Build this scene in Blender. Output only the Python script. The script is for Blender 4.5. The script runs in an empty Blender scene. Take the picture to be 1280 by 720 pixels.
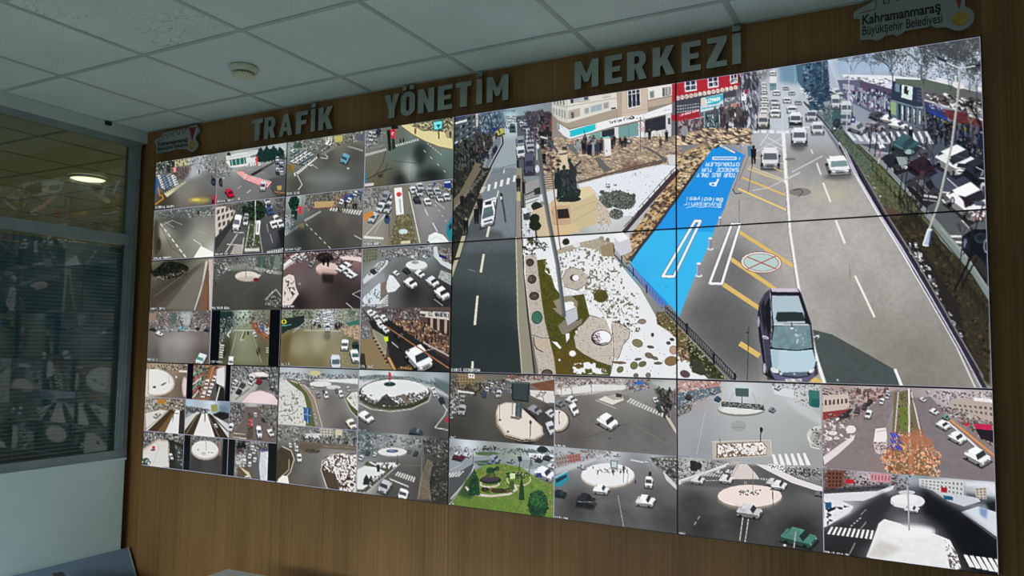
import bpy, bmesh, math, random
import numpy as np
from mathutils import Vector, Matrix
C = bpy.context.scene.collection
PI = math.pi
# ---------------------------------------------------------------- camera (measured) and pixel -> point helpers
S = 0.857                     # metres per survey unit
ZB = 1.075                    # height of the lower edge of the display wall above the floor
CAM = np.array([4.6378*S, -3.4375*S, 0.825*S+ZB])
FOC = 964.02
def rot3(a, b, c):
    cy, sy, cp, sp, cr, sr = math.cos(a), math.sin(a), math.cos(b), math.sin(b), math.cos(c), math.sin(c)
    Rz = np.array([[cy,-sy,0],[sy,cy,0],[0,0,1]]); Rx = np.array([[1,0,0],[0,cp,-sp],[0,sp,cp]]); Ry = np.array([[cr,0,sr],[0,1,0],[-sr,0,cr]])
    return Rz@Rx@Ry
RM = rot3(.4933, .0754, -.0125)
def un(u, v, ax, val):
    """the point where the sight line of a photo pixel meets the plane axis=val"""
    d = RM@np.array([(u-640)/FOC, 1, -(v-360)/FOC]); t = (val-CAM[ax])/d[ax]
    return CAM+t*d
DW, DH = 1.2135*S, 0.6855*S   # one display
XL = -0.147*S                 # left wall
YW = 0.03                     # face of the wood panelling (screens stand 3 cm proud of it)
ZC = 2.289*S+ZB               # ceiling
# ---------------------------------------------------------------- small object helpers
def link(name, me, mat, parent=None):
    o = bpy.data.objects.new(name, me); C.objects.link(o)
    if mat is not None and len(me.materials) == 0: me.materials.append(mat)
    if parent is not None: o.parent = parent
    return o
def obj(name, bm, mat, parent=None, smooth=False):
    bmesh.ops.recalc_face_normals(bm, faces=bm.faces)
    me = bpy.data.meshes.new(name); bm.to_mesh(me); bm.free()
    if smooth:
        for p in me.polygons: p.use_smooth = True
    return link(name, me, mat, parent)
def thing(name, label, cat, loc=(0,0,0), rotz=0, group=None):
    o = bpy.data.objects.new(name, None); C.objects.link(o); o.empty_display_size = .05
    o.location = loc; o.rotation_euler = (0,0,rotz); tag(o, label, cat, group); return o
def tag(o, label, cat, group=None):
    o['label'] = label; o['category'] = cat
    if group: o['group'] = group
    return o
def struct(name, bm, mat, parent=None):
    o = obj(name, bm, mat, parent)
    if parent is None: o['kind'] = 'structure'
    return o
def box(bm, a, b, bev=0.0):
    x0,y0,z0 = a; x1,y1,z1 = b
    v = [bm.verts.new(p) for p in [(x0,y0,z0),(x1,y0,z0),(x1,y1,z0),(x0,y1,z0),(x0,y0,z1),(x1,y0,z1),(x1,y1,z1),(x0,y1,z1)]]
    fs = [bm.faces.new([v[i] for i in f]) for f in [(0,3,2,1),(4,5,6,7),(0,1,5,4),(1,2,6,5),(2,3,7,6),(3,0,4,7)]]
    if bev > 0:
        es = list({e for f in fs for e in f.edges})
        bmesh.ops.bevel(bm, geom=es, offset=bev, segments=3, profile=.5, affect='EDGES')
    return bm
def B(a, b, bev=0.0): return box(bmesh.new(), a, b, bev)
def prism(bm, pts, d):
    """closed prism: list of 3D points (a planar polygon) pushed along vector d"""
    a = [bm.verts.new(p) for p in pts]; b = [bm.verts.new(Vector(p)+Vector(d)) for p in pts]
    bm.faces.new(a); bm.faces.new(b[::-1]); n = len(a)
    for i in range(n): bm.faces.new([a[i], b[i], b[(i+1)%n], a[(i+1)%n]])
    return bm
def lathe(bm, prof, seg=48, c=(0,0,0)):
    rings = []
    for r, z in prof:
        rings.append([bm.verts.new((c[0]+r*math.cos(2*PI*k/seg), c[1]+r*math.sin(2*PI*k/seg), c[2]+z)) for k in range(seg)] if r > 1e-6 else [bm.verts.new((c[0],c[1],c[2]+z))])
    for i in range(len(rings)-1):
        A, Bq = rings[i], rings[i+1]
        for k in range(seg):
            k2 = (k+1) % seg
            if len(A) == 1: bm.faces.new([A[0], Bq[k], Bq[k2]])
            elif len(Bq) == 1: bm.faces.new([A[k], A[k2], Bq[0]])
            else: bm.faces.new([A[k], A[k2], Bq[k2], Bq[k]])
    return bm
def curve_mesh(name, splines, depth, bevel=0.0, res=1):
    """filled 2D outline (with holes) given thickness; lies in XY, thickness along Z"""
    cu = bpy.data.curves.new(name, 'CURVE'); cu.dimensions = '2D'; cu.fill_mode = 'BOTH'; cu.extrude = depth/2; cu.bevel_depth = bevel; cu.bevel_resolution = 1
    for pts in splines:
        sp = cu.splines.new('POLY'); sp.points.add(len(pts)-1)
        for i, (x, y) in enumerate(pts): sp.points[i].co = (x, y, 0, 1)
        sp.use_cyclic_u = True
    o = bpy.data.objects.new(name, cu); C.objects.link(o)
    dg = bpy.context.evaluated_depsgraph_get()
    me = bpy.data.meshes.new_from_object(o.evaluated_get(dg)); C.objects.unlink(o); bpy.data.objects.remove(o)
    return me
def text_mesh(name, body, size, bold=0.0, depth=.001, sx=1.0, spacing=1.0):
    cu = bpy.data.curves.new(name, 'FONT'); cu.body = body; cu.size = size; cu.offset = bold; cu.extrude = depth/2; cu.space_character = spacing
    o = bpy.data.objects.new(name, cu); C.objects.link(o)
    dg = bpy.context.evaluated_depsgraph_get()
    me = bpy.data.meshes.new_from_object(o.evaluated_get(dg)); C.objects.unlink(o); bpy.data.objects.remove(o)
    xs = [v.co.x for v in me.vertices]; 
    return me, min(xs), max(xs)
# ---------------------------------------------------------------- materials
def lin(c):
    return tuple(((v/255)/12.92 if v/255 <= .04045 else ((v/255+.055)/1.055)**2.4) for v in c)
def mat(name, col, rough=.5, metal=0.0, spec=.5):
    m = bpy.data.materials.new(name); m.use_nodes = True; b = m.node_tree.nodes['Principled BSDF']
    b.inputs['Base Color'].default_value = (*col, 1); b.inputs['Roughness'].default_value = rough; b.inputs['Metallic'].default_value = metal
    b.inputs['Specular IOR Level'].default_value = spec
    return m
def N(m, t, **kw):
    n = m.node_tree.nodes.new(t)
    for k, v in kw.items(): setattr(n, k, v)
    return n
def noisy(name, c0, c1, scale, rough=.6, stretch=(1,1,1), detail=4, bump=0.0, pos=(.35,.65), metal=0.0, spec=.5):
    m = mat(name, c0, rough, metal, spec); nt = m.node_tree; L = nt.links.new; b = nt.nodes['Principled BSDF']
    tc = N(m,'ShaderNodeTexCoord'); mp = N(m,'ShaderNodeMapping'); mp.inputs['Scale'].default_value = stretch
    nz = N(m,'ShaderNodeTexNoise'); nz.inputs['Scale'].default_value = scale; nz.inputs['Detail'].default_value = detail
    cr = N(m,'ShaderNodeValToRGB'); cr.color_ramp.elements[0].position = pos[0]; cr.color_ramp.elements[1].position = pos[1]
    cr.color_ramp.elements[0].color = (*c0,1); cr.color_ramp.elements[1].color = (*c1,1)
    L(tc.outputs['Object'], mp.inputs['Vector']); L(mp.outputs['Vector'], nz.inputs['Vector']); L(nz.outputs['Fac'], cr.inputs['Fac']); L(cr.outputs['Color'], b.inputs['Base Color'])
    if bump:
        bp = N(m,'ShaderNodeBump'); bp.inputs['Strength'].default_value = bump; bp.inputs['Distance'].default_value = .002
        L(nz.outputs['Fac'], bp.inputs['Height']); L(bp.outputs['Normal'], b.inputs['Normal'])
    return m
M = {}
# wood laminate with fine vertical grain: two stretched noises
def wood():
    m = mat('wood_laminate', (.2,.12,.04), .55); nt = m.node_tree; L = nt.links.new; b = nt.nodes['Principled BSDF']
    tc = N(m,'ShaderNodeTexCoord')
    outs = []
    for sc, st, d in ((1.0,(420,420,1.6),2),(1.0,(120,120,.7),3),(1.0,(5.0,5.0,.8),2)):
        mp = N(m,'ShaderNodeMapping'); mp.inputs['Scale'].default_value = st
        nz = N(m,'ShaderNodeTexNoise'); nz.inputs['Scale'].default_value = sc; nz.inputs['Detail'].default_value = d
        L(tc.outputs['Object'], mp.inputs['Vector']); L(mp.outputs['Vector'], nz.inputs['Vector']); outs.append(nz.outputs['Fac'])
    a = N(m,'ShaderNodeMath', operation='ADD'); L(outs[0], a.inputs[0]); L(outs[1], a.inputs[1])
    a2 = N(m,'ShaderNodeMath', operation='ADD'); L(a.outputs[0], a2.inputs[0]); L(outs[2], a2.inputs[1])
    mu = N(m,'ShaderNodeMath', operation='MULTIPLY'); mu.inputs[1].default_value = 1/3; L(a2.outputs[0], mu.inputs[0])
    cr = N(m,'ShaderNodeValToRGB'); e = cr.color_ramp.elements
    e[0].position = .36; e[0].color = (.185,.092,.027,1); e[1].position = .64; e[1].color = (.37,.198,.066,1)
    L(mu.outputs[0], cr.inputs['Fac']); L(cr.outputs['Color'], b.inputs['Base Color'])
    return m
M['wood'] = wood()
def tile_mat():
    m = mat('mineral_tile', (.62,.68,.66), .9); nt = m.node_tree; L = nt.links.new; b = nt.nodes['Principled BSDF']
    tc = N(m,'ShaderNodeTexCoord')
    nz = N(m,'ShaderNodeTexNoise'); nz.inputs['Scale'].default_value = 200; nz.inputs['Detail'].default_value = 3
    n2 = N(m,'ShaderNodeTexNoise'); n2.inputs['Scale'].default_value = 2.2; n2.inputs['Detail'].default_value = 3
    L(tc.outputs['Object'], nz.inputs['Vector']); L(tc.outputs['Object'], n2.inputs['Vector'])
    cr = N(m,'ShaderNodeValToRGB'); e = cr.color_ramp.elements; e[0].position = .33; e[0].color = (.54,.67,.66,1); e[1].position = .5; e[1].color = (.76,.93,.92,1)
    c2 = N(m,'ShaderNodeValToRGB'); e = c2.color_ramp.elements; e[0].position = .3; e[0].color = (.88,.88,.88,1); e[1].position = .7; e[1].color = (1,1,1,1)
    mx = N(m,'ShaderNodeMix', data_type='RGBA', blend_type='MULTIPLY'); mx.inputs['Factor'].default_value = 1
    L(nz.outputs['Fac'], cr.inputs['Fac']); L(n2.outputs['Fac'], c2.inputs['Fac']); L(cr.outputs['Color'], mx.inputs[6]); L(c2.outputs['Color'], mx.inputs[7])
    L(mx.outputs[2], b.inputs['Base Color']); return m
M['tile'] = tile_mat()
def stained_tile():
    m = M['tile'].copy(); m.name = 'stained_tile'; nt = m.node_tree; L = nt.links.new; b = nt.nodes['Principled BSDF']
    src = b.inputs['Base Color'].links[0].from_socket
    tc = N(m,'ShaderNodeTexCoord'); mp = N(m,'ShaderNodeMapping'); mp.inputs['Rotation'].default_value = (0,0,.9); mp.inputs['Scale'].default_value = (5,16,1)
    nz = N(m,'ShaderNodeTexNoise'); nz.inputs['Scale'].default_value = 1.6; nz.inputs['Detail'].default_value = 7; nz.inputs['Distortion'].default_value = .6
    L(tc.outputs['Object'], mp.inputs['Vector']); L(mp.outputs['Vector'], nz.inputs['Vector'])
    cr = N(m,'ShaderNodeValToRGB'); e = cr.color_ramp.elements; e[0].position = .495; e[0].color = (1,1,1,1); e[1].position = .505; e[1].color = (.22,.25,.28,1)
    k = e.new(.515); k.color = (1,1,1,1)
    n3 = N(m,'ShaderNodeTexNoise'); n3.inputs['Scale'].default_value = 4.5; L(tc.outputs['Object'], n3.inputs['Vector'])
    c3 = N(m,'ShaderNodeValToRGB'); e = c3.color_ramp.elements; e[0].position = .42; e[0].color = (0,0,0,1); e[1].position = .55; e[1].color = (1,1,1,1)
    mx = N(m,'ShaderNodeMix', data_type='RGBA', blend_type='MULTIPLY')
    L(nz.outputs['Fac'], cr.inputs['Fac']); L(n3.outputs['Fac'], c3.inputs['Fac']); L(c3.outputs['Color'], mx.inputs['Factor'])
    L(src, mx.inputs[6]); L(cr.outputs['Color'], mx.inputs[7]); L(mx.outputs[2], b.inputs['Base Color']); return m
M['stained'] = stained_tile()
M['tbar'] = noisy('painted_ceiling_rail', (.40,.52,.51), (.45,.57,.56), 8, .5)
M['plaster'] = noisy('pale_painted_plaster', (.66,.86,.88), (.70,.90,.91), 5, .6, bump=.05)
M['header'] = noisy('pale_header_paint', (.56,.68,.66), (.60,.72,.70), 4, .7)
M['alu'] = noisy('grey_painted_aluminium', (.22,.29,.31), (.27,.34,.35), 12, .38, spec=.5)
M['blind'] = noisy('blind_slat_enamel', (.20,.33,.44), (.25,.39,.50), 9, .45)
M['cord'] = mat('blind_cord', (.22,.25,.25), .8)
M['bezel'] = noisy('black_bezel_plastic', (.006,.006,.010), (.012,.012,.018), 30, .35)
M['metal'] = noisy('brushed_steel_letters', (.40,.44,.41), (.50,.54,.50), 4, .22, stretch=(1,1,60), metal=1.0)
M['white'] = noisy('white_sign_plastic', (.32,.38,.365), (.36,.42,.405), 6, .4)
M['black'] = noisy('black_lettering', (.010,.012,.013), (.018,.02,.02), 20, .5)
M['red'] = noisy('red_ribbon', (.32,.012,.02), (.40,.02,.03), 20, .5)
M['gold'] = noisy('gold_medal', (.45,.28,.05), (.62,.42,.10), 60, .35, metal=.6)
M['cream'] = noisy('cream_detector_plastic', (.62,.64,.50), (.68,.70,.55), 8, .45)
M['dark'] = mat('dark_slot', (.01,.012,.01), .8)
M['sofa'] = noisy('blue_grey_upholstery', (.16,.26,.36), (.26,.36,.50), 260, .95, bump=.4, detail=6)
M['piping'] = noisy('pale_piping', (.35,.37,.33), (.42,.44,.40), 40, .8)
M['tabletop'] = noisy('white_table_laminate', (.70,.80,.84), (.76,.85,.88), 5, .2, spec=1.0)
M['tableedge'] = mat('table_edge_band', (.82,.82,.70), .5)
M['steel'] = noisy('grey_steel_leg', (.3,.31,.32), (.36,.37,.38), 10, .35, metal=.7)
M['floor'] = noisy('pale_floor_tile', (.62,.62,.58), (.70,.70,.66), 18, .5)
M['room'] = noisy('off_white_wall_paint', (.76,.78,.76), (.80,.82,.80), 3, .8)
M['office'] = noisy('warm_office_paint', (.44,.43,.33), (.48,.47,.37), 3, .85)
M['paper'] = noisy('white_card', (.75,.77,.78), (.80,.82,.82), 20, .6)
M['navy'] = mat('navy_edge', (.008,.012,.035), .45)
def glass_mat():
    m = bpy.data.materials.new('window_glass'); m.use_nodes = True; nt = m.node_tree; L = nt.links.new
    for n in list(nt.nodes): nt.nodes.remove(n)
    o = N(m,'ShaderNodeOutputMaterial'); tr = N(m,'ShaderNodeBsdfTransparent'); tr.inputs['Color'].default_value = (.80,.88,.86,1)
    gl = N(m,'ShaderNodeBsdfGlossy'); gl.inputs['Roughness'].default_value = .02; gl.inputs['Color'].default_value = (1,1,1,1)
    fr = N(m,'ShaderNodeFresnel'); fr.inputs['IOR'].default_value = 1.5
    mu = N(m,'ShaderNodeMath', operation='MULTIPLY'); mu.inputs[1].default_value = .85; L(fr.outputs[0], mu.inputs[0])
    mx = N(m,'ShaderNodeMixShader'); L(mu.outputs[0], mx.inputs[0]); L(tr.outputs[0], mx.inputs[1]); L(gl.outputs[0], mx.inputs[2]); L(mx.outputs[0], o.inputs['Surface'])
    return m
M['glass'] = glass_mat()
def lamp_mat(name, col, st):
    m = mat(name, (.8,.8,.7)); b = m.node_tree.nodes['Principled BSDF']; b.inputs['Emission Color'].default_value = (*col,1); b.inputs['Emission Strength'].default_value = st; return m
def screen_mat():
    m = mat('lcd_picture', (.004,.004,.005), .35, spec=.3); nt = m.node_tree; L = nt.links.new; b = nt.nodes['Principled BSDF']
    at = N(m,'ShaderNodeAttribute', attribute_name='picture'); L(at.outputs['Color'], b.inputs['Emission Color']); b.inputs['Emission Strength'].default_value = 1.0
    return m
M['lcd'] = screen_mat()
# ---------------------------------------------------------------- the camera pictures: a small scan-converter that fills polygons on a metric canvas;
# each screen is a fine grid mesh whose vertices carry the picture's colours (attribute "picture")
RNG = np.random.default_rng(7)
def px2wall(p):
    p = np.asarray(p, float).reshape(-1, 2)
    d = np.stack([(p[:,0]-640)/FOC, np.ones(len(p)), -(p[:,1]-360)/FOC], 1)@RM.T
    t = (0-CAM[1])/d[:,1]
    return np.stack([CAM[0]+t*d[:,0], CAM[2]+t*d[:,2]], 1)
def box_blur(a, r):
    r = int(round(r))
    if r < 1: return a
    for ax in (0, 1):
        for _ in range(2):
            pad = [(0,0)]*a.ndim; pad[ax] = (r+1, r); q = np.cumsum(np.pad(a, pad, mode='edge'), axis=ax)
            n = a.shape[ax]; sl = [slice(None)]*a.ndim; s2 = list(sl); sl[ax] = slice(2*r+1, 2*r+1+n); s2[ax] = slice(0, n)
            a = (q[tuple(sl)]-q[tuple(s2)])/(2*r+1)
    return a
def vnoise(h, w, cell, seed, oct=3):
    out = np.zeros((h, w)); amp = 1.; tot = 0; rg = np.random.default_rng(seed)
    for o in range(oct):
        cx = max(cell/(2**o), 1.2); gh, gw = int(h/cx)+3, int(w/cx)+3; g = rg.random((gh, gw))
        y = np.arange(h)/cx; x = np.arange(w)/cx; yi = y.astype(int); xi = x.astype(int); fy = (y-yi)[:,None]; fx = (x-xi)[None,:]
        fy = fy*fy*(3-2*fy); fx = fx*fx*(3-2*fx)
        v = g[yi][:,xi]*(1-fy)*(1-fx)+g[yi+1][:,xi]*fy*(1-fx)+g[yi][:,xi+1]*(1-fy)*fx+g[yi+1][:,xi+1]*fy*fx
        out += amp*v; tot += amp; amp *= .55
    return out/tot
# stroke letters on a 4 x 6 grid (y up)
FONT = {'A':[[(0,0),(2,6),(4,0)],[(1,2),(3,2)]],'B':[[(0,0),(0,6),(3,6),(4,5),(3,3),(0,3)],[(3,3),(4,1.5),(3,0),(0,0)]],'C':[[(4,5),(3,6),(1,6),(0,5),(0,1),(1,0),(3,0),(4,1)]],
'D':[[(0,0),(0,6),(2.5,6),(4,4),(4,2),(2.5,0),(0,0)]],'E':[[(4,6),(0,6),(0,0),(4,0)],[(0,3),(3,3)]],'F':[[(4,6),(0,6),(0,0)],[(0,3),(3,3)]],'G':[[(4,5),(3,6),(1,6),(0,5),(0,1),(1,0),(3,0),(4,1),(4,3),(2,3)]],
'H':[[(0,0),(0,6)],[(4,0),(4,6)],[(0,3),(4,3)]],'I':[[(2,0),(2,6)]],'J':[[(4,6),(4,1),(3,0),(1,0),(0,1)]],'K':[[(0,0),(0,6)],[(4,6),(0,3),(4,0)]],'L':[[(0,6),(0,0),(4,0)]],
'M':[[(0,0),(0,6),(2,3),(4,6),(4,0)]],'N':[[(0,0),(0,6),(4,0),(4,6)]],'O':[[(1,0),(0,1),(0,5),(1,6),(3,6),(4,5),(4,1),(3,0),(1,0)]],'P':[[(0,0),(0,6),(3,6),(4,5),(4,4),(3,3),(0,3)]],
'R':[[(0,0),(0,6),(3,6),(4,5),(4,4),(3,3),(0,3)],[(2,3),(4,0)]],'S':[[(4,5),(3,6),(1,6),(0,5),(0,4),(4,2),(4,1),(3,0),(1,0),(0,1)]],'T':[[(0,6),(4,6)],[(2,6),(2,0)]],
'U':[[(0,6),(0,1),(1,0),(3,0),(4,1),(4,6)]],'V':[[(0,6),(2,0),(4,6)]],'W':[[(0,6),(1,0),(2,4),(3,0),(4,6)]],'Y':[[(0,6),(2,3),(4,6)],[(2,3),(2,0)]],'Z':[[(0,6),(4,6),(0,0),(4,0)]],
'.':[[(1.6,0),(2.4,0),(2.4,.8)]],'a':[[(.5,4),(3,4),(4,3),(4,0),(1,0),(0,1),(1,2),(4,2)]],'e':[[(0,2),(4,2),(4,3),(3,4),(1,4),(0,3),(0,1),(1,0),(4,0)]],'l':[[(2,0),(2,6)]],'i':[[(2,0),(2,4)],[(2,5.2),(2,6)]],
'd':[[(4,6),(4,0),(1,0),(0,1),(0,3),(1,4),(4,4)]],'y':[[(0,4),(2,0)],[(4,4),(1,-2)]],'s':[[(4,4),(1,4),(0,3),(4,1),(3,0),(0,0)]],'u':[[(0,4),(0,1),(1,0),(4,0),(4,4)]],'k':[[(0,0),(0,6)],[(4,4),(0,2),(4,0)]],
'h':[[(0,0),(0,6)],[(0,3),(1,4),(3,4),(4,3),(4,0)]],'r':[[(0,0),(0,4)],[(0,3),(1,4),(4,4)]],'m':[[(0,0),(0,4),(2,4),(2,0)],[(2,4),(4,4),(4,0)]],'n':[[(0,0),(0,4),(3,4),(4,3),(4,0)]],'o':[[(0,0),(0,4),(4,4),(4,0),(0,0)]],
'z':[[(0,4),(4,4),(0,0),(4,0)]],'v':[[(0,4),(2,0),(4,4)]],'q':[[(0,2),(1,0),(4,0),(4,4),(1,4),(0,3),(0,1)]]}
WHITE=(240,242,245); BLACK=(8,10,14)
class Pic:
    def __init__(s, x0, x1, z0, z1, dens, ss=2, px=1.0):
        s.x0, s.x1, s.z0, s.z1, s.ss = x0, x1, z0, z1, ss
        s.w = max(8, int(round((x1-x0)*dens)))*ss; s.h = max(8, int(round((z1-z0)*dens)))*ss
        s.a = np.zeros((s.h, s.w, 3)); s.ox = s.oy = 0.; s.sc = 1.; s.seed = 1
    def view(s, v): s.ox, s.oy, s.sc = v; return s
    def c(s, pts):
        p = np.asarray(pts, float).reshape(-1,2)/s.sc+np.array([s.ox, s.oy]); q = px2wall(p)
        return np.stack([(q[:,0]-s.x0)/(s.x1-s.x0)*s.w, (s.z1-q[:,1])/(s.z1-s.z0)*s.h], 1)
    def upx(s, r):                 # a length in view units -> canvas pixels (about the middle of the picture)
        return r/s.sc*s.scale_px()
    def scale_px(s):
        if not hasattr(s, '_k'):
            m = np.array([[ (s.x0+s.x1)/2, 0, (s.z0+s.z1)/2]]); d = (m-CAM)@RM; dist = d[0,1]; s._k = s.w/(s.x1-s.x0)*dist/FOC*1.1
        return s._k
    def mask(s, q):
        x0 = max(0, int(np.floor(q[:,0].min()))); x1 = min(s.w, int(np.ceil(q[:,0].max()))+1); y0 = max(0, int(np.floor(q[:,1].min()))); y1 = min(s.h, int(np.ceil(q[:,1].max()))+1)
        if x1 <= x0 or y1 <= y0: return None
        X = np.arange(x0, x1)[None,:]+.5; Y = np.arange(y0, y1)[:,None]+.5; m = np.zeros((y1-y0, x1-x0), bool); n = len(q)
        for i in range(n):
            ax, ay = q[i]; bx, by = q[(i+1)%n]
            if ay == by: continue
            cond = ((Y >= min(ay,by)) & (Y < max(ay,by))); m ^= cond & (X < (bx-ax)*(Y-ay)/(by-ay)+ax)
        return m, y0, y1, x0, x1
    def fill(s, pts, col, al=1.0, soft=0.0):
        q = s.c(pts)
        if soft > 0:
            r = s.upx(soft); m = np.zeros((s.h, s.w)); k = s.mask(q)
            if k is None: return s
            m[k[1]:k[2], k[3]:k[4]] = k[0]; m = box_blur(m, r)[...,None]*al; s.a = s.a*(1-m)+np.array(col, float)*m; return s
        k = s.mask(q)
        if k is None: return s
        m, y0, y1, x0, x1 = k; v = s.a[y0:y1, x0:x1]; v[m] = v[m]*(1-al)+np.array(col, float)*al
        return s
    def field(s, pts, p=2.2):
        q = s.c([(a,b) for a,b,_ in pts]); st = 4; Y, X = np.mgrid[0:s.h:st, 0:s.w:st]; num = 0; den = 0
        for (cx, cy), (_,_,col) in zip(q, pts):
            w = 1/(((X-cx)**2+(Y-cy)**2)**(p/2)+(s.w*.03)**p); num = num+w[...,None]*np.array(col, float); den = den+w
        f = num/den[...,None]; f = np.repeat(np.repeat(f, st, 0), st, 1)[:s.h,:s.w]; s.a = box_blur(f, 3); return s
    def ell(s, cx, cy, rx, ry, col, rot=0., al=1., soft=0., n=20):
        t = np.linspace(0, 2*PI, n, endpoint=False); r = math.radians(rot)
        x = rx*np.cos(t); y = ry*np.sin(t); return s.fill(np.stack([cx+x*math.cos(r)-y*math.sin(r), cy+x*math.sin(r)+y*math.cos(r)],1), col, al, soft)
    def ln(s, pts, w, col, al=1.0, soft=0.):
        pts = np.asarray(pts, float)
        for a, b in zip(pts[:-1], pts[1:]):
            d = b-a; L = math.hypot(*d)
            if L < 1e-6: continue
            n = np.array([-d[1], d[0]])/L*w/2; e = d/L*w*.25; s.fill([a-e+n, b+e+n, b+e-n, a-e-n], col, al, soft)
        return s
    def dash(s, a, b, n, w0, col, duty=.5, w1=None):
        a = np.array(a, float); b = np.array(b, float); w1 = w0 if w1 is None else w1
        for i in range(n):
            t0 = i/n; t1 = (i+duty)/n; s.ln([a+(b-a)*t0, a+(b-a)*t1], w0+(w1-w0)*t0, col)
        return s
    def bil(s, Q, u, v):
        a,b,c,d = [np.array(p, float) for p in Q]; return (a*(1-u)+b*u)*(1-v)+(d*(1-u)+c*u)*v
    def zebra(s, Q, n, col=WHITE, duty=.55, al=1.0):
        for i in range(n):
            u0 = i/n; u1 = (i+duty)/n; s.fill([s.bil(Q,u0,0), s.bil(Q,u1,0), s.bil(Q,u1,1), s.bil(Q,u0,1)], col, al)
        return s
    def wins(s, Q, nc, nr, col, fx=.55, fy=.55, al=1., jit=0):
        for i in range(nc):
            for j in range(nr):
                u0=(i+.5-fx/2)/nc; u1=(i+.5+fx/2)/nc; v0=(j+.5-fy/2)/nr; v1=(j+.5+fy/2)/nr
                cc = np.array(col)+(RNG.random()-.5)*jit; s.fill([s.bil(Q,u0,v0), s.bil(Q,u1,v0), s.bil(Q,u1,v1), s.bil(Q,u0,v1)], cc, al)
        return s
    def scat(s, poly, n, size, cols, asp=1., rot=0., rj=1., al=1.):
        """n little strokes of colour inside the polygon"""
        P = np.asarray(poly, float); lo = P.min(0); hi = P.max(0); k = 0; tries = 0
        while k < n and tries < n*8:
            tries += 1; x, y = lo+(hi-lo)*RNG.random(2); ins = False; m = len(P)
            for i in range(m):
                (ax, ay), (bx, by) = P[i], P[(i+1)%m]
                if (ay > y) != (by > y) and x < (bx-ax)*(y-ay)/(by-ay)+ax: ins = not ins
            if not ins: continue
            k += 1; r = size[0]+(size[1]-size[0])*RNG.random(); col = np.array(cols[RNG.integers(len(cols))], float)+(RNG.random()-.5)*16
            th = math.radians(rot)+(RNG.random()-.5)*rj*PI; dx, dy = math.cos(th)*r*asp, math.sin(th)*r*asp; ex, ey = -math.sin(th)*r/1.0, math.cos(th)*r
            s.fill([(x-dx*.5,y-dy*.5),(x+ex*.5,y+ey*.5),(x+dx*.5,y+dy*.5),(x-ex*.5,y-ey*.5)], col, al)
        return s
    def patch(s, poly, thr, cell, col, edge=None, oct=3, al=1.0, soft=0):
        """irregular patches of one colour (snow, moss) inside a polygon"""
        k = s.mask(s.c(poly))
        if k is None: return s
        m, y0, y1, x0, x1 = k; s.seed += 1; nz = vnoise(y1-y0, x1-x0, max(2, s.upx(cell)), s.seed*13+5, oct); v = s.a[y0:y1, x0:x1]
        if edge is not None: mm = m & (nz > thr-.02); v[mm] = np.array(edge, float)
        mm = m & (nz > thr); v[mm] = v[mm]*(1-al)+np.array(col, float)*al; return s
    def tex(s, poly, amp, cell, oct=3):
        if poly is None: y0, y1, x0, x1 = 0, s.h, 0, s.w; m = np.ones((s.h, s.w), bool)
        else:
            k = s.mask(s.c(poly))
            if k is None: return s
            m, y0, y1, x0, x1 = k
        s.seed += 1; nz = (vnoise(y1-y0, x1-x0, max(1.5, s.upx(cell)), s.seed*17+3, oct)-.5)*2*amp
        v = s.a[y0:y1, x0:x1]; v[m] = v[m]*(1+nz[m][:,None]); return s
    def tree(s, x, y, h, col, w=1.2, lean=0., depth=5, spread=.55, ang0=-90, al=1.):
        def rec(x, y, L, a, d, w):
            x2 = x+L*math.cos(a); y2 = y+L*math.sin(a); s.ln([(x,y),(x2,y2)], w, col, al)
            if d == 0: return
            for k in range(2 if RNG.random() < .6 else 3):
                rec(x2, y2, L*(.62+.2*RNG.random()), a+(RNG.random()-.5)*2*spread*1.3, d-1, max(w*.7, .35*s.sc))
        rec(x, y, h*.32, math.radians(ang0)+lean, depth, w); return s
    def bush(s, cx, cy, rx, ry, cols, n=60, sz=None, base=None):
        if base is not None: s.ell(cx, cy, rx, ry, base)
        t = np.linspace(0, 2*PI, 14, endpoint=False); sz = sz or (rx*.12, rx*.3)
        return s.scat(np.stack([cx+rx*1.05*np.cos(t), cy+ry*1.05*np.sin(t)],1), n, sz, cols)
    def fir(s, x, y0, y1, w, cols, n=80):
        s.fill([(x, y0), (x+w*.35, y0+(y1-y0)*.4), (x+w/2, y1), (x-w/2, y1), (x-w*.35, y0+(y1-y0)*.4)], cols[0])
        return s.scat([(x, y0), (x+w*.4, y0+(y1-y0)*.35), (x+w*.56, y1), (x-w*.56, y1), (x-w*.4, y0+(y1-y0)*.35)], n, (w*.05, w*.16), cols, asp=1.6)
    def car(s, cx, cy, fwd, side, hgt, col=(225,228,230), glass=(45,52,60), front=True, shadow=(40,42,44)):
        """a car seen from above at a slant: fwd = half length vector (towards its near end), side = half width vector, hgt = how far the roof is lifted"""
        c = np.array([cx,cy], float); f = np.array(fwd, float); w = np.array(side, float); u = np.array([0,-hgt], float); k = np.array(col, float)
        P = lambda a, b, t=0.: c+f*a+w*b+u*t
        s.fill([P(-1.02,-1.18,-.15),P(-1.02,1.18,-.15),P(1.12,1.18,-.15),P(1.12,-1.18,-.15)], shadow, .75)
        def rr(t, a=1., b=1.): return [P(-a,-.8*b,t),P(-a*.9,-b,t),P(a*.85,-b,t),P(a,-.75*b,t),P(a,.75*b,t),P(a*.85,b,t),P(-a*.9,b,t),P(-a,.8*b,t)]
        s.fill(rr(0), k*.55)
        s.fill([P(.85,-1,0),P(.85,-1,.5),P(1,-.75,.5),P(1,.75,.5),P(.85,1,.5),P(.85,1,0),P(1,.75,0),P(1,-.75,0)], k*.62)
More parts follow.
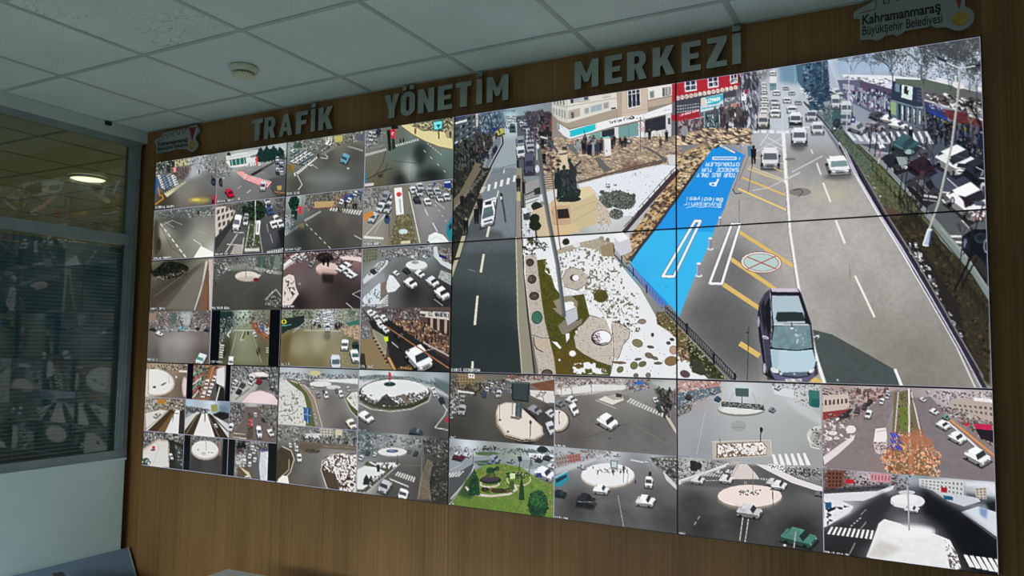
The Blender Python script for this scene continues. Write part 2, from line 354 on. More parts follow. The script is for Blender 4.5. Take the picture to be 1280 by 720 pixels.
        for a in (-.6,.62):
            for b in (-1,1):
                q = P(a,b,.05); s.ell(q[0], q[1], max(abs(f[0])*.14+abs(w[0])*.05,hgt*.18), max(abs(f[1])*.10, hgt*.2), (22,22,24), n=8)
        s.fill(rr(.5), k)
        s.fill([P(-.82,-.86,.55),P(-.82,.86,.55),P(-.62,.78,1),P(.25,.78,1),P(.5,.88,.55),P(.5,-.88,.55),P(.25,-.78,1),P(-.62,-.78,1)], glass)
        s.fill([P(-.6,-.8,1),P(-.6,.8,1),P(.2,.78,1),P(.2,-.78,1)], np.minimum(k*1.04,255))
        s.ln([P(.52,-.8,.55),P(.52,.8,.55)], max(.3, hgt*.05), k*.75)
        if front:
            for b in (-.68,.68): q = P(.97,b,.34); s.ell(q[0], q[1], np.hypot(*w)*.2, hgt*.1+.2, np.minimum(k*1.25+10,255), n=8)
            s.ln([P(1.0,-.4,.18),P(1.0,.4,.18)], max(.3, hgt*.12), (60,62,66))
        return s
    def man(s, x, y, h, col=(28,30,34), skin=(120,95,80)):
        s.fill([(x-.10*h,y),(x-.13*h,y-.45*h),(x-.15*h,y-.8*h),(x+.15*h,y-.8*h),(x+.13*h,y-.45*h),(x+.11*h,y),(x+.02*h,y),(x,y-.4*h),(x-.03*h,y)], col)
        return s.ell(x, y-.89*h, .085*h, .1*h, skin, n=8)
    def crowd(s, poly, n, h, cols=((30,30,34),(55,50,52),(85,60,60),(25,28,40),(120,118,116))):
        P = np.asarray(poly, float); lo = P.min(0); hi = P.max(0); pts = []
        for _ in range(n):
            x, y = lo+(hi-lo)*RNG.random(2); pts.append((y, x))
        for y, x in sorted(pts): s.man(x, y, h*(.85+.3*RNG.random()), np.array(cols[RNG.integers(len(cols))], float), (104,88,80))
        return s
    def text(s, t, org, ex, ey, w, col, gap=.35):
        """org = lower left; ex = advance of one letter cell, ey = letter height vector"""
        o = np.array(org, float); ex = np.array(ex, float); ey = np.array(ey, float)
        for i, ch in enumerate(t):
            for st in FONT.get(ch, []):
                s.ln([o+ex*(i+p[0]/4*(1-gap))+ey*(p[1]/6) for p in st], w, col)
        return s
    def label(s, t, x, y, cw, ch, dx=0, dy=0, w=None):
        """the small white caption in a corner of a camera picture; x,y lower left"""
        L = len(t)*cw; s.fill([(x-cw*.3,y+ch*.2),(x+L,y+ch*.2+dy*len(t)),(x+L,y-ch*1.15+dy*len(t)),(x-cw*.3,y-ch*1.15)], (20,22,26), .45)
        return s.text(t, (x,y), (cw,dy), (0,-ch), w or cw*.24, WHITE, .3)
    def edge(s, col=(165,165,185), w=1.0, sides='lrtb'):
        w = max(1, int(round(w*s.ss))); c = np.array(col, float)
        if 'l' in sides: s.a[:,:w] = c
        if 'r' in sides: s.a[:,-w:] = c
        if 't' in sides: s.a[:w] = c
        if 'b' in sides: s.a[-w:] = c
        return s
    def bars(s, l, r):
        """black side bars (fractions of the width)"""
        if l: s.a[:, :int(s.w*l)] = (6,9,14)
        if r: s.a[:, s.w-int(s.w*r):] = (6,9,14)
        return s
    def final(s):
        n = s.ss; a = s.a.reshape(s.h//n, n, s.w//n, n, 3).mean((1,3)); a = np.clip(a+.5*(a-box_blur(a, 1)), 0, 255); return 255*(a/255)**1.07
def screen_mesh(name, img, x0, x1, z0, z1, y, parent):
    h, w = img.shape[:2]; v = np.clip(img/255, 0, 1); L = np.where(v <= .04045, v/12.92, ((v+.055)/1.055)**2.4)
    xs = np.linspace(x0, x1, w); zs = np.linspace(z1, z0, h); X, Z = np.meshgrid(xs, zs)
    co = np.stack([X, np.full_like(X, y), Z], -1).reshape(-1,3)
    i = (np.arange(h-1)[:,None]*w+np.arange(w-1)[None,:]).ravel(); f = np.stack([i, i+w, i+w+1, i+1], 1)
    me = bpy.data.meshes.new(name); me.vertices.add(len(co)); me.vertices.foreach_set('co', co.ravel())
    me.loops.add(f.size); me.loops.foreach_set('vertex_index', f.ravel().astype(np.int32)); me.polygons.add(len(f)); me.polygons.foreach_set('loop_start', (np.arange(len(f))*4).astype(np.int32))
    me.update(calc_edges=True)
    at = me.color_attributes.new('picture', 'FLOAT_COLOR', 'POINT'); at.data.foreach_set('color', np.concatenate([L.reshape(-1,3), np.ones((h*w,1))],1).astype(np.float32).ravel())
    return link(name, me, M['lcd'], parent)
# ---------------------------------------------------------------- the large square picture that spans four displays
def big_picture():
    p=Pic(2*DW,4*DW,ZB+DH,ZB+3*DH,400,2)
    A=(0,0,1)
    p.view(A).field([(570,150,(70,80,95)),(640,150,(150,175,185)),(700,160,(130,135,135)),(640,300,(110,118,122)),(600,450,(50,58,60)),(700,400,(170,168,150)),
        (760,250,(225,228,230)),(850,150,(120,120,120)),(900,430,(110,112,112)),(1000,120,(190,200,210)),(1080,300,(175,170,165)),(1150,450,(130,128,118)),(1000,250,(165,165,168)),
        (1120,90,(190,205,225)),(1200,70,(215,222,232)),(1200,200,(50,58,75)),(1150,250,(70,82,70)),(1220,400,(28,28,24))])
    # left pavement,shop fronts and crowd
    p.view((565,130,8))
    p.fill([(0,100),(270,60),(440,60),(640,60),(560,180),(500,360),(350,720),(0,720)],(70,80,92))
    p.fill([(0,110),(265,80),(270,240),(120,420),(60,520),(0,640)],(82,92,98))
    p.wins([(20,150),(260,100),(260,300),(20,520)],4,5,(38,48,54),.6,.5,jit=30)
    p.wins([(60,200),(250,130),(250,290),(60,430)],3,3,(150,158,155),.3,.35,jit=40)
    p.fill([(20,110),(130,110),(130,130),(20,170)],(60,62,110));p.fill([(25,185),(150,150),(150,175),(25,205)],(215,222,222));p.fill([(20,385),(60,365),(60,385),(20,405)],(190,195,195))
    p.fill([(238,95),(262,90),(262,240),(238,250)],(205,195,190))
    p.fill([(270,90),(420,60),(560,60),(520,200),(440,330),(330,330),(275,300)],(88,108,128))
    for _ in range(46):
        x=250+RNG.random()*250; y=130+RNG.random()*180;p.tree(x,y+90,150,(58,68,82),5,depth=3)
    p.scat([(270,90),(640,60),(560,200),(440,330),(275,300)],160,(8,26),[(120,140,160),(90,105,120),(60,70,85),(150,170,185)],1.8,80,.4)
    p.scat([(20,430),(270,300),(440,330),(440,500),(350,700),(20,700)],520,(10,34),[(28,36,36),(45,52,48),(20,26,26),(70,74,66),(95,96,84)],2.4,70,.5)
    for i in range(9): p.ln([(20+i*30,520+i*-18),(30+i*34,720)],7,(18,24,24),.7)
    p.fill([(240,590),(300,600),(200,720),(130,720)],(120,112,92))
    p.fill([(440,330),(500,330),(510,400),(350,700),(290,720),(330,560)],(120,132,138))
    for k in range(9): y=420+k*34;p.ln([(330-k*6,y+70),(400-k*14,y+30)],8,(190,192,190),.7)
    p.crowd([(230,420),(450,330),(450,470),(330,560),(230,560)],46,62,((40,40,50),(60,48,56),(95,80,84),(30,32,38),(150,150,155)))
    for x,y,h in ((415,520,95),(440,510,110),(300,560,95),(350,545,90),(270,545,80)): p.man(x,y,h,(40,46,60))
    p.fill([(410,240),(438,236),(438,275),(410,278)],(44,48,120))
    # road between the kerbs
    p.fill([(560,110),(650,110),(660,720),(340,720),(505,400),(500,330),(545,180)],(158,170,176));p.fill([(560,100),(660,100),(655,330),(505,330)],(188,202,206),1,30)
    p.ell(575,110,60,45,(170,215,215),soft=25)
    p.ln([(505,325),(508,395),(420,560),(350,700)],16,(40,44,50));p.ln([(492,330),(496,392),(408,556),(338,696)],8,(185,190,190))
    p.ln([(385,668),(640,600)],5,(90,98,104));p.ln([(520,720),(530,640)],9,(225,228,228));p.scat([(380,640),(500,400),(640,400),(640,720)],40,(3,8),[(200,205,205),(140,150,155)],2,90,.4)
    # far traffic
    for x,y,w in ((560,130,22),(585,150,24),(620,130,24),(640,160,24),(575,185,26),(665,150,22),(690,165,24)): p.car(x,y,(0,w*.7),(w*.7,0),w*.6,(190,200,200),(90,110,125))
    p.car(487,290,(-34,14),(-10,-20),26,(185,182,90),(90,90,60));p.car(605,250,(2,30),(26,0),34,(75,98,120),(35,48,62));p.scat([(520,180),(600,180),(590,250),(500,240)],20,(8,20),[(60,75,90),(100,60,60),(200,205,205)])
    p.fill([(650,120),(740,110),(860,720),(655,720)],(92,98,104))
    for x,y,w,c in ((668,150,26,(90,105,120)),(680,190,28,(110,125,135)),(700,210,28,(190,195,200)),(740,185,26,(205,212,215)),(730,240,34,(120,135,150))): p.car(x,y,(2,w*.8),(w*.85,0),w*.8,c,(50,60,72))
    for x,y,w,c in ((775,285,34,(190,198,205)),(778,320,36,(170,178,186)),(780,360,38,(185,192,198)),(778,405,42,(176,180,188)),(785,450,42,(170,174,184))): p.car(x,y,(4,w*.8),(w,-3),w*.75,c,(58,66,80))
    p.car(685,385,(4,46),(38,-4),38,(140,150,160),(60,72,88));p.car(688,490,(6,48),(40,-6),40,(215,218,220),(70,80,88))
    p.car(772,610,(2,90),(46,-4),60,(88,88,110),(52,55,72))
    p.fill([(645,560),(668,560),(672,720),(650,720)],(36,38,40))
    # tree scribble and crowd beyond the parked cars
    p.fill([(740,90),(860,60),(1010,100),(1080,200),(1280,500),(1280,720),(840,720),(810,300)],(108,104,106))
    p.scat([(730,90),(900,60),(1010,120),(1100,260),(1060,420),(840,400)],340,(8,30),[(60,56,66),(92,84,94),(130,122,126),(160,160,160),(48,50,56)],2,70,.6)
    for k in range(10): p.tree(760+RNG.random()*210,330+RNG.random()*60,280,(66,60,72),8,depth=4,spread=.4)
    p.crowd([(880,200),(1040,160),(1080,330),(900,380)],26,110,((40,44,54),(60,56,64),(36,36,40),(120,60,70)))
    p.fill([(965,150),(1040,140),(1045,185),(1000,200)],(150,70,90),.7)
    # lower street part
    p.view((565,210,8))
    p.fill([(0,0),(400,0),(280,250),(100,700),(0,720)],(44,46,44));p.scat([(0,0),(380,0),(250,250),(90,720),(0,720)],260,(10,30),[(26,30,28),(60,60,54),(38,40,38),(84,82,70)],2.2,65,.3)
    p.fill([(210,0),(300,0),(110,330),(0,420),(0,330),(80,240)],(118,110,92));p.ln([(300,0),(110,330)],6,(60,56,48))
    for k in range(12): t=k/11; x=360-t*330; y=30+t*380;p.ln([(x,y),(x-70+t*20,y+36)],7,(150,148,140),.9)
    p.fill([(400,0),(655,0),(650,720),(80,720),(200,450),(280,260)],(128,136,142));p.tex([(400,0),(655,0),(650,720),(80,720),(200,450),(280,260)],.05,20)
    p.fill([(80,720),(240,340),(300,340),(300,600),(500,640),(520,720)],(76,82,86),.8,20)
    p.fill([(640,0),(700,0),(690,720),(632,720)],(150,148,138));p.fill([(650,240),(690,240),(690,330),(648,330)],(190,188,140));p.ln([(690,240),(696,720)],8,(40,38,36));p.ln([(640,320),(634,720)],4,(90,88,82))
    p.fill([(700,0),(720,150),(722,340),(735,720),(700,720)],(66,60,58))
    p.fill([(395,0),(412,0),(300,240),(280,260),(275,245)],(170,168,150));p.fill([(265,290),(285,300),(110,720),(80,720)],(168,162,140))
    for (x,y,w) in ((370,195,26),(437,172,26),(496,150,28),(562,130,28),(625,105,26)): p.fill([(x-w*.3,y-30),(x+w*.7,y-34),(x+w*.25,y+32),(x-w*.75,y+36)],(228,230,228))
    p.fill([(300,190),(345,185),(310,245),(275,250)],(205,202,190))
    for a,b in (((525,10),(515,50)),((465,230),(448,290)),((372,600),(348,690))): p.ln([a,b],11,(225,225,215))
    p.ln([(400,50),(640,-20)],4,(96,104,110))
    p.man(278,470,205,(30,30,32));p.man(100,400,150,(32,30,30));p.man(245,560,190,(26,26,28));p.man(140,660,170,(24,24,26),(150,140,140))
    p.ln([(488,255),(520,420),(535,540)],20,(60,66,72),.8);p.man(497,330,80,(30,30,34),(40,36,36));p.fill([(484,285),(500,285),(498,320),(484,318)],(225,225,225))
    p.car(365,455,(-14,125),(66,-22),46,(226,230,234),(92,110,112),shadow=(52,56,60));p.fill([(335,338),(395,328),(392,362),(330,372)],(50,56,54));p.fill([(318,402),(402,380),(410,436),(310,466)],(95,118,116));p.ln([(322,540),(400,518)],18,(90,94,100));p.ln([(420,340),(438,430)],12,(60,66,72))
    p.man(664,235,165,(34,36,42));p.man(720,260,150,(38,38,40))
    p.tex([(100,600),(600,600),(600,720),(100,720)],.12,6)
    # bottom left road
    p.view((560,280,3.6))
    Rd=[(0,75),(305,60),(312,300),(320,480),(345,690),(0,690)]
    p.fill(Rd,(78,86,88));p.fill([(0,60),(310,60),(312,120),(0,130)],(100,108,112),.8,14);p.fill([(0,260),(316,330),(335,690),(0,690)],(52,60,62),.9,40);p.fill([(0,420),(330,480),(345,700),(0,700)],(44,53,55),.9,30);p.tex(Rd,.10,5)
    p.fill([(0,40),(90,40),(10,250),(0,250)],(36,34,32),.8,8)
    p.fill([(62,55),(80,52),(52,148),(33,152)],(186,182,150));p.fill([(28,164),(47,160),(20,240),(6,246)],(186,182,150));p.ln([(55,150),(30,162)],4,(40,36,32))
    for a,b in (((185,10),(176,58)),((160,135),(148,218)),((132,322),(121,455)),((110,618),(108,690))): p.fill([(a[0]-4,a[1]),(a[0]+6,a[1]),(b[0]+5,b[1]),(b[0]-6,b[1])],(222,222,200))
    p.ln([(92,205),(122,212)],6,(110,118,120))
    p.fill([(303,60),(330,60),(345,220),(385,690),(332,690),(312,440)],(150,146,130));p.ln([(306,60),(315,440),(334,690)],4,(205,200,180));p.ln([(335,60),(342,220),(360,420),(392,690)],6,(24,22,24));p.ln([(343,100),(352,280),(400,690)],4,(96,92,88))
    p.label('KIBRIS AZERBAYCAN',16,662,7.6,12,dy=.1,w=2.2)
    # ---- corner building
    p.view((690,100,8))
    p.fill([(0,200),(1280,0),(1280,700),(0,700)],(150,140,130))
    p.fill([(0,205),(160,185),(640,120),(650,130),(650,380),(160,470),(60,400),(0,330)],(222,220,210))
    p.fill([(0,330),(60,400),(150,430),(650,285),(650,380),(180,480),(130,460),(0,350)],(172,160,146))
    p.fill([(0,206),(140,190),(150,425),(60,395),(0,335)],(206,206,196));p.wins([(10,210),(130,195),(135,260),(10,240)],4,1,(120,125,128),.5,.8);p.wins([(5,262),(140,290),(145,410),(5,350)],5,1,(140,146,148),.45,.7)
    p.ln([(0,240),(140,268),(640,180)],6,(160,156,148));p.ln([(150,190),(152,425)],5,(176,172,164))
    p.fill([(180,190),(370,160),(375,200),(185,235)],(196,198,192));p.fill([(183,192),(214,188),(216,230),(185,234)],(60,66,72));p.fill([(220,188),(275,178),(278,222),(222,230)],(178,186,190));p.fill([(320,165),(360,160),(362,198),(322,202)],(78,88,96));p.ln([(270,222),(385,205)],5,(180,160,140))
    p.fill([(165,305),(278,282),(282,362),(160,395)],(184,176,160));p.fill([(190,328),(218,320),(220,382),(192,388)],(40,46,52));p.wins([(190,328),(218,320),(220,382),(192,388)],2,3,(235,235,235),.4,.5)
    p.fill([(318,282),(372,266),(374,335),(320,348)],(212,206,196));p.fill([(328,286),(366,276),(368,328),(330,338)],(150,166,168));p.fill([(382,262),(500,232),(504,302),(385,330)],(200,198,190));p.fill([(390,270),(494,240),(496,296),(392,322)],(158,180,190));p.ln([(440,256),(442,310)],3,(205,205,200))
    p.fill([(510,228),(570,212),(572,282),(514,296)],(200,190,178));p.fill([(520,236),(560,226),(562,276),(522,286)],(160,160,160));p.fill([(500,140),(585,130),(590,180),(500,190)],(214,210,198));p.ln([(505,180),(588,160)],5,(150,140,130));p.fill([(590,280),(640,270),(640,285),(592,296)],(50,44,40))
    p.fill([(645,118),(955,72),(958,330),(700,378),(660,360)],(205,190,172));p.fill([(645,118),(700,110),(700,378),(655,355)],(182,166,150));p.ln([(745,105),(752,300),(880,270)],5,(170,156,140));p.ln([(700,330),(958,290)],3,(160,146,132))
    p.fill([(752,102),(880,84),(888,262),(758,292)],(236,236,234));p.wins([(756,108),(878,90),(884,256),(762,284)],3,1,(44,52,66),.82,.95);p.ln([(756,150),(884,126)],7,(236,236,234));p.ln([(756,290),(886,260)],6,(225,225,225))
    p.fill([(955,72),(1215,30),(1212,150),(962,200)],(232,230,226));p.fill([(962,205),(1210,158),(1208,225),(962,275)],(188,172,156));p.ln([(962,210),(1210,160)],5,(150,128,110))
    p.fill([(972,110),(1026,100),(1028,178),(976,190)],(205,200,190));p.fill([(980,120),(1016,112),(1018,172),(984,178)],(120,140,136));p.fill([(1106,80),(1186,66),(1186,150),(1108,164)],(120,116,118));p.fill([(1104,80),(1114,78),(1114,162),(1106,164)],(40,36,36));p.fill([(1126,78),(1140,76),(1140,156),(1128,158)],(176,172,176));p.fill([(1150,74),(1176,70),(1176,148),(1152,152)],(190,182,182))
    # shop fascia: turquoise corner,white sign band,glazing
    p.fill([(55,430),(75,440),(175,500),(180,590),(120,560),(60,500)],(226,230,232));p.fill([(60,430),(75,440),(75,500),(60,495)],(120,150,165));p.ln([(90,465),(110,480)],4,(120,130,140))
    p.fill([(176,498),(650,378),(660,375),(860,350),(930,335),(1210,235),(1215,325),(930,390),(640,455),(180,590)],(236,238,240));p.fill([(178,508),(430,436),(440,490),(400,512),(182,572)],(42,196,208));p.fill([(430,436),(446,432),(450,486),(438,492)],(238,214,190));p.ln([(320,500),(330,545)],5,(30,70,80))
    p.text('Turkiye Finans',(572,440),(18.5,-4.2),(-1,-26),5.5,(44,40,44),.3);p.ell(800,376,20,17,(40,38,42));p.ell(797,374,9,7,(235,235,235));p.ln([(1105,310),(1185,292)],4,(150,160,180))
    p.ln([(180,592),(650,470),(930,400),(1215,330)],6,(110,108,108));p.ln([(960,310),(905,370)],3,(200,170,180))
    p.fill([(180,595),(650,470),(650,700),(330,720),(240,690)],(206,200,200));p.fill([(215,610),(240,680),(215,680),(140,600),(140,575)],(116,150,150));p.wins([(120,560),(235,620),(235,720),(125,640)],3,1,(90,140,140),.6,.8)
    p.fill([(380,545),(490,515),(495,640),(385,660)],(118,168,158));p.fill([(495,512),(625,480),(630,560),(500,575)],(50,54,66));p.fill([(500,575),(570,560),(572,640),(500,650)],(140,196,200));p.fill([(575,562),(628,555),(630,620),(576,640)],(80,120,140));p.fill([(625,475),(665,468),(668,660),(630,668)],(220,220,220))
    p.fill([(668,470),(860,425),(865,555),(670,595)],(120,160,158));p.ln([(764,446),(768,576)],3,(80,110,112));p.fill([(668,595),(868,555),(870,620),(670,650)],(222,222,224));p.fill([(862,424),(920,408),(925,600),(868,615)],(228,228,230))
    p.fill([(928,405),(1135,355),(1138,490),(932,530)],(52,54,60));p.tex([(928,405),(1135,355),(1138,490),(932,530)],.25,14);p.fill([(930,530),(1140,492),(1140,570),(930,608)],(205,200,200));p.fill([(1138,345),(1190,335),(1195,560),(1140,570)],(214,214,216));p.fill([(1160,380),(1180,376),(1184,440),(1162,444)],(60,60,60))
    for x in (1000,1058): p.fill([(x,510),(x+36,502),(x+40,585),(x+2,592)],(224,220,214));p.ln([(x+16,540),(x+18,565)],5,(100,96,96))
    p.fill([(1215,30),(1280,18),(1280,165),(1215,170)],(160,40,56));p.fill([(1212,170),(1280,160),(1280,330),(1212,330)],(52,54,60));p.scat([(1210,170),(1280,160),(1280,240),(1210,240)],14,(10,20),[(200,190,186),(60,60,66)]);p.fill([(1192,345),(1280,330),(1280,410),(1195,415)],(150,40,52));p.fill([(1195,415),(1280,405),(1280,580),(1195,580)],(90,80,92));p.scat([(1195,415),(1280,405),(1280,580),(1195,580)],30,(8,26),[(50,46,56),(150,140,150),(110,90,90)],1.6,80,.4)
    # paved square
    PV=[(180,600),(330,690),(640,670),(930,610),(1280,570),(1280,720),(0,720),(0,560)]
    p.fill(PV,(168,150,132));p.scat(PV,420,(10,30),[(122,108,100),(196,178,152),(150,132,118),(184,168,148),(134,120,110)],2.2,10,.2)
    p.view((690,180,8))
    PV=[(0,-40),(1280,-80),(1280,200),(1150,200),(260,400),(250,300),(0,250)]
    p.fill(PV,(166,148,130));p.tex(PV,.1,12);p.scat(PV,1500,(5,20),[(116,102,96),(204,184,154),(150,132,118),(196,178,154),(128,112,104),(214,198,168)],2.8,8,.2)
    p.fill([(420,140),(470,130),(600,265),(520,280)],(108,108,106));p.fill([(880,20),(980,40),(1150,150),(1140,190),(1040,100)],(104,102,100));p.fill([(130,0),(210,0),(270,110),(230,100)],(112,116,116));p.ln([(640,90),(1040,90)],5,(116,98,86));p.ln([(480,140),(760,230)],4,(120,100,90))
    p.fill([(700,190),(900,180),(870,240),(700,260)],(120,86,72),.5,8)
    p.ln([(250,385),(640,280),(900,210),(1110,165)],20,(104,88,84));p.ln([(300,400),(660,295),(920,225),(1130,180)],7,(46,42,44))
    # people and boxes
    p.crowd([(250,60),(500,40),(500,110),(260,120)],22,130,((30,32,44),(60,62,76),(36,34,40),(150,160,175),(44,52,70)))
    for x,y,h in ((620,20,120),(600,50,120),(730,35,120),(700,40,90),(975,-45,110),(1145,-25,120),(1085,40,110),(680,5,80)): p.man(x,y,h,(38,38,46) if x != 1085 else (96,70,64))
    p.ell(770,-25,30,22,(56,56,62));p.ell(770,-28,18,12,(190,190,190))
    p.fill([(512,-50),(585,-58),(592,110),(525,125)],(232,230,228));p.fill([(512,-50),(525,-40),(530,125),(520,122)],(170,168,168));p.ln([(545,60),(550,80)],8,(90,90,95))
    p.ln([(884,-270),(884,80)],9,(110,96,100));p.scat([(850,-260),(930,-270),(920,-130),(860,-130)],40,(5,16),[(190,150,160),(150,130,140),(210,200,200)],2,60,.8);p.ln([(345,-20),(350,40)],7,(96,88,86))
    # snow-covered lawn with fence
    SN=[(265,400),(640,300),(1100,205),(1250,215),(1270,250),(1160,350),(1000,520),(860,720),(690,720),(600,640),(440,480),(370,420),(280,440)]
    p.fill(SN,(228,232,238));p.tex(SN,.035,10);p.scat(SN,120,(3,9),[(150,152,156),(190,192,196),(110,108,106)],1.8,0,.4)
    p.bush(560,420,26,24,[(30,30,34),(60,60,60)],20,(6,16));p.bush(630,412,16,14,[(30,30,34)],10,(5,12));p.scat([(780,290),(860,280),(850,330),(780,335)],12,(4,10),[(110,108,104)])
    GB=[(72,78,74),(96,102,96),(54,60,56),(120,126,118),(140,144,138)]
    p.bush(560,560,90,80,GB,260,(8,22),(84,90,84));p.bush(660,520,90,56,GB,240,(8,22),(90,96,90));p.bush(740,570,95,80,GB,260,(8,22),(92,98,92));p.bush(700,600,90,50,GB,160,(8,22),(88,94,88));p.bush(640,700,70,50,GB,140,(8,20),(90,96,92));p.bush(500,480,24,20,GB,20,(6,14),(70,76,70));p.bush(815,515,24,20,GB,20,(6,14),(70,74,70))
    # border path with light and dark paving beyond the fence
    p.view((750,290,8))
    BP=[(270,200),(300,50),(590,-360),(800,-620),(1000,-840),(1110,-960),(1130,-900),(900,-560),(545,0),(300,330),(240,300)]
    p.fill(BP,(184,154,112));p.scat(BP,480,(14,34),[(84,70,64),(104,86,74),(214,192,156),(200,158,104),(88,74,70)],1.7,-20,.12)
    p.view((780,160,3.2727))
    p.fill([(215,110),(330,60),(395,60),(395,72),(320,140),(280,190),(222,300),(222,160)],(170,148,122));p.scat([(222,110),(395,58),(390,72),(320,140),(260,215),(222,300)],800,(3,11),[(84,72,66),(224,200,160),(150,130,112),(76,66,62),(226,206,172),(200,168,124)],2.2,-8,.18)
    p.fill([(150,160),(222,170),(222,200),(20,440),(0,410)],(0,0,0),0)
    p.ln([(222,175),(60,355),(0,425)],16,(70,58,64));p.ln([(206,178),(60,340),(0,405)],3,(40,40,50));p.ln([(222,150),(150,225),(60,325)],2.5,(60,60,70))
    for k in range(9): t=k/8; x=215-t*180; y=165+t*215;p.ln([(x,y),(x-2,y-16)],2.5,(50,50,60))
    # right road complex
    p.view(A)
    RD=[(848,396),(870,310),(912,235),(930,194),(936,150),(958,150),(985,125),(990,90),(1000,90),(1035,170),(1080,235),(1140,320),(1205,420),(1245,490),(848,476)]
    p.fill([(930,158),(1035,150),(1080,235),(1140,320),(1205,420),(1240,486),(920,476),(846,392),(885,285),(925,205)],(168,165,162))
    p.fill([(982,230),(1085,250),(1160,360),(1150,380),(985,380)],(186,182,178),.8,20);p.fill([(1040,400),(1190,400),(1240,486),(1100,484)],(132,128,118),.85,26);p.fill([(985,330),(1120,330),(1150,400),(1020,420)],(160,157,150),.6,20)
    p.fill([(848,396),(882,335),(918,290),(955,330),(950,476),(920,476)],(116,116,118),.9,12);p.fill([(846,400),(900,360),(945,400),(945,476),(925,476)],(98,100,100),.85,12)
    p.tex([(930,158),(1035,150),(1080,235),(1140,320),(1205,420),(1240,486),(920,476),(846,392)],.05,3);p.tex([(930,158),(1035,150),(1080,235),(1140,320),(1205,420),(1240,486),(920,476),(846,392)],.05,22,2)
    p.fill([(936,130),(1040,110),(1050,190),(985,185),(935,190)],(188,194,202),.75,8)
    p.fill([(1016,412),(1040,418),(1080,440),(1120,463),(1124,484),(1028,482)],(80,88,88));p.tex([(1016,412),(1060,425),(1122,465),(1124,484),(1028,482)],.08,4)
    p.ell(1020,200,38,16,(120,124,128),soft=14,al=.5);p.ell(1040,242,30,8,(206,204,150),soft=6,al=.35)
    # blue coach bay
    BL=[(408,70),(490,108),(480,140),(430,240),(395,345),(330,470),(238,725),(140,720),(30,556),(150,395),(270,225),(330,140),(392,72)]
    p.view((780,160,3.2727));p.fill([(385,66),(400,66),(270,222),(150,392),(34,552),(18,540),(150,370),(300,160)],(66,60,66))
    p.fill(BL,(32,150,224));p.fill([(20,760),(20,430),(222,408),(400,400),(300,760)],(40,182,236),0)
    p.view((560,280,3.6))
    LB=[(1000,28),(1030,18),(1080,14),(1090,14),(1100,100),(1032,396),(820,185)]
    p.view(A)
    BE=[(932,194),(915,232),(905,262),(894.6,282),(892.5,290),(882.5,315),(868.7,346),(855,380),(849,396)];p.fill(BE+[(838,382),(788,330),(800,312),(818,289),(862,229),(890,186)],(62,188,240))
    p.fill([(890,186),(905,184),(932,194),(915,232),(905,262),(895,281),(820,287),(835,265),(862,230)],(34,148,226));p.fill(BE[2:5]+[(822,287),(842,256)],(44,158,232),.8)
    p.ell(800,338,18,14,(60,176,232),soft=8,al=.5)
    p.view((750,290,8));p.scat([(580,520),(700,500),(700,570),(590,580)],10,(4,10),[(30,110,150)]);p.scat([(440,260),(580,230),(620,340),(470,320)],8,(4,8),[(30,140,180)])
    def hollow(P,Q,w,col=(240,243,246),dk=(60,60,76)):
        p.ln(P+[P[0]],w+3,dk);p.ln(P+[P[0]],w,col)
    p.view((780,160,3.2727))
    hollow([(291,380),(313,380),(204,607),(158,607)],None,11)
    hollow([(400,70),(455,100),(450,102),(392,72)],None,4)
    p.ln([(468,60),(490,72)],4,(210,212,214))
    W8=(235,242,250)
    p.view((860,170,8));p.fill([(245,206),(480,206),(490,222),(480,240),(240,240)],(220,232,244));p.ln([(262,223),(470,223)],9,(40,120,200));p.ln([(522,212),(512,240)],7,W8)
    p.text('OTOBUSLER',(515,268),(-38,0),(-8,32),8,W8,.3);p.text('SADECE TUR',(508,322),(-37.5,0),(-8,34),8,W8,.3);p.text('TOUR BUS ONLY',(478,372),(-30,0),(-9,38),7.5,W8,.3)
    p.fill([(296,426),(318,426),(282,505),(236,500),(210,486),(216,468),(262,462),(276,464)],W8);p.ell(250,484,16,9,(30,120,190));p.ln([(296,426),(318,426),(282,505)],3,(20,70,120))
    p.text('Belediyesi',(350,622),(-38,-1),(-8,36),7,W8,.3);p.text('Buyuksehir',(332,672),(-38,-1),(-8,38),7,W8,.3)
    p.ln([(-20,720),(60,700),(120,712),(200,704),(330,716)],5,W8)
    # fence along the bay
    p.view((750,290,8));p.ln([(140,110),(335,360),(480,520),(680,760)],6,(40,44,80));p.ln([(140,220),(270,350),(460,570),(620,760)],6,(34,34,60))
    p.fill([(270,340),(335,350),(490,530),(680,750),(600,750),(440,550)],(128,140,196),.75)
    for k in range(26): t=k/25; x=270+t*390; y=340+t*410;p.ln([(x,y-20),(x,y+26)],3,(44,46,90))
    for x,y in ((140,120),(218,230),(332,360),(468,530)): p.ln([(x,y),(x,y+80)],12,(24,26,60))
    # plinth and statue
    p.view((565,210,8))
    PL=[(970,280),(1060,260),(1280,310),(1280,640),(1060,690),(850,690),(870,600),(830,420),(900,400)]
    p.fill(PL,(212,192,160));p.tex(PL,.05,12)
    p.fill([(1180,300),(1420,240),(1460,340),(1440,560),(1190,640)],(206,190,152));p.fill([(1290,190),(1380,180),(1440,250),(1300,320),(1200,330)],(222,208,172));p.ln([(1200,540),(1450,400)],4,(170,150,120));p.ln([(1180,440),(1300,380),(1440,330)],4,(176,158,126));p.fill([(1440,290),(1560,420),(1600,560),(1450,560)],(202,188,170));p.scat([(1440,320),(1560,440),(1600,620),(1440,620)],60,(6,18),[(170,150,140),(230,226,220),(140,120,110)])
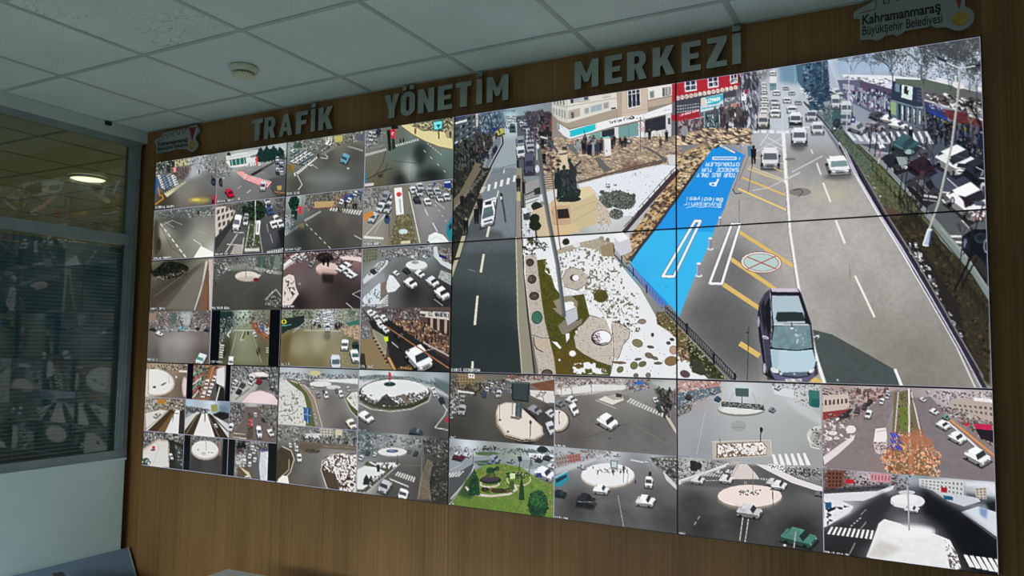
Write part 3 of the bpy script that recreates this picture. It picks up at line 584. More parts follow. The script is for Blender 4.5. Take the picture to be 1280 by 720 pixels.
    p.fill([(1010,380),(1180,370),(1190,570),(1020,570)],(200,170,140));p.fill([(1050,412),(1160,405),(1178,500),(1060,508)],(48,40,42));p.ln([(1000,330),(1010,560),(1180,572)],5,(186,146,116));p.fill([(860,600),(1200,560),(1300,600),(1070,690),(850,690)],(216,192,152));p.ln([(1000,420),(1010,470)],8,(170,110,80))
    p.view((690,180,8))
    p.fill([(60,100),(150,80),(165,260),(75,270)],(216,202,172));p.fill([(50,62),(140,50),(150,92),(60,104)],(208,196,170));p.ln([(0,120),(150,92)],14,(56,66,80));p.fill([(100,30),(150,20),(148,60),(100,64)],(70,62,58))
    ST=(46,54,54)
    p.fill([(80,260),(150,250),(200,280),(215,360),(250,440),(290,460),(280,520),(170,580),(60,580),(40,540),(80,480),(70,380)],ST)
    p.ell(120,232,17,24,ST);p.ell(62,256,15,22,(40,46,46));p.fill([(30,290),(75,275),(90,520),(40,520),(20,380)],(38,44,44));p.ln([(150,258),(270,292),(290,288)],16,ST);p.fill([(165,150),(205,200),(250,260),(240,330),(250,440),(200,440),(180,300)],(52,56,58));p.ln([(230,230),(290,170)],18,(56,58,58));p.ell(175,165,18,22,(44,48,50))
    p.ln([(90,340),(130,390),(110,420)],9,(92,104,104));p.ln([(150,280),(160,400)],8,(78,88,88));p.ln([(200,420),(250,480)],8,(96,106,106));p.ln([(60,560),(110,520)],9,(150,156,156));p.scat([(60,280),(230,280),(270,500),(70,540)],50,(6,20),[(34,40,40),(76,86,86),(60,68,68),(28,32,32)],2.6,80,.3);p.ell(180,550,110,30,(40,44,44))
    # flower bed side strips under the big pole
    p.view((565,210,8))
    p.fill([(730,150),(860,110),(880,250),(735,320)],(160,158,156));p.ln([(735,270),(860,210)],12,(60,60,62));p.fill([(820,210),(880,190),(885,260),(825,270)],(48,54,50));p.fill([(735,310),(880,270),(960,230),(1050,210),(1050,280),(975,360),(900,330),(740,440)],(214,218,220));p.ln([(735,320),(870,280)],10,(80,80,80));p.ln([(735,360),(860,315)],8,(110,110,108))
    p.fill([(700,400),(800,400),(900,560),(850,720),(705,720)],(206,212,218));p.scat([(700,400),(850,400),(850,720),(705,720)],50,(8,22),[(120,124,128),(60,58,58),(235,240,244)],1.8);p.fill([(715,440),(780,450),(770,520),(715,520)],(70,68,66));p.ell(730,430,22,28,(228,232,236))
    p.bush(845,385,50,46,[(44,48,36),(56,60,44),(34,38,28)],60,(8,20),(46,50,38));p.fill([(800,430),(905,390),(940,690),(850,690)],(206,190,160));p.bush(825,505,50,45,[(34,42,28),(48,56,36),(26,32,22)],80,(8,20),(38,46,30));p.bush(830,575,58,50,[(34,42,28),(48,56,36),(26,32,22)],80,(8,20),(36,44,28));p.ln([(838,620),(845,720)],16,(50,46,38))
    # pavement by the tall pole,chequer
    p.fill([(920,20),(1010,20),(1010,220),(940,230)],(196,180,160)); 
    for k in range(9): p.ln([(925,30+k*22),(1010,24+k*22)],8,(74,62,60)) if k % 1 == 0 else None
    p.scat([(905,-240),(1050,-200),(1080,-60),(1010,60),(920,60)],120,(12,34),[(74,64,62),(206,188,160),(150,132,116)],1.8,10,.3)
    p.man(920,-40,130,(28,28,36));p.man(905,-190,120,(30,34,34));p.man(975,-210,110,(50,54,66));p.man(1000,-190,110,(70,74,84))
    # lower garden
    p.view((640,290,8))
    G=[(120,60),(1000,20),(1110,0),(1160,40),(1160,200),(1000,120),(1020,250),(1280,560),(1450,860),(1650,1060),(1780,1260),(1960,1470),(330,1500),(180,900),(120,400)]
    p.fill(G,(232,234,236)); GRN=[(250,280),(330,270),(420,520),(480,640),(640,640),(850,560),(960,640),(960,700),(760,860),(640,1000),(720,1130),(1000,1200),(1020,1240),(1060,1480),(440,1480),(400,1120),(330,860),(270,500)]
    p.fill([(250,280),(340,270),(430,560),(500,650),(720,620),(780,860),(660,960),(640,1100),(850,1240),(1000,1300),(980,1450),(420,1450),(350,1050),(280,700)],(84,84,34));p.tex([(250,280),(440,270),(780,600),(850,1450),(400,1450),(270,600)],.22,18)
    p.fill([(400,1150),(700,1150),(760,1400),(420,1420)],(104,80,30),.6,20)
    p.view((640,385,8));p.scat([(400,380),(620,380),(860,520),(950,640),(430,650)],130,(8,22),[(108,96,34),(84,84,36),(120,84,40),(70,72,30)],1.6);p.scat([(330,0),(700,0),(640,250),(380,380)],150,(8,22),[(70,78,32),(88,92,40),(60,66,28)],1.5)
    p.view((640,290,8))
    p.patch([(430,170),(960,80),(1150,350),(900,560),(830,600),(480,480)],.64,20,(118,112,92),(74,68,60));p.patch([(700,420),(1100,420),(1240,900),(1100,1050),(860,760),(700,640)],.67,20,(116,112,88),(72,66,58));p.patch([(330,230),(430,220),(470,500),(330,400)],.50,22,(236,238,240))
    p.patch([(860,540),(1280,620),(1280,1000),(900,1000)],.69,20,(116,104,80),(60,56,50))
    p.fill([(110,60),(250,60),(240,230),(118,230)],(64,62,40));p.patch([(110,50),(420,40),(420,230),(110,230)],.5,26,(232,236,240));p.bush(245,90,28,50,[(52,60,34),(40,46,26)],40,(8,18));p.bush(300,150,60,45,[(56,64,34),(44,50,28)],70,(8,18));p.fill([(220,175),(300,165),(330,215),(250,240)],(232,236,242))
    GV=[(196,190,180),(150,142,134),(220,214,204),(120,110,102),(176,166,154)]
    def gravel(P,n,base=(192,184,172)): p.fill(P,base);p.scat(P,n,(5,12),GV,1.3)
    gravel([(420,190),(520,150),(700,100),(880,60),(1020,110),(1010,240),(900,240),(860,180),(700,150),(600,180),(440,230)],120,(176,166,148));p.fill([(880,140),(1015,105),(1015,245),(905,245)],(158,142,112));p.ell(645,130,38,26,(226,226,224));p.bush(540,98,36,32,[(48,54,34),(36,40,26)],40,(8,16),(44,48,32));p.ell(895,62,24,20,(150,144,134));p.ell(958,78,20,22,(130,124,112))
    gravel([(130,240),(240,225),(300,700),(330,900),(420,1260),(440,1420),(270,1420),(200,1050),(140,500)],420)
    for x,y,rx,ry in ((180,305,36,36),(200,472,40,42),(222,640,46,38)): p.ell(x,y,rx+4,ry+4,(46,38,36));p.ell(x,y,rx-6,ry-6,(84,72,68));p.scat([(x-30,y-26),(x+30,y-26),(x+30,y+26),(x-30,y+26)],16,(5,12),[(110,100,96),(56,48,46),(140,132,128)])
    p.view((640,385,8));p.ell(250,95,54,66,(36,60,52));p.ell(250,95,46,58,(66,116,98));p.scat([(210,50),(290,50),(290,140),(210,140)],20,(6,14),[(90,140,120),(50,96,80)])
    p.ln([(200,270),(240,280),(300,300),(380,300),(470,290)],6,(56,66,50));p.ell(300,370,80,66,(196,180,160));p.scat([(230,310),(370,310),(380,430),(230,430)],60,(5,12),GV);p.ln([(215,290),(225,370),(250,410),(310,440)],9,(50,50,50));p.ell(350,655,58,44,(60,52,50));p.ell(350,660,44,36,(96,84,80))
    p.fill([(400,0),(480,60),(560,0)],(150,142,120));p.fill([(420,0),(500,20),(500,80),(440,40)],(150,142,124));p.fill([(460,180),(520,120),(660,130),(700,100),(700,150),(600,220),(540,262),(500,262)],(138,130,116))
    p.fill([(490,-60),(560,-110),(640,-60),(660,110),(560,172),(500,20)],(206,208,212));p.fill([(490,-60),(560,-110),(640,-50),(640,-5),(515,45)],(240,241,243));p.fill([(515,45),(640,-5),(655,105),(555,170)],(196,198,206));p.ln([(515,45),(640,-5)],5,(120,120,126))
    p.view((640,290,8));p.fill([(410,690),(530,640),(600,640),(660,700),(650,760),(600,720),(530,700),(470,800)],(150,142,120)); 
    gravel([(500,470),(540,380),(600,355),(680,375),(760,430),(740,520),(650,580),(520,540)],130);p.ln([(500,475),(540,380),(600,352),(690,375)],5,(96,84,76));p.ln([(520,545),(650,583),(745,520)],5,(90,80,70));p.ell(625,458,46,34,(60,54,52));p.ell(636,458,34,30,(244,244,246))
    p.ell(888,640,72,66,(86,84,40));p.scat([(820,580),(960,580),(960,700),(820,700)],50,(8,18),[(110,106,52),(70,70,36)]);p.ell(580,715,42,20,(240,240,240))
    p.view((640,385,8)); gravel([(620,290),(680,190),(780,70),(930,110),(1000,180),(1010,580),(850,530),(720,460),(640,400)],420,(198,190,178));p.ln([(700,170),(780,72),(860,95)],6,(90,84,70)); gravel([(995,135),(1090,160),(1180,215),(1170,300),(1110,370),(1070,490),(1020,510)],150,(202,192,182));p.ln([(1005,135),(1090,160),(1180,215),(1170,300),(1110,370),(1070,490),(1040,520)],6,(50,42,42));p.ln([(990,140),(1012,320),(1018,500),(985,660)],6,(44,40,38))
    p.fill([(935,105),(990,110),(1000,260),(980,220)],(240,240,240));p.ell(895,298,104,80,(46,38,40));p.ell(900,295,92,70,(244,244,246));p.bush(855,300,52,46,[(110,70,84),(70,44,56),(150,110,120)],50,(8,18));p.ln([(810,320),(880,360),(950,345)],9,(60,50,60))
    p.patch([(590,560),(760,540),(900,560),(960,660),(620,660)],.47,40,(236,238,240),(90,80,60));p.fill([(398,335),(450,340),(495,395),(480,412)],WHITE);p.fill([(535,260),(575,250),(575,300),(545,345)],WHITE);p.ell(605,455,34,30,WHITE);p.ell(475,520,11,12,WHITE);p.fill([(628,235),(655,222),(645,265)],WHITE)
    # brown and green bare spots on the snow beside the fence
    p.view((770,390,8))
    for x,y,rx,ry,r,c in ((262,95,36,22,0,(150,130,124)),(215,312,52,36,20,(134,128,98)),(330,435,40,24,20,(124,108,92)),(390,462,30,14,20,(124,108,92)),(180,535,34,36,40,(118,118,76)),(265,520,38,24,-20,(110,108,76)),(42,575,34,26,-40,(116,116,72)),(550,490,62,44,-10,(140,112,76)),(200,635,22,18,0,(110,106,104)),(322,632,22,22,-40,(132,116,118)),(30,505,70,10,4,(126,104,76)),(365,228,11,18,0,(70,64,64)),(345,350,32,12,10,(96,90,84)),(560,275,20,12,10,(70,64,60)),(524,310,18,14,10,(84,78,72)),(420,512,40,10,0,(110,96,80)),(220,472,34,9,-8,(100,94,88)),(690,620,48,32,20,(92,76,74)),(120,118,12,8,0,(60,56,56)),(28,96,12,8,0,(60,56,56)),(575,380,36,40,0,(190,160,140))):
        p.ell(x,y,rx+4,ry+4,(52,44,40),r);p.ell(x,y,rx,ry,c,r)
    p.scat([(0,60),(600,200),(600,640),(0,640)],40,(5,12),[(80,76,74),(120,116,112)])
    p.fill([(400,0),(490,0),(620,130),(1130,680),(920,660),(740,560),(740,500),(620,440),(600,260),(520,190),(410,120)],(104,96,64));p.scat([(400,0),(490,0),(620,130),(740,260),(740,520),(620,440),(600,260),(520,190),(410,120)],240,(8,24),[(84,80,44),(190,180,150),(60,52,38),(150,120,90),(120,112,66)],1.5);p.fill([(700,300),(770,300),(1100,670),(920,660),(760,600),(740,480)],(56,58,36));p.scat([(700,280),(770,280),(1100,660),(920,660),(740,560)],240,(8,22),[(74,80,44),(46,48,30),(110,110,70),(36,38,26),(180,176,150)],1.4);p.fill([(760,480),(850,500),(920,620),(760,590)],(66,64,56))
    p.scat([(610,330),(720,330),(730,500),(620,500)],60,(10,26),[(150,110,90),(80,52,40),(200,170,150)]);p.fill([(800,640),(880,630),(920,665),(840,665)],(230,232,234))
    p.ln([(490,0),(620,140),(1140,690)],10,(150,146,138)); 
    p.view(A)
    # yellow hatching,white lines
    Y=(222,190,112)
    for a,b,w in (((935,211),(980,227),2),((928,222),(982,244),2.3),((923,289),(992,333),4.4),((914,324),(970,362),5),((905,356),(950,386),5.6),((926,430),(948,444),6.5),((1000,465),(1030,482),7),((937,208),(983,226),2),((940,196),(982,205),1.5)): p.ln([a,b],w,Y if w > 2 else (206,196,170))
    p.ln([(923,236),(982,262)],2.2,(236,206,130));p.ln([(930,252),(983,282)],0.01,Y)
    p.ln([(979,165),(983,230),(987,290),(1001,380),(1022,452),(1032,483)],4.4,(238,238,238));p.ln([(981.5,230),(985.5,290),(999,380),(1018,452)],.8,(110,90,90));p.ln([(979,90),(978,165)],2,(236,238,240))
    p.ln([(882,224),(940,160)],.01,WHITE);p.ln([(1000,215),(960,235),(940,238)],1,(206,206,206));p.ln([(1028,195),(990,215)],1.4,(206,208,210));p.ln([(983,225),(1000,216)],1.2,(200,202,204));p.ln([(948,153),(1000,153)],.01,WHITE)
    p.dash((943,164),(1000,165),6,4.0,(236,238,240),.5);p.ln([(934,158),(1012,159)],1.2,(236,238,240));p.ln([(960,168),(950,182)],1,(230,230,232));p.ln([(982,185),(960,172)],1,(226,226,228));p.ln([(957,178),(980,188)],.8,(226,226,228));p.ln([(940,192),(978,172)],.8,(220,220,222))
    for a,b,w in (((1014,187),(1016,192),1.4),((1021,204),(1026,218),1.8),((1029,229),(1038,252),2.2),((1045,276),(1056,304),2.8),((1069,345),(1093,396),2.6),((1119,462),(1127,482),3.6)): p.ln([a,b],w,(238,238,238))
    p.ell(951.5,328,26,13.6,(150,90,84),3);p.ell(951.5,328,25,12.8,(226,226,222),3);p.ell(951.5,328,22.5,11.2,(150,84,78),3);p.ell(951.5,328,21.6,10.5,(188,210,206),3);p.ln([(934,321),(970,336)],1.6,(176,110,104));p.ln([(933,337),(970,320)],1.6,(176,110,104))
    p.ell(1000,240,14,5,(110,106,102),al=.6);p.ell(988,199,7,1.6,(120,120,118));p.ln([(992,238),(1000,236),(1004,240),(998,246)],1,(80,76,72));p.ln([(936,408),(934,476)],.9,(60,60,60));p.ln([(924,290),(924,250)],.8,(120,120,120));p.ell(934,416,1.2,1.2,(40,40,40));p.ell(1047,475,1.2,1.2,(230,230,230))
    p.ln([(1062,330),(1063,350)],.8,(130,128,124))
    p.view((780,160,3.2727)); hollow([(441,393),(475,393),(400,637),(350,636)],None,11);p.ln([(492,112),(446,255),(455,268),(480,266)],4,(60,56,66));p.ln([(492,110),(446,250)],1.8,(214,200,206));p.ln([(508,120),(470,215)],2.5,(120,110,116));p.ln([(522,160),(508,262)],2.5,(110,80,76));p.view(A)
    # bollards
    for x,y,s_ in ((888,308,1.),(873.5,341,1.15),(900,280,.8)):
        p.ell(x,y+3*s_,4*s_,1.8*s_,(230,230,232));p.fill([(x-2.4*s_,y-10*s_),(x+2*s_,y-10*s_),(x+2.2*s_,y+3*s_),(x-2.4*s_,y+3*s_)],(140,140,160));p.ell(x-.2*s_,y-10*s_,2.4*s_,1.4*s_,(236,236,238));p.ln([(x-1.6*s_,y-8*s_),(x-1.6*s_,y+2*s_)],.9,(200,200,206))
    # iron fence at the lower left of the road
    p.view((770,390,8))
    for k in range(34): t=k/33; x=500+t*700; y=-20+t*690;p.ln([(x,y-50),(x-4,y+26)],6,(20,22,30))
    p.ln([(490,-50),(620,60),(780,200),(1210,650)],7,(22,24,32));p.ln([(500,0),(640,140),(1170,680)],8,(18,20,26))
    for x,y in ((710,160),(980,460),(1190,660)): p.ln([(x,y-40),(x,y+60)],20,(16,18,24))
    # silver people-carrier
    p.view((920,350,5.54)); dk=(28,30,40)
    p.fill([(150,330),(230,420),(215,690),(500,705),(570,650),(560,560),(300,640)],(54,52,50),.9,3)
    p.fill([(240,58),(430,60),(450,90),(520,300),(552,560),(548,640),(510,690),(400,700),(270,695),(200,660),(185,560),(160,400),(148,260),(160,160),(200,95)],dk)
    p.fill([(160,160),(200,90),(238,60),(245,300),(232,420),(240,600),(215,640),(195,480),(172,300)],(70,68,86));p.fill([(200,180),(236,110),(242,330),(225,400),(205,300)],(24,28,34));p.fill([(172,180),(196,130),(206,330),(200,360),(180,280)],(34,36,44))
    p.fill([(240,56),(425,58),(436,84),(250,82)],(206,196,210));p.fill([(250,92),(428,95),(470,222),(478,300),(262,300),(248,180)],(178,196,206));p.fill([(250,92),(428,95),(434,110),(248,108)],(30,32,40));p.fill([(285,224),(460,224),(476,280),(470,286),(290,286),(276,270)],(44,54,54));p.ln([(285,224),(460,224),(476,282),(290,288),(276,268),(285,224)],3,(24,28,32))
    p.fill([(262,300),(500,306),(520,320),(258,318)],(200,206,214));p.fill([(262,318),(514,318),(530,470),(420,486),(250,470),(242,440)],(120,146,152));p.tex([(262,318),(514,318),(530,470),(420,486),(250,470),(242,440)],.14,30);p.scat([(400,340),(480,360),(500,460),(420,460)],16,(8,22),[(190,206,210),(150,176,180)],1.3);p.ln([(262,318),(242,450),(252,472),(420,488),(530,472)],7,(24,28,34));p.ln([(262,318),(514,318),(530,470)],4,(40,40,48));p.fill([(375,330),(398,330),(396,342),(378,342)],(226,230,232));p.ln([(384,292),(388,322)],5,(24,24,30))
    p.fill([(238,480),(420,492),(530,482),(552,560),(545,600),(490,640),(330,645),(250,600)],(188,212,222));p.fill([(238,480),(300,484),(290,610),(250,600)],(170,190,202),.6,6);p.ln([(330,650),(420,660),(490,648)],12,(60,66,84));p.fill([(330,640),(490,636),(500,662),(420,672),(330,660)],(96,108,128));p.ell(404,651,8,5,(210,214,220))
    p.ell(262,622,26,22,(150,164,172),40);p.ell(262,622,22,18,(214,220,224),40);p.ell(282,632,16,14,(226,230,232),30);p.ell(312,648,13,11,(206,210,214));p.ell(524,626,24,16,(200,206,212),-40);p.ell(518,630,13,10,(235,238,240),-40)
    p.fill([(240,640),(330,668),(420,680),(500,668),(548,630),(540,670),(500,696),(390,702),(270,690)],(104,100,134));p.fill([(340,686),(455,684),(455,700),(345,703)],(226,222,226));p.scat([(350,688),(450,686),(450,698),(350,700)],22,(4,7),[(40,40,50)])
    p.ell(203,398,24,11,(214,216,222),18);p.ell(203,400,18,7,(150,156,166),18);p.ell(558,396,22,13,(206,208,216),-30);p.ell(554,402,14,7,(50,50,60),-30)
    p.ell(197,612,15,44,(44,44,50));p.ell(197,612,10,36,(190,184,190));p.ell(156,288,8,38,(170,166,172));p.ln([(235,60),(248,300),(240,460)],4,(190,186,204));p.ln([(172,300),(195,480),(215,640)],4,(120,116,140))
    # red shop building and its signs
    p.view((840,90,8))
    p.fill([(0,100),(700,0),(1000,-60),(1000,100),(860,330),(860,560),(790,600),(0,640)],(110,108,116))
    p.fill([(45,100),(680,-10),(680,130),(640,150),(45,240)],(178,44,60));p.fill([(0,105),(35,100),(35,300),(0,300)],(178,44,60))
    for x,y,w,h in ((125,78,130,120),(355,45,118,115),(580,20,80,100)):
        p.fill([(x,y+6),(x+w*.9,y-6),(x+w*.95,y+h-12),(x+4,y+h+4)],(232,232,236));p.wins([(x+6,y+10),(x+w*.86,y),(x+w*.9,y+h-22),(x+10,y+h-6)],2,2,(44,50,76),.8,.78,jit=30);p.scat([(x+20,y+60),(x+w*.8,y+50),(x+w*.8,y+h-20),(x+20,y+h-10)],14,(6,14),[(150,160,170),(210,214,218)])
        p.ln([(x-8,y+h*.5+6),(x+w,y+h*.5-10)],5,(222,222,226))
    for k in range(14): x=58+k*44.5; y=262-k*8.2;p.ell(x,y,20,22,(226,206,200));p.ell(x,y,13,15,(236,226,212));p.text('OMERCILIKHALIK'[k],(x-8,y+9),(22,0),(0,-16),3.4,(180,70,70) if k % 2 else (110,70,60),.3)
    p.fill([(48,290),(280,240),(510,215),(640,175),(640,240),(515,330),(285,400),(48,470)],(74,76,86));p.wins([(48,330),(275,300),(275,390),(48,420)],9,3,(160,162,168),.7,.45,jit=40)
    p.fill([(288,262),(510,215),(515,352),(285,402)],(206,222,228));p.fill([(330,258),(508,222),(512,280),(440,322),(346,330)],(62,178,196));p.fill([(290,262),(335,255),(350,330),(300,350)],(222,214,204));p.text('UZMAN',(345,312),(28,-6),(-1,-36),9,(250,250,250),.3);p.ln([(295,370),(505,330)],13,(80,176,190));p.scat([(295,362),(505,322),(505,342),(295,384)],30,(5,9),[(236,242,244)]);p.fill([(380,228),(430,220),(420,236),(390,240)],(40,60,70))
    p.fill([(0,430),(45,425),(270,372),(275,440),(325,445),(60,500),(0,480)],(166,44,58));p.text('LEM BEREN TURKAN',(82,440),(12,-3.2),(0,-15),4.5,(240,225,228),.3);p.ln([(70,505),(325,445)],6,(215,212,216))
    p.fill([(45,505),(325,450),(325,580),(45,620)],(86,80,90));p.scat([(60,500),(325,455),(325,580),(60,610)],90,(10,30),[(50,46,52),(120,100,108),(150,146,154),(180,160,160),(90,60,70)],1.8,80,.3)
    p.fill([(328,410),(465,385),(465,600),(330,590)],(64,88,94));p.wins([(350,420),(440,408),(440,450),(350,460)],4,1,(160,180,184),.6,.5);p.scat([(335,460),(460,450),(460,590),(335,585)],60,(8,26),[(100,120,124),(36,46,52),(190,196,196)],1.5);p.ln([(324,400),(324,580)],6,(214,216,220));p.fill([(470,380),(505,372),(505,510),(475,520)],(196,200,204));p.ln([(488,390),(490,500)],8,(50,52,58))
    p.fill([(510,365),(640,290),(700,310),(720,330),(640,350),(530,380)],(176,168,164));p.fill([(600,320),(700,310),(700,345),(620,350)],(190,130,134));p.fill([(520,260),(640,240),(640,310),(525,330)],(110,112,120));p.text('ACIM',(528,300),(26,-4),(0,-34),5,(214,216,222),.3)
    p.fill([(505,380),(690,345),(690,560),(505,600)],(88,88,94));p.scat([(510,380),(690,350),(690,560),(510,590)],110,(12,36),[(56,54,60),(150,148,152),(206,206,208),(110,100,104)],2.2,75,.3);p.ell(595,500,42,44,(206,204,206));p.ell(598,488,26,22,(120,116,122))
    p.scat([(680,0),(880,-30),(880,300),(850,560),(690,580),(690,200)],520,(14,46),[(70,72,82),(110,112,124),(150,154,166),(196,200,212),(56,58,66)],3.,78,.2)
    p.fill([(690,215),(742,205),(745,280),(692,290)],(232,234,240));p.fill([(700,225),(715,222),(716,240),(702,243)],(150,60,70));p.fill([(725,180),(765,175),(762,215),(724,222)],(150,44,80));p.fill([(640,250),(690,190),(690,40),(720,30),(700,230),(660,270)],(150,154,164),.6)
    p.crowd([(430,470),(760,450),(760,560),(430,580)],20,130,((36,36,42),(60,58,64),(90,86,92)))
    PV2=[(45,640),(330,590),(780,570),(800,720),(45,720)]
    p.fill([(45,620),(330,575),(790,560),(790,720),(45,720)],(170,150,132));p.scat([(45,620),(330,575),(790,560),(790,720),(45,720)],260,(10,34),[(84,70,66),(214,190,156),(130,112,100),(236,216,184)],3,18,.12);p.ln([(250,640),(500,690),(780,620)],9,(80,72,74));p.man(115,700,150,(36,38,44),(160,160,160));p.ell(125,590,38,52,(150,152,158));p.man(660,590,120,(60,62,70));p.man(550,600,110,(40,40,48))
    p.ln([(790,380),(788,640)],6,(90,92,104));p.ln([(505,420),(505,690)],6,(96,90,94));p.ln([(230,560),(235,680)],6,(110,100,100))
    # far avenue: haze,queue of cars
    p.fill([(880,0),(1060,-60),(1280,-80),(1280,200),(1150,600),(800,560),(860,450)],(196,202,210),.85,12)
    p.fill([(1060,-80),(1280,-110),(1280,120),(1190,120),(1080,100)],(110,146,170),.9,16);p.fill([(820,-60),(1000,-70),(960,60),(880,90)],(150,156,160),.8,12);p.scat([(830,-50),(970,-60),(930,60),(880,110)],80,(8,26),[(110,116,116),(190,196,200),(136,146,140)],2,60,.5)
    p.fill([(975,40),(1045,40),(1045,110),(975,110)],(224,228,230));p.fill([(975,110),(1045,110),(1040,185),(978,185)],(120,150,158));p.wins([(980,112),(1040,112),(1038,150),(982,150)],3,1,(80,108,118))
    for x,y,w in ((915,130,24),(917,165,26),(920,205,28),(925,270,32),(925,325,34),(922,380,36),(920,430,42)): p.car(x,y,(0,w*.55),(w,0),w*.7,(216,216,214),(120,124,132))
    p.car(912,510,(0,52),(56,0),62,(206,200,194),(96,96,104),shadow=(76,78,84))
    for x,y,w,c in ((1008,20,28,(225,228,232)),(1045,215,32,(222,224,226)),(1022,300,38,(196,198,204)),(1030,345,42,(206,210,214)),(1032,425,48,(228,230,232))): p.car(x,y,(0,w*.6),(w,0),w*.75,c,(96,104,114),shadow=(90,94,102))
    for x,y,w,c in ((1140,165,26,(190,196,204)),(1198,215,28,(190,196,206)),(1150,290,36,(214,218,222)),(1200,385,46,(218,222,226)),(1262,310,30,(176,182,190))): p.car(x,y,(2,w*.6),(w,0),w*.72,c,(84,92,104),shadow=(90,96,106))
    p.view((930,130,8))
    p.fill([(600,0),(700,0),(900,250),(1140,640),(1120,720),(1000,560),(780,200)],(120,126,138));p.ln([(600,-20),(790,170),(960,390),(1200,720)],14,(62,60,72));p.ln([(590,0),(780,180),(950,400),(1130,690)],6,(216,218,224))
    p.ell(200,225,70,24,(110,112,118),soft=8,al=.8);p.car(190,190,(0,42),(52,0),60,(206,200,194),(96,98,106),front=True)
    p.car(515,175,(2,50),(58,0),66,(224,226,230),(88,94,104),shadow=(70,72,80));p.fill([(455,180),(575,180),(570,215),(460,215)],(40,42,50));p.ln([(505,186),(535,186)],7,(220,220,220))
    p.car(675,130,(0,40),(52,0),58,(196,200,208),(84,92,104),shadow=(86,90,98));p.car(735,260,(4,44),(58,0),58,(214,218,222),(100,106,116),shadow=(92,96,104))
    p.ell(545,430,80,40,(86,88,92),soft=14,al=.8);p.car(552,345,(2,62),(70,0),74,(222,226,230),(96,102,112),shadow=(66,68,74));p.ln([(500,398),(620,398)],12,(50,52,58))
    p.ell(265,640,90,30,(84,86,88),soft=10,al=.8);p.car(262,570,(0,72),(82,0),92,(222,224,228),(100,104,116),shadow=(70,72,76));p.ln([(205,612),(325,612)],7,(90,92,98));p.ell(180,515,10,7,(30,30,36));p.ell(358,520,10,7,(30,30,36))
    p.fill([(35,420),(75,415),(72,520),(40,530)],(84,130,160));p.man(95,600,190,(30,30,40),(40,36,40));p.ln([(85,600),(75,640)],8,(40,40,46))
    for a,b in (((40,650),(250,730)),((300,640),(390,680))): p.ln([a,b],10,(222,196,140))
    p.ell(940,730,150,30,(96,94,92),soft=12,al=.8);p.car(942,640,(22,62),(98,-6),84,(236,238,240),(130,152,154),shadow=(80,80,80));p.ln([(880,655),(1055,670)],6,(200,204,208));p.ell(1010,662,16,8,(226,230,232))
    # median with trees,dark conifers
    p.view((840,50,4.8))
    p.fill([(740,120),(870,95),(935,110),(950,400),(905,420),(850,380),(790,300),(755,250)],(78,108,130));p.scat([(780,110),(930,95),(945,400),(900,420),(850,360),(790,280)],420,(6,20),[(44,66,88),(60,86,106),(90,120,140),(34,50,72),(120,150,170)],1.6,80,.6);p.fir(890,100,420,130,[(48,70,90),(36,54,76),(66,92,110),(84,112,130)],260)
    p.scat([(770,280),(840,330),(870,370),(860,390),(780,330)],40,(5,14),[(230,236,240),(70,90,100)]);p.ln([(738,120),(738,250)],3,(170,200,215));p.ln([(900,110),(902,260)],2,(180,206,222))
    p.view((1020,40,4.5))
    SKY=[(0,150),(930,10),(940,330),(600,330),(400,300),(150,260),(60,300)]
    p.fill([(60,150),(930,15),(940,300),(120,300)],(196,208,224));p.fill([(100,150),(420,100),(430,240),(120,250)],(160,182,206),.8,14);p.fill([(820,30),(930,10),(935,130),(830,110)],(228,232,236),.9,12)
    p.tex([(60,150),(930,15),(940,300),(120,300)],.06,40)
    def bare(x,y,h,n,col,w=2,**k):
        for _ in range(n): p.tree(x+(RNG.random()-.5)*14,y,h*(.8+.4*RNG.random()),col,w,lean=(RNG.random()-.5)*.5,**k)
    for x,y,h,n in ((420,250,240,5),(590,240,300,7),(700,260,300,6),(800,290,330,7),(880,300,300,6),(320,250,180,3),(200,250,130,3),(520,230,250,4),(760,200,220,5),(860,190,220,5)): bare(x,y,h,n,(92,104,116) if x < 760 else (100,112,110),1.5,depth=6,spread=.5)
    p.scat([(380,110),(930,60),(935,260),(700,280),(420,240)],900,(3,9),[(130,142,150),(100,112,120),(170,182,192),(84,98,96)],2.2,60,1.)
    p.ln([(435,250),(415,210),(470,130)],7,(110,112,116));p.ln([(405,190),(350,150)],5,(110,112,116));p.ln([(592,330),(595,200),(560,150),(500,110)],8,(104,110,120));p.ln([(595,200),(660,130)],5,(110,114,122))
    p.fill([(130,245),(340,225),(600,240),(940,330),(940,380),(600,330),(430,270),(150,290)],(150,156,162),.4,6)
    # snowy roofs
    p.fill([(150,238),(420,245),(600,262),(600,285),(420,270),(150,255)],(226,230,236));p.fill([(170,262),(240,258),(420,290),(420,318),(330,300),(240,290)],(216,222,232));p.scat([(150,250),(420,262),(420,310),(170,280)],60,(5,14),[(150,150,160),(236,240,244),(110,100,110)],2.2,5,.2);p.fill([(620,262),(720,275),(800,300),(940,345),(940,360),(700,300)],(216,220,226))
    # shop row
    p.fill([(120,270),(245,270),(420,320),(430,330),(420,480),(300,450),(150,370)],(104,106,132));p.fill([(245,275),(430,322),(425,360),(250,330)],(92,82,106));p.scat([(150,300),(420,340),(410,470),(180,380)],150,(6,20),[(70,72,98),(150,156,176),(196,204,214),(48,50,70),(120,80,96)],1.8,75,.3);p.fill([(150,290),(215,300),(215,330),(150,320)],(170,170,186));p.wins([(215,320),(400,365),(400,450),(215,385)],7,1,(150,170,180),.3,.7,jit=40)
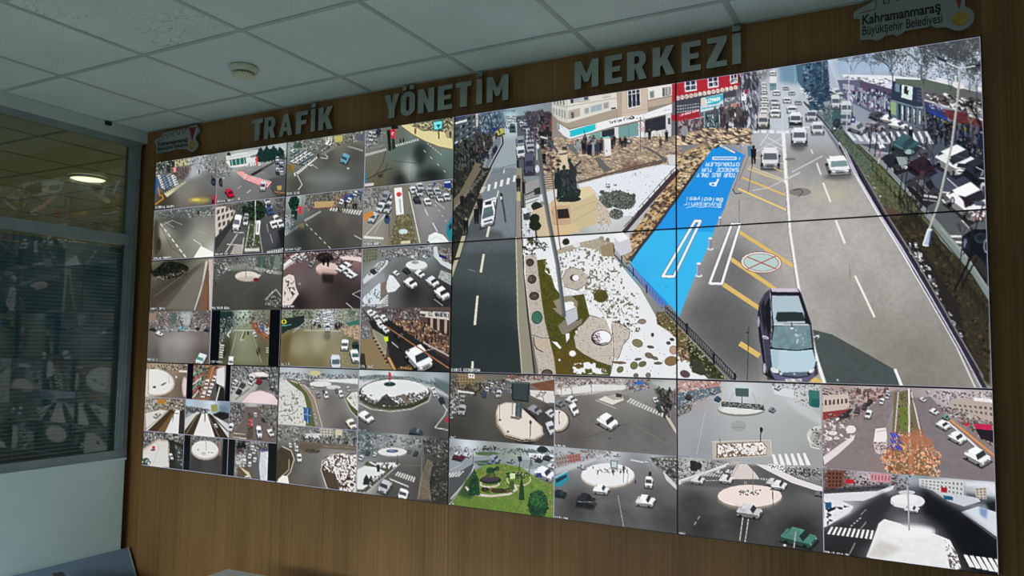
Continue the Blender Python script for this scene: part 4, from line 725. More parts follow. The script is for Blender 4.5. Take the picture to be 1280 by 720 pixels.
    p.fill([(430,275),(600,300),(600,420),(560,420),(420,380)],(52,62,82));p.fill([(484,290),(545,302),(540,385),(480,368)],(214,232,228));p.fill([(496,302),(516,306),(514,350),(494,346)],(44,52,58));p.fill([(516,330),(524,325),(516,356),(508,352)],(60,60,40));p.fill([(445,290),(470,294),(470,340),(445,332)],(120,140,160));p.wins([(560,320),(600,325),(600,400),(560,390)],1,4,(90,96,116),.6,.4)
    p.fill([(415,382),(560,422),(600,430),(600,540),(410,470)],(96,118,132));p.fill([(420,390),(452,396),(450,470),(418,460)],(150,176,130));p.wins([(455,400),(600,435),(600,535),(455,490)],5,1,(44,56,70),.45,.95);p.wins([(470,408),(600,440),(600,530),(470,495)],4,1,(200,206,214),.25,.9)
    p.fill([(600,262),(940,345),(940,440),(600,400)],(104,104,106));p.fill([(445,262),(600,270),(760,300),(840,360),(720,352),(600,318),(450,290)],(96,108,100));p.ln([(600,380),(740,420),(935,470)],8,(210,208,214));p.ln([(600,360),(940,430)],3,(130,110,112))
    for x,y,rx,ry in ((715,275,44,14),(800,300,36,18),(730,352,16,8),(750,410,26,12),(790,420,34,16),(850,425,36,18),(900,440,36,20),(830,380,20,10),(905,250,16,10),(920,320,18,12)): p.ell(x,y,rx,ry,(226,226,230),15)
    p.scat([(600,330),(940,400),(940,470),(700,420)],130,(6,18),[(60,52,54),(150,146,150),(214,214,218),(90,80,84),(40,36,40)],2,20,.4)
    p.fill([(605,390),(740,440),(740,520),(700,520),(600,440)],(54,66,112));p.fill([(650,440),(740,490),(740,510),(640,455)],(44,66,160));p.fill([(700,430),(850,455),(930,500),(940,540),(800,520),(740,480)],(104,52,56));p.tex([(700,430),(850,455),(930,500),(940,540),(800,520),(740,480)],.2,10);p.scat([(620,400),(720,430),(730,450),(620,420)],26,(4,8),[(130,150,190),(150,60,80),(220,220,230)],2)
    p.fill([(860,460),(940,490),(940,500),(860,475)],(206,206,210))
    DK=[(600,440),(740,500),(940,540),(960,720),(700,720),(600,600)]
    p.fill(DK,(34,38,54));p.scat(DK,520,(5,18),[(24,26,36),(50,56,80),(80,86,100),(20,22,26),(120,126,140),(60,80,110),(110,120,70)],1.5,80,.7)
    p.crowd([(640,560),(930,560),(930,700),(680,690)],40,60,((20,22,32),(36,38,56),(60,62,72),(24,26,30),(90,94,110)))
    p.fill([(560,530),(620,560),(560,600),(520,580)],(52,56,70));p.ln([(520,520),(620,570)],6,(150,150,160));p.ln([(520,540),(610,590)],5,(80,84,96))
    p.tree(870,560,150,(120,116,110),8,depth=5);p.tree(930,520,150,(30,26,30),6,depth=5,lean=-.5);p.ln([(940,560),(870,420),(810,400),(760,370)],6,(26,22,28));p.ln([(850,470),(830,390),(780,360)],5,(30,26,30));p.ln([(620,540),(600,360),(590,200)],12,(110,110,112));p.tree(545,560,150,(104,106,108),8,depth=3)
    for x,y,h,n in ((600,300,300,4),(760,330,280,4),(860,340,260,4),(910,380,200,3),(430,300,220,2)): bare(x,y,h,n,(72,76,80),2,depth=6,spread=.5)
    # side street surface
    p.fill([(40,395),(150,370),(300,450),(420,480),(600,560),(690,650),(690,720),(235,720),(90,540)],(150,158,170));p.fill([(300,450),(600,540),(700,650),(700,720),(420,720),(360,560)],(90,96,108),.9,16)
    for k in range(13): x=130+k*40; y=560-k*0.2;p.fill([(x,y+2),(x+14,y),(x+60,y+46+k*4),(x+38,y+48+k*4)],(216,220,228))
    p.car(115,345,(22,14),(18,-4),22,(200,206,214),(110,120,134));p.car(110,400,(2,30),(24,0),30,(200,206,210),(90,100,110));p.car(170,440,(2,30),(30,0),34,(206,210,214),(90,100,112));p.car(165,490,(0,26),(34,0),30,(170,180,188),(86,98,110));p.fill([(90,440),(140,440),(140,500),(90,500)],(64,84,92));p.car(112,530,(10,30),(24,0),30,(60,72,82),(30,38,46))
    p.car(232,550,(40,14),(18,-12),34,(176,180,190),(90,98,112));p.ell(300,535,24,26,(100,96,116));p.car(330,545,(42,10),(18,-8),34,(160,160,168),(80,84,96),shadow=(84,86,96));p.car(345,480,(24,12),(28,-8),22,(76,82,90),(50,56,66));p.car(405,500,(36,8),(14,-8),26,(236,238,240),(86,92,104));p.car(460,535,(44,8),(16,-8),30,(238,240,242),(80,86,100),shadow=(50,52,60))
    p.fill([(198,478),(222,478),(222,510),(196,512)],(50,70,130));p.ell(208,492,7,7,(220,226,236));p.ln([(205,466),(205,480)],8,(60,60,66));p.man(533,620,90,(26,28,40),(220,220,220));p.man(415,480,50,(34,36,48));p.man(300,600,50,(60,60,70))
    p.view((1020,180,4.5))
    p.fill([(240,0),(700,0),(960,130),(960,380),(960,560),(860,560),(700,380),(560,380),(380,130)],(84,90,104));p.fill([(700,260),(960,350),(960,560),(860,540),(640,400)],(96,100,104));p.fill([(300,20),(430,60),(430,140),(380,130)],(140,146,154));p.fill([(560,200),(700,250),(830,370),(860,480),(660,430),(600,340)],(92,96,98));p.fill([(720,110),(960,220),(960,360),(740,200)],(58,62,78),.8,10)
    p.ln([(300,-8),(440,-4)],6,(206,208,214));p.ln([(296,48),(430,52)],5,(200,204,210));p.ln([(500,-60),(614,0)],.01,WHITE);p.ln([(545,-6),(612,26)],5,(206,208,214));p.ln([(560,60),(640,90)],5,(190,192,200));p.ln([(737,192),(826,272)],6,(196,200,208));p.ln([(704,270),(780,276)],7,(214,216,220));p.ln([(700,302),(858,470)],9,(220,222,226))
    p.car(500,20,(52,22),(34,-26),46,(66,98,104),(52,72,86),shadow=(34,38,46));p.ell(525,44,30,14,(160,186,190));p.ln([(440,0),(500,36)],4,(120,146,150))
    p.car(450,118,(44,30),(48,-18),50,(52,58,60),(26,30,34),shadow=(26,26,32));p.fill([(450,72),(510,72),(528,112),(470,122)],(150,164,164));p.fill([(480,122),(520,122),(520,138),(484,140)],(206,206,210));p.ln([(430,130),(520,148)],6,(80,44,50));p.fill([(380,70),(440,60),(440,140),(400,140)],(40,44,52));p.ell(427,150,10,18,(150,150,156))
    p.car(595,145,(40,30),(40,-20),46,(54,36,48),(34,26,36),shadow=(26,24,34));p.ell(600,160,14,12,(140,80,90),al=.5)
    p.car(600,270,(62,46),(44,-22),60,(60,60,66),(34,36,42),shadow=(30,30,38));p.fill([(560,205),(600,200),(640,265),(622,280)],(110,112,118));p.ln([(610,290),(680,300)],13,(196,196,200));p.ln([(600,312),(680,322)],8,(140,140,146));p.ln([(545,240),(600,300)],4,(120,122,130))
    p.car(785,118,(64,36),(58,-26),74,(232,234,236),(50,56,66),shadow=(30,32,42));p.fill([(798,108),(858,112),(852,136),(792,130)],(40,46,54));p.fill([(752,80),(785,108),(775,116),(752,100)],(40,46,54));p.ln([(785,66),(835,80)],5,(96,80,90));p.ell(760,160,9,18,(120,120,126));p.fill([(788,144),(858,148),(852,172),(790,166)],(228,230,232));p.ln([(800,156),(845,160)],8,(90,90,100))
    p.car(905,170,(44,34),(40,-18),60,(46,50,60),(26,28,36),shadow=(20,22,28));p.ln([(900,130),(940,150),(930,180)],5,(190,192,198));p.ln([(920,190),(948,194)],8,(190,190,196));p.ell(940,240,16,24,(196,198,204));p.ell(942,250,8,16,(70,70,78))
    p.car(860,350,(72,56),(66,-30),80,(240,240,242),(46,44,56),shadow=(24,26,32));p.fill([(800,288),(850,300),(878,330),(872,352),(830,320)],(44,34,40));p.fill([(888,322),(945,322),(955,350),(895,345)],(84,94,110));p.ell(768,318,12,22,(70,70,78));p.ell(768,318,6,13,(190,190,196));p.ell(850,395,12,26,(90,90,98));p.scat([(880,380),(955,370),(955,430),(880,430)],50,(6,18),[(236,236,240),(120,100,110),(70,60,70),(190,150,150)],1.8,80,.4)
    for k in range(5): y=520+k*33;p.fill([(705+k*30,y-8),(835+k*8,y-6),(845+k*9,y+6),(715+k*31,y+6)],(222,222,222))
    p.fill([(820,520),(880,480),(960,480),(960,900),(920,800),(860,680),(820,600)],(18,24,32));p.ell(842,560,20,46,(36,40,60));p.ell(840,562,11,30,(110,112,130));p.ln([(880,510),(930,540),(960,530)],5,(90,92,100));p.ell(925,530,36,30,(50,60,64));p.ell(928,526,24,18,(30,38,42));p.ell(960,575,18,40,(140,142,150));p.ell(958,575,9,28,(30,34,42));p.fill([(860,640),(960,640),(960,860),(900,760)],(24,30,38));p.ln([(870,640),(905,650)],10,(206,206,210))
    # verge strip with fence,kerb
    p.view((1020,180,4.5))
    VG=[(140,0),(235,0),(380,130),(520,290),(640,430),(700,520),(880,720),(980,860),(980,1360),(960,1360),(800,1080),(600,760),(540,640),(400,420),(250,190)]
    p.fill(VG,(92,98,74));p.tex(VG,.25,10);p.scat([(140,0),(235,0),(380,130),(520,290),(540,480),(400,400),(250,190)],260,(5,16),[(104,124,84),(78,92,64),(120,116,92),(66,70,52),(120,96,72)],1.5);p.fill([(400,400),(560,380),(700,530),(880,720),(970,860),(975,1350),(960,1340),(700,900),(540,640)],(58,52,40));p.scat([(420,400),(560,390),(700,530),(900,760),(975,860),(975,1340),(850,1100),(560,640)],560,(6,20),[(68,66,40),(52,46,36),(38,34,28),(78,72,48),(62,58,42)],1.6)
    p.fill([(360,340),(480,380),(490,420),(400,400)],(92,74,64),.8,6)
    p.fill([(500,560),(560,540),(800,900),(840,1100),(960,1340),(880,1240),(640,820),(540,640)],(44,40,38));p.scat([(510,560),(570,560),(640,700),(700,860),(830,1080),(800,1100),(640,860),(560,700)],150,(7,20),[(200,200,206),(60,56,56),(150,150,158),(226,226,230),(90,86,88)],1.7,30,.4)
    p.scat([(200,60),(240,60),(300,160),(380,330),(350,330),(280,220)],30,(6,16),[(210,214,216),(150,156,150)],1.4)
    p.fill([(140,-40),(165,-10),(290,200),(380,370),(520,600),(700,900),(860,1180),(960,1370),(990,1390),(1000,1400),(960,1400),(880,1290),(720,1010),(560,740),(470,560),(360,400),(230,180),(130,20)],(32,30,38));p.ln([(170,0),(290,210),(400,400),(560,650),(760,1000),(940,1310)],10,(126,120,122));p.ln([(140,-20),(240,190),(360,395),(480,580),(640,850),(800,1130),(930,1370)],9,(196,190,214));p.ln([(132,-10),(230,190),(352,400),(470,590),(630,860),(790,1140),(900,1380)],7,(238,238,240));p.ln([(180,40),(300,255),(420,450),(580,720),(780,1060),(960,1390)],9,(60,56,72))
    # grey strip beyond the verge
    p.fill([(240,0),(300,20),(400,120),(560,300),(700,450),(860,640),(990,840),(990,900),(860,700),(700,520),(540,310),(380,130)],(140,148,150));p.fill([(620,410),(700,480),(880,700),(990,870),(990,920),(860,710),(700,540)],(130,142,138));p.ln([(700,470),(860,650),(990,840)],4,(176,182,160))
    p.fill([(860,640),(990,800),(990,760),(940,660),(900,620)],(52,50,48)); 
    for k in range(30): t=k/29; x=240+t*730; y=10+t*850+max(0,(t-.5))*120; hh=44+t*30;p.ln([(x,y+8),(x+2,y+8+hh)],4+2*t,(44,46,36)); 
    p.ln([(235,0),(380,140),(530,300),(700,520),(880,740),(980,900)],5,(54,56,44));p.ln([(240,60),(380,210),(530,380),(700,600),(880,830),(980,990)],4,(40,40,34))
    for k in range(60): t=k/59; x=640+t*330; y=500+t*430;p.ln([(x,y),(x,y+60)],2,(30,32,26),.8)
    for x,y,h in ((300,40,110),(330,70,120),(400,150,150),(500,260,170),(560,330,170),(590,360,190),(470,300,120),(620,400,130),(800,760,230),(850,700,230),(560,480,120)): p.ln([(x,y),(x+h*.12,y-h)],6,(40,36,34));p.tree(x+h*.1,y-h*.7,h*.8,(52,44,46),3.5,depth=4)
    for x,y in ((640,250),(620,180),(660,120)): p.tree(x,y,150,(48,38,44),4,depth=5)
    for k in range(70): p.tree(470+RNG.random()*130,300+RNG.random()*200,60,(36,32,28),3,depth=2)
    p.ln([(880,560),(870,640),(780,820)],12,(20,20,20));p.ln([(905,640),(820,800)],9,(26,26,26));p.ln([(830,620),(850,560),(900,500)],7,(22,20,22));p.ln([(940,340),(900,470),(860,540)],6,(40,32,34));p.ln([(955,400),(930,440)],5,(50,40,40))
    p.fill([(352,-20),(372,26),(356,26)],(230,232,236));p.fill([(355,20),(392,22),(372,-6)],(236,238,240));p.ln([(355,80),(362,34)],6,(170,60,80));p.ln([(350,110),(356,80)],6,(210,200,206))
    # tall lamp posts
    p.ln([(640,470),(690,330),(765,0),(795,-240),(812,-420)],12,(168,168,166));p.ln([(634,480),(685,330),(760,0),(790,-240),(808,-420)],4,(206,206,202))
    p.fill([(626,480),(652,486),(640,560),(632,574),(598,566),(604,548)],(176,190,206));p.fill([(626,480),(636,483),(610,560),(600,560)],(228,232,236));p.fill([(645,486),(653,488),(642,560),(632,572)],(60,80,150));p.ell(640,482,14,7,(226,228,230),10);p.ell(616,570,18,7,(214,214,212),8)
    p.view((1020,40,4.5));p.ln([(818,205),(760,185),(722,160)],7,(206,210,216));p.ln([(818,205),(900,190)],6,(206,210,216));p.fill([(668,137),(700,142),(738,165),(730,172),(700,160)],(24,24,36));p.fill([(895,186),(928,180),(930,190),(898,196)],(28,28,36));p.fill([(665,136),(690,140),(730,158),(735,165),(695,152)],(60,60,76))
    p.ln([(188,150),(185,290),(175,470),(170,590)],5,(196,202,212));p.ln([(130,158),(188,166),(250,158)],4,(110,130,146));p.ln([(75,560),(85,400)],5,(120,140,136))
    p.view((930,130,8));p.fill([(880,250),(990,250),(1280,600),(1280,720),(1220,720),(960,380)],(96,110,96));p.scat([(880,260),(990,260),(1280,620),(1280,720),(1200,700),(960,380)],140,(8,22),[(110,126,104),(80,92,80),(60,70,66)]);p.ln([(1000,290),(1280,580)],10,(60,60,56));p.fill([(770,30),(870,30),(960,200),(960,260),(890,260),(800,150)],(92,110,112));p.scat([(740,10),(880,10),(980,240),(890,270),(790,150)],90,(10,26),[(70,88,94),(120,136,140),(50,62,70),(150,164,168)]);p.ln([(868,60),(868,250)],12,(110,130,128));p.fill([(890,60),(965,60),(965,150),(890,150)],(72,96,104));p.ell(930,195,40,48,(44,56,62));p.ell(905,245,12,10,(220,224,228));p.scat([(900,150),(970,150),(990,270),(900,270)],40,(8,24),[(40,52,56),(90,104,106),(30,38,42)])
    for k in range(5): p.ln([(1010+k*26,300+k*42),(1012+k*26,356+k*44)],6,(70,72,66))
    # big near pole (dark grey) and slim rust pole across the square
    p.view(A)
    p.ln([(672,187),(676,215),(686,275),(697,330),(705,395)],5.2,(96,100,104));p.ln([(670.6,187),(674.6,215),(684.6,275),(695.6,330),(703,392)],1.4,(128,132,136));p.ell(672,183,2,3.2,(226,230,232));p.ell(671.5,211,2.6,5,(214,220,220));p.ln([(676,171),(684,173)],2.2,(206,206,200));p.ln([(686,175),(697,190)],2.6,(84,92,98));p.ln([(671,178),(671,200)],1.2,(190,196,196))
    p.ln([(688,198),(692,235),(699,300),(701,314)],1.3,(120,84,66));p.ell(701,314,1.6,1.6,(190,170,150))
    # white cabinets
    p.fill([(768,295),(786,292),(790,314),(776,320),(768,310)],(206,206,214));p.fill([(766,294),(778,290),(786,298),(774,303)],(240,241,243));p.fill([(834,194),(845,193),(845,206),(836,206)],(214,214,214))
    p.view((750,290,8));p.ln([(136,110),(140,230),(300,400)],5,(60,56,60)); 
    return p
# ---------------------------------------------------------------- the thirty-seven small camera pictures (coordinates read off the photograph)
FEEDS={}
def feed(*k):
    def d(f): FEEDS[k]=f; return f
    return d
VA=(180,180,4.8); VB=(350,150,4.235); VC=(180,310,4.5); VD=(350,300,4.235); VE=(170,450,4.5); VF=(340,450,3.789); VG=(555,460,3.4286); VH=(840,470,2.88)
CITY=[(60,62,62),(110,112,108),(150,150,146),(190,192,190),(84,88,92),(40,42,44)]
ALLF=10000
def clutter(p,P,n,s=(3,9),cols=CITY,a=1.5,rot=0):
    # busy far background: many small strokes in slightly greyed colours
    cc=[tuple(.80*(.62*v+.38*sum(c)/3)+.20*112 for v in c) for c in cols];p.scat(P,int(n*1.7),(s[0]*.7,s[1]*.72),cc,a*1.15,rot,.7)
@feed(0,0,0)
def _(p):
    p.view(VA).field([(90,120,(120,130,125)),(330,110,(170,178,180)),(250,300,(120,118,112)),(100,250,(90,90,80)),(400,220,(112,114,114)),(120,360,(70,62,50)),(330,340,(118,112,96)),(400,350,(92,88,88))])
    p.fill([(75,110),(130,105),(130,170),(75,180)],(80,104,92));p.fill([(135,105),(185,98),(185,170),(135,175)],(30,52,44));p.ell(105,140,22,26,(34,64,52));p.fill([(185,98),(330,78),(270,130),(185,140)],(186,186,140)); clutter(p,[(75,108),(430,60),(430,180),(280,160),(75,200)],260,(4,14),[(70,70,74),(130,130,126),(180,150,140),(60,56,60),(150,90,90),(196,200,200),(90,104,96)],1.5,10)
    p.fill([(160,150),(270,140),(275,200),(180,210)],(100,84,80),.8); clutter(p,[(150,140),(280,130),(275,210),(180,215)],120,(4,12),[(70,56,56),(150,110,106),(60,60,66),(120,112,106)],1.6);p.fill([(176,142),(192,140),(192,168),(178,170)],(240,150,150))
    p.fill([(270,60),(380,60),(340,180),(240,230),(290,150)],(186,192,196),.8,10); clutter(p,[(280,70),(420,70),(400,170),(320,150),(270,140)],150,(4,12),[(120,130,140),(220,224,228),(160,170,176),(90,96,104)],1.5)
    p.fill([(80,190),(130,175),(190,210),(180,240),(110,280),(80,300)],(96,104,106)); 
    for k in range(22): p.car(95+(k%4)*26+k*1.2,200+(k//4)*13,(10,5),(9,-3),9,[(206,212,214),(120,140,160),(160,176,184),(230,232,232)][k%4],(50,60,70))
    for k in range(11): p.fill([(122+k*12,296-k*7),(130+k*12,290-k*7),(150+k*10,308-k*7.6),(140+k*10,318-k*7.6)],(214,208,176))
    p.fill([(68,205),(80,205),(82,260),(68,320)],(24,96,176));p.ln([(86,262),(98,312)],6,(214,130,40));p.ln([(70,360),(118,325),(108,305)],6,(222,140,50))
    p.ell(330,335,70,12,(186,170,90),soft=8);p.ell(310,332,26,8,(232,206,90),soft=4);p.ell(250,280,70,50,(140,138,132),soft=20,al=.6)
    p.ell(414,225,16,22,(60,64,72));p.ell(415,212,10,9,(30,34,40));p.ell(418,244,11,6,(20,22,26));p.fill([(415,305),(432,300),(430,360),(408,362)],(186,38,70));p.ell(412,345,7,16,(80,20,40));p.man(330,180,30);p.man(405,205,20)
    p.label('KIBRIS CEZMI',72,384,9.5,10,dy=-.7);p.edge(sides='rb')
@feed(0,0,1)
def _(p):
    p.view(VA).field([(450,100,(140,142,132)),(560,90,(190,196,190)),(800,60,(190,200,204)),(600,250,(120,120,120)),(760,250,(112,112,112)),(500,300,(108,108,108)),(830,300,(80,78,70))])
    clutter(p,[(440,90),(500,80),(520,150),(440,200)],60,(4,12));p.fill([(495,72),(700,36),(700,130),(520,140),(495,110)],(222,226,222));p.fill([(500,80),(620,60),(640,40),(700,36),(700,50),(505,92)],(196,204,204));p.fill([(515,98),(612,80),(614,118),(520,134)],(44,110,106));p.wins([(515,98),(612,80),(614,118),(520,134)],4,1,(190,206,196),.18,1);p.fill([(640,70),(690,62),(690,76),(640,84)],(120,130,140));p.ln([(495,100),(700,66)],3,(150,156,156))
    for x,y0,y1,w in ((700,20,110,60),(735,10,105,60),(775,10,100,60),(815,20,96,60),(510,50,72,22)): p.fir(x,y0,y1,w,[(20,48,44),(14,36,36),(34,70,60),(26,56,52)],120)
    p.fill([(640,180),(820,82),(825,92),(650,195)],(56,42,40));p.fill([(670,80),(682,76),(684,130),(672,132)],(226,60,80)); clutter(p,[(640,110),(780,100),(660,170),(560,160)],60,(4,10),[(120,110,100),(150,146,140),(190,186,180)])
    clutter(p,[(440,150),(560,150),(540,190),(440,220)],70,(5,14),[(196,202,204),(120,126,130),(80,84,90),(150,156,160)]);p.fill([(700,150),(850,70),(850,290),(780,210)],(110,110,112),.7,6);p.fill([(750,210),(850,180),(850,290),(770,300)],(76,80,80),.8,6)
    for k in range(12): p.car(800+(k%2)*24,92+(k//2)*17,(2,9),(10,0),10,[(160,168,176),(60,64,70),(206,210,214)][k%3],(40,46,54))
    p.fill([(555,170),(590,162),(636,192),(606,214)],(240,130,130));p.zebra([(555,168),(600,166),(640,196),(604,214)],6,(244,214,210),.45)
    p.fill([(612,215),(640,192),(765,228),(735,266)],(226,56,66));p.zebra([(645,190),(770,226),(740,262),(615,216)],11,(246,236,232),.5)
    p.car(715,258,(-4,22),(15,0),24,(206,210,214),(60,66,76));p.car(515,298,(14,20),(16,-6),20,(196,30,60),(90,16,34));p.ell(462,228,12,26,(44,48,54));p.ell(458,214,8,8,(24,26,32));p.ell(466,248,9,8,(20,20,24));p.man(605,208,36,(200,205,205));p.ell(570,326,6,4,(230,226,220))
    p.ln([(620,290),(640,275)],4,(224,220,206));p.ln([(585,250),(560,268)],3,(206,206,200));p.fill([(795,250),(825,246),(822,274),(800,274)],(190,160,84));p.ln([(760,262),(800,310),(840,300)],3,(30,28,28));p.ln([(780,284),(840,292)],5,(180,130,60));p.ell(520,230,60,40,(136,138,140),soft=20,al=.5)
    p.label('BURHAN TURIZ',442,346,8,10,dy=-.7);p.edge(sides='b')
@feed(0,0,2)
def _(p):
    p.view(VA).field([(80,420,(120,124,118)),(230,400,(96,104,100)),(400,400,(120,120,118)),(110,520,(150,148,134)),(250,520,(104,106,98)),(90,660,(90,86,72)),(250,600,(130,130,118)),(300,660,(140,138,128)),(370,520,(140,138,130)),(400,640,(196,196,190)),(130,600,(120,118,100))])
    p.fill([(80,410),(250,395),(420,380),(420,400),(250,425),(90,440)],(90,102,98),.8,6); clutter(p,[(90,405),(420,378),(420,440),(330,440),(120,450)],150,(4,12),[(70,80,78),(120,130,126),(180,186,184),(50,54,56),(206,210,208)],1.5)
    p.ell(170,470,90,40,(70,74,70),soft=16,al=.8);p.ell(240,500,50,60,(90,92,86),soft=20,al=.7);p.ell(330,560,80,70,(176,174,164),soft=30,al=.5);p.ell(120,530,40,60,(176,172,156),soft=20,al=.5);p.ell(75,560,18,110,(60,56,46),soft=8,al=.8)
    p.ln([(95,480),(165,620),(255,685)],2,(60,60,54));p.dash((100,480),(260,690),7,5,(226,224,214),.55,9);p.ln([(100,490),(170,460)],3,(196,198,190));p.ln([(295,572),(345,606)],5,(214,212,204));p.ln([(130,470),(180,500)],3,(180,180,172));p.ln([(170,460),(230,485)],3,(170,170,164));p.ln([(320,520),(380,540)],3,(176,174,166))
    p.fill([(290,690),(340,610),(420,650),(420,700)],(244,243,238));p.ell(90,600,14,40,(60,52,44),soft=5);p.man(326,432,36,(40,42,44));p.label('ARSLAN MAGAZA',60,690,8,11,dy=-.6);p.edge(sides='rb')
@feed(0,0,3)
def _(p):
    p.view(VA).field([(450,370,(150,144,134)),(560,400,(80,80,76)),(560,560,(98,98,98)),(760,400,(96,96,98)),(760,560,(84,84,86)),(480,640,(90,88,84)),(640,360,(60,72,60)),(830,600,(40,44,50))])
    p.fill([(430,380),(470,370),(550,400),(530,450),(430,560)],(206,198,186)); 
    for i in range(4):
        for j in range(4): x=440+i*26+j*4; y=400+j*38-i*8;p.fill([(x,y),(x+16,y-7),(x+14,y+18),(x-2,y+26)],(86,80,78))
    p.fill([(430,560),(560,430),(570,440),(430,640)],(60,58,60));p.ln([(430,378),(560,360)],10,(120,112,104)); clutter(p,[(440,365),(600,350),(600,390),(560,420)],60,(4,10),[(60,50,46),(120,100,90),(150,150,140)])
    p.bush(660,400,70,60,[(26,44,30),(40,62,44),(18,30,22),(54,76,56)],260,(8,18),(28,44,32));p.bush(620,360,30,24,[(60,80,72),(120,140,140),(40,54,46)],60,(5,12));p.fill([(670,330),(790,330),(790,370),(735,372)],(160,160,160),.6,6)
    p.fill([(620,470),(690,470),(700,640),(605,640)],(66,80,48)); clutter(p,[(625,480),(690,480),(695,630),(615,630)],90,(5,12),[(84,104,60),(50,64,40),(120,116,90),(176,180,170)]);p.fill([(605,625),(692,622),(692,640),(605,645)],(206,206,200));p.ln([(632,480),(606,640)],4,(206,204,196));p.ln([(688,500),(710,650)],4,(180,180,176))
    p.ln([(668,330),(668,470),(655,610)],4,(206,208,206));p.fill([(674,462),(700,460),(690,545),(668,540)],(236,236,234));p.ln([(684,478),(680,528)],6,(100,100,104))
    p.car(560,482,(-10,38),(20,2),34,(234,236,238),(110,118,126));p.car(610,470,(-2,20),(14,0),20,(226,228,230),(70,78,86));p.car(616,440,(0,14),(12,0),14,(170,176,180),(60,66,74))
    for x,y,c in ((745,380,(220,222,224)),(752,408,(60,90,130)),(795,455,(230,232,234)),(775,490,(226,228,230)),(815,482,(230,232,236)),(735,345,(200,204,206))): p.car(x,y,(8,18),(16,-4),18,c,(50,56,64))
    clutter(p,[(770,340),(840,330),(840,470),(800,430)],90,(5,14),[(50,46,44),(110,90,84),(70,80,60),(150,140,134)]);p.fill([(800,520),(840,500),(840,640),(820,600)],(28,36,44))
    for a,b in (((500,600),(590,605)),((540,528),(600,532)),((560,540),(490,650)),((600,560),(588,630))): p.ln([a,b],5,(206,204,198))
    p.fill([(540,610),(600,600),(590,660),(520,660)],(196,190,180),.8);p.ln([(735,480),(745,530)],3,(190,190,188));p.ln([(755,540),(770,590)],3,(190,190,188));p.zebra([(740,640),(840,620),(840,650),(735,662)],8,(236,236,234),.5);p.label('BULVAR GAZI PASA',430,664,7.5,10,dy=-.4);p.edge(sides='b')
@feed(0,1,0)
def _(p):
    p.view(VC).field([(60,90,(96,100,84)),(200,80,(70,74,62)),(370,80,(150,146,138)),(60,300,(86,80,70)),(200,280,(92,86,76)),(300,150,(130,126,116)),(250,330,(98,94,86)),(120,200,(80,76,64))])
    p.bush(140,125,110,45,[(22,26,20),(34,38,28),(14,18,16),(44,48,36)],240,(8,18),(26,30,24));p.fill([(45,75),(120,72),(80,110),(45,130)],(110,112,96),.8,5); clutter(p,[(50,170),(240,120),(230,140),(60,190)],40,(4,9),[(140,130,116),(80,72,60),(170,160,146)])
    p.fill([(40,230),(340,80),(345,95),(40,345)],(70,64,54),.6,6);p.fill([(120,340),(340,75),(352,80),(290,348)],(122,118,108),.8,5);p.ln([(60,270),(250,130),(330,80)],4,(110,104,92));p.ln([(210,240),(260,180)],2,(150,146,136))
    p.fill([(345,75),(358,78),(340,160),(315,260),(285,348),(280,348),(325,200)],(206,198,186));p.fill([(358,80),(368,80),(372,345),(300,348),(330,240)],(120,90,72));p.ln([(365,80),(356,348)],3,(70,50,40))
    for k in range(10): p.ln([(335-k*3,200+k*15),(360,230+k*15)],2,(150,116,92))
    p.fill([(362,66),(384,66),(384,348),(366,348)],(196,186,178));p.label('SANAYI OPTIK',38,344,7,10);p.edge(sides='r')
@feed(0,1,1)
def _(p):
    p.view(VC).field([(400,100,(96,98,92)),(600,70,(120,124,120)),(750,80,(96,106,100)),(500,180,(86,86,82)),(450,300,(66,66,62)),(650,300,(60,58,54)),(760,200,(86,88,84))])
    clutter(p,[(390,70),(770,40),(775,150),(660,140),(520,100),(400,180)],340,(4,12),[(60,62,58),(110,112,108),(170,172,168),(36,38,38),(84,100,92),(200,200,196)],1.5,10)
    for x,w in ((640,20),(662,20),(735,30),(710,16)): p.fill([(x,50),(x+w,48),(x+w,120),(x,120)],(76,96,86) if w<30 else (120,130,120))
    p.fill([(440,105),(560,85),(620,120),(500,130)],(150,152,146),.7,5);p.fill([(600,105),(760,130),(770,150),(640,130)],(196,196,190),.7,4); clutter(p,[(600,95),(760,110),(760,150),(640,140)],60,(4,10),[(40,40,40),(200,200,196),(120,120,116)])
    p.fill([(500,150),(770,160),(770,340),(400,340),(390,200)],(78,78,74),.5,20);p.ell(580,160,68,28,(206,196,188));p.ell(580,156,62,24,(222,212,202));p.ell(585,175,60,14,(170,160,150),soft=4,al=.6);p.ln([(572,100),(573,165)],3,(90,90,86));p.ell(630,178,16,10,(110,40,44));p.ell(648,155,8,7,(206,206,206));p.car(470,125,(14,4),(6,-4),8,(190,192,190));p.car(700,140,(10,6),(8,-3),8,(206,206,204))
    p.bush(395,170,14,50,[(40,44,40),(110,120,110),(70,76,70)],50,(4,10));p.fill([(715,230),(765,290),(768,335),(670,330),(690,280)],(66,64,56)); clutter(p,[(715,235),(768,290),(768,330),(675,320)],70,(4,12),[(150,150,140),(60,56,46),(196,196,188),(100,96,84)]);p.ln([(680,290),(740,232),(770,270)],4,(196,196,190));p.ln([(510,300),(650,180)],2,(96,94,88))
    p.label('MALIKUAR DOGU',385,340,7.6,10,dy=-.1);p.edge(sides='l')
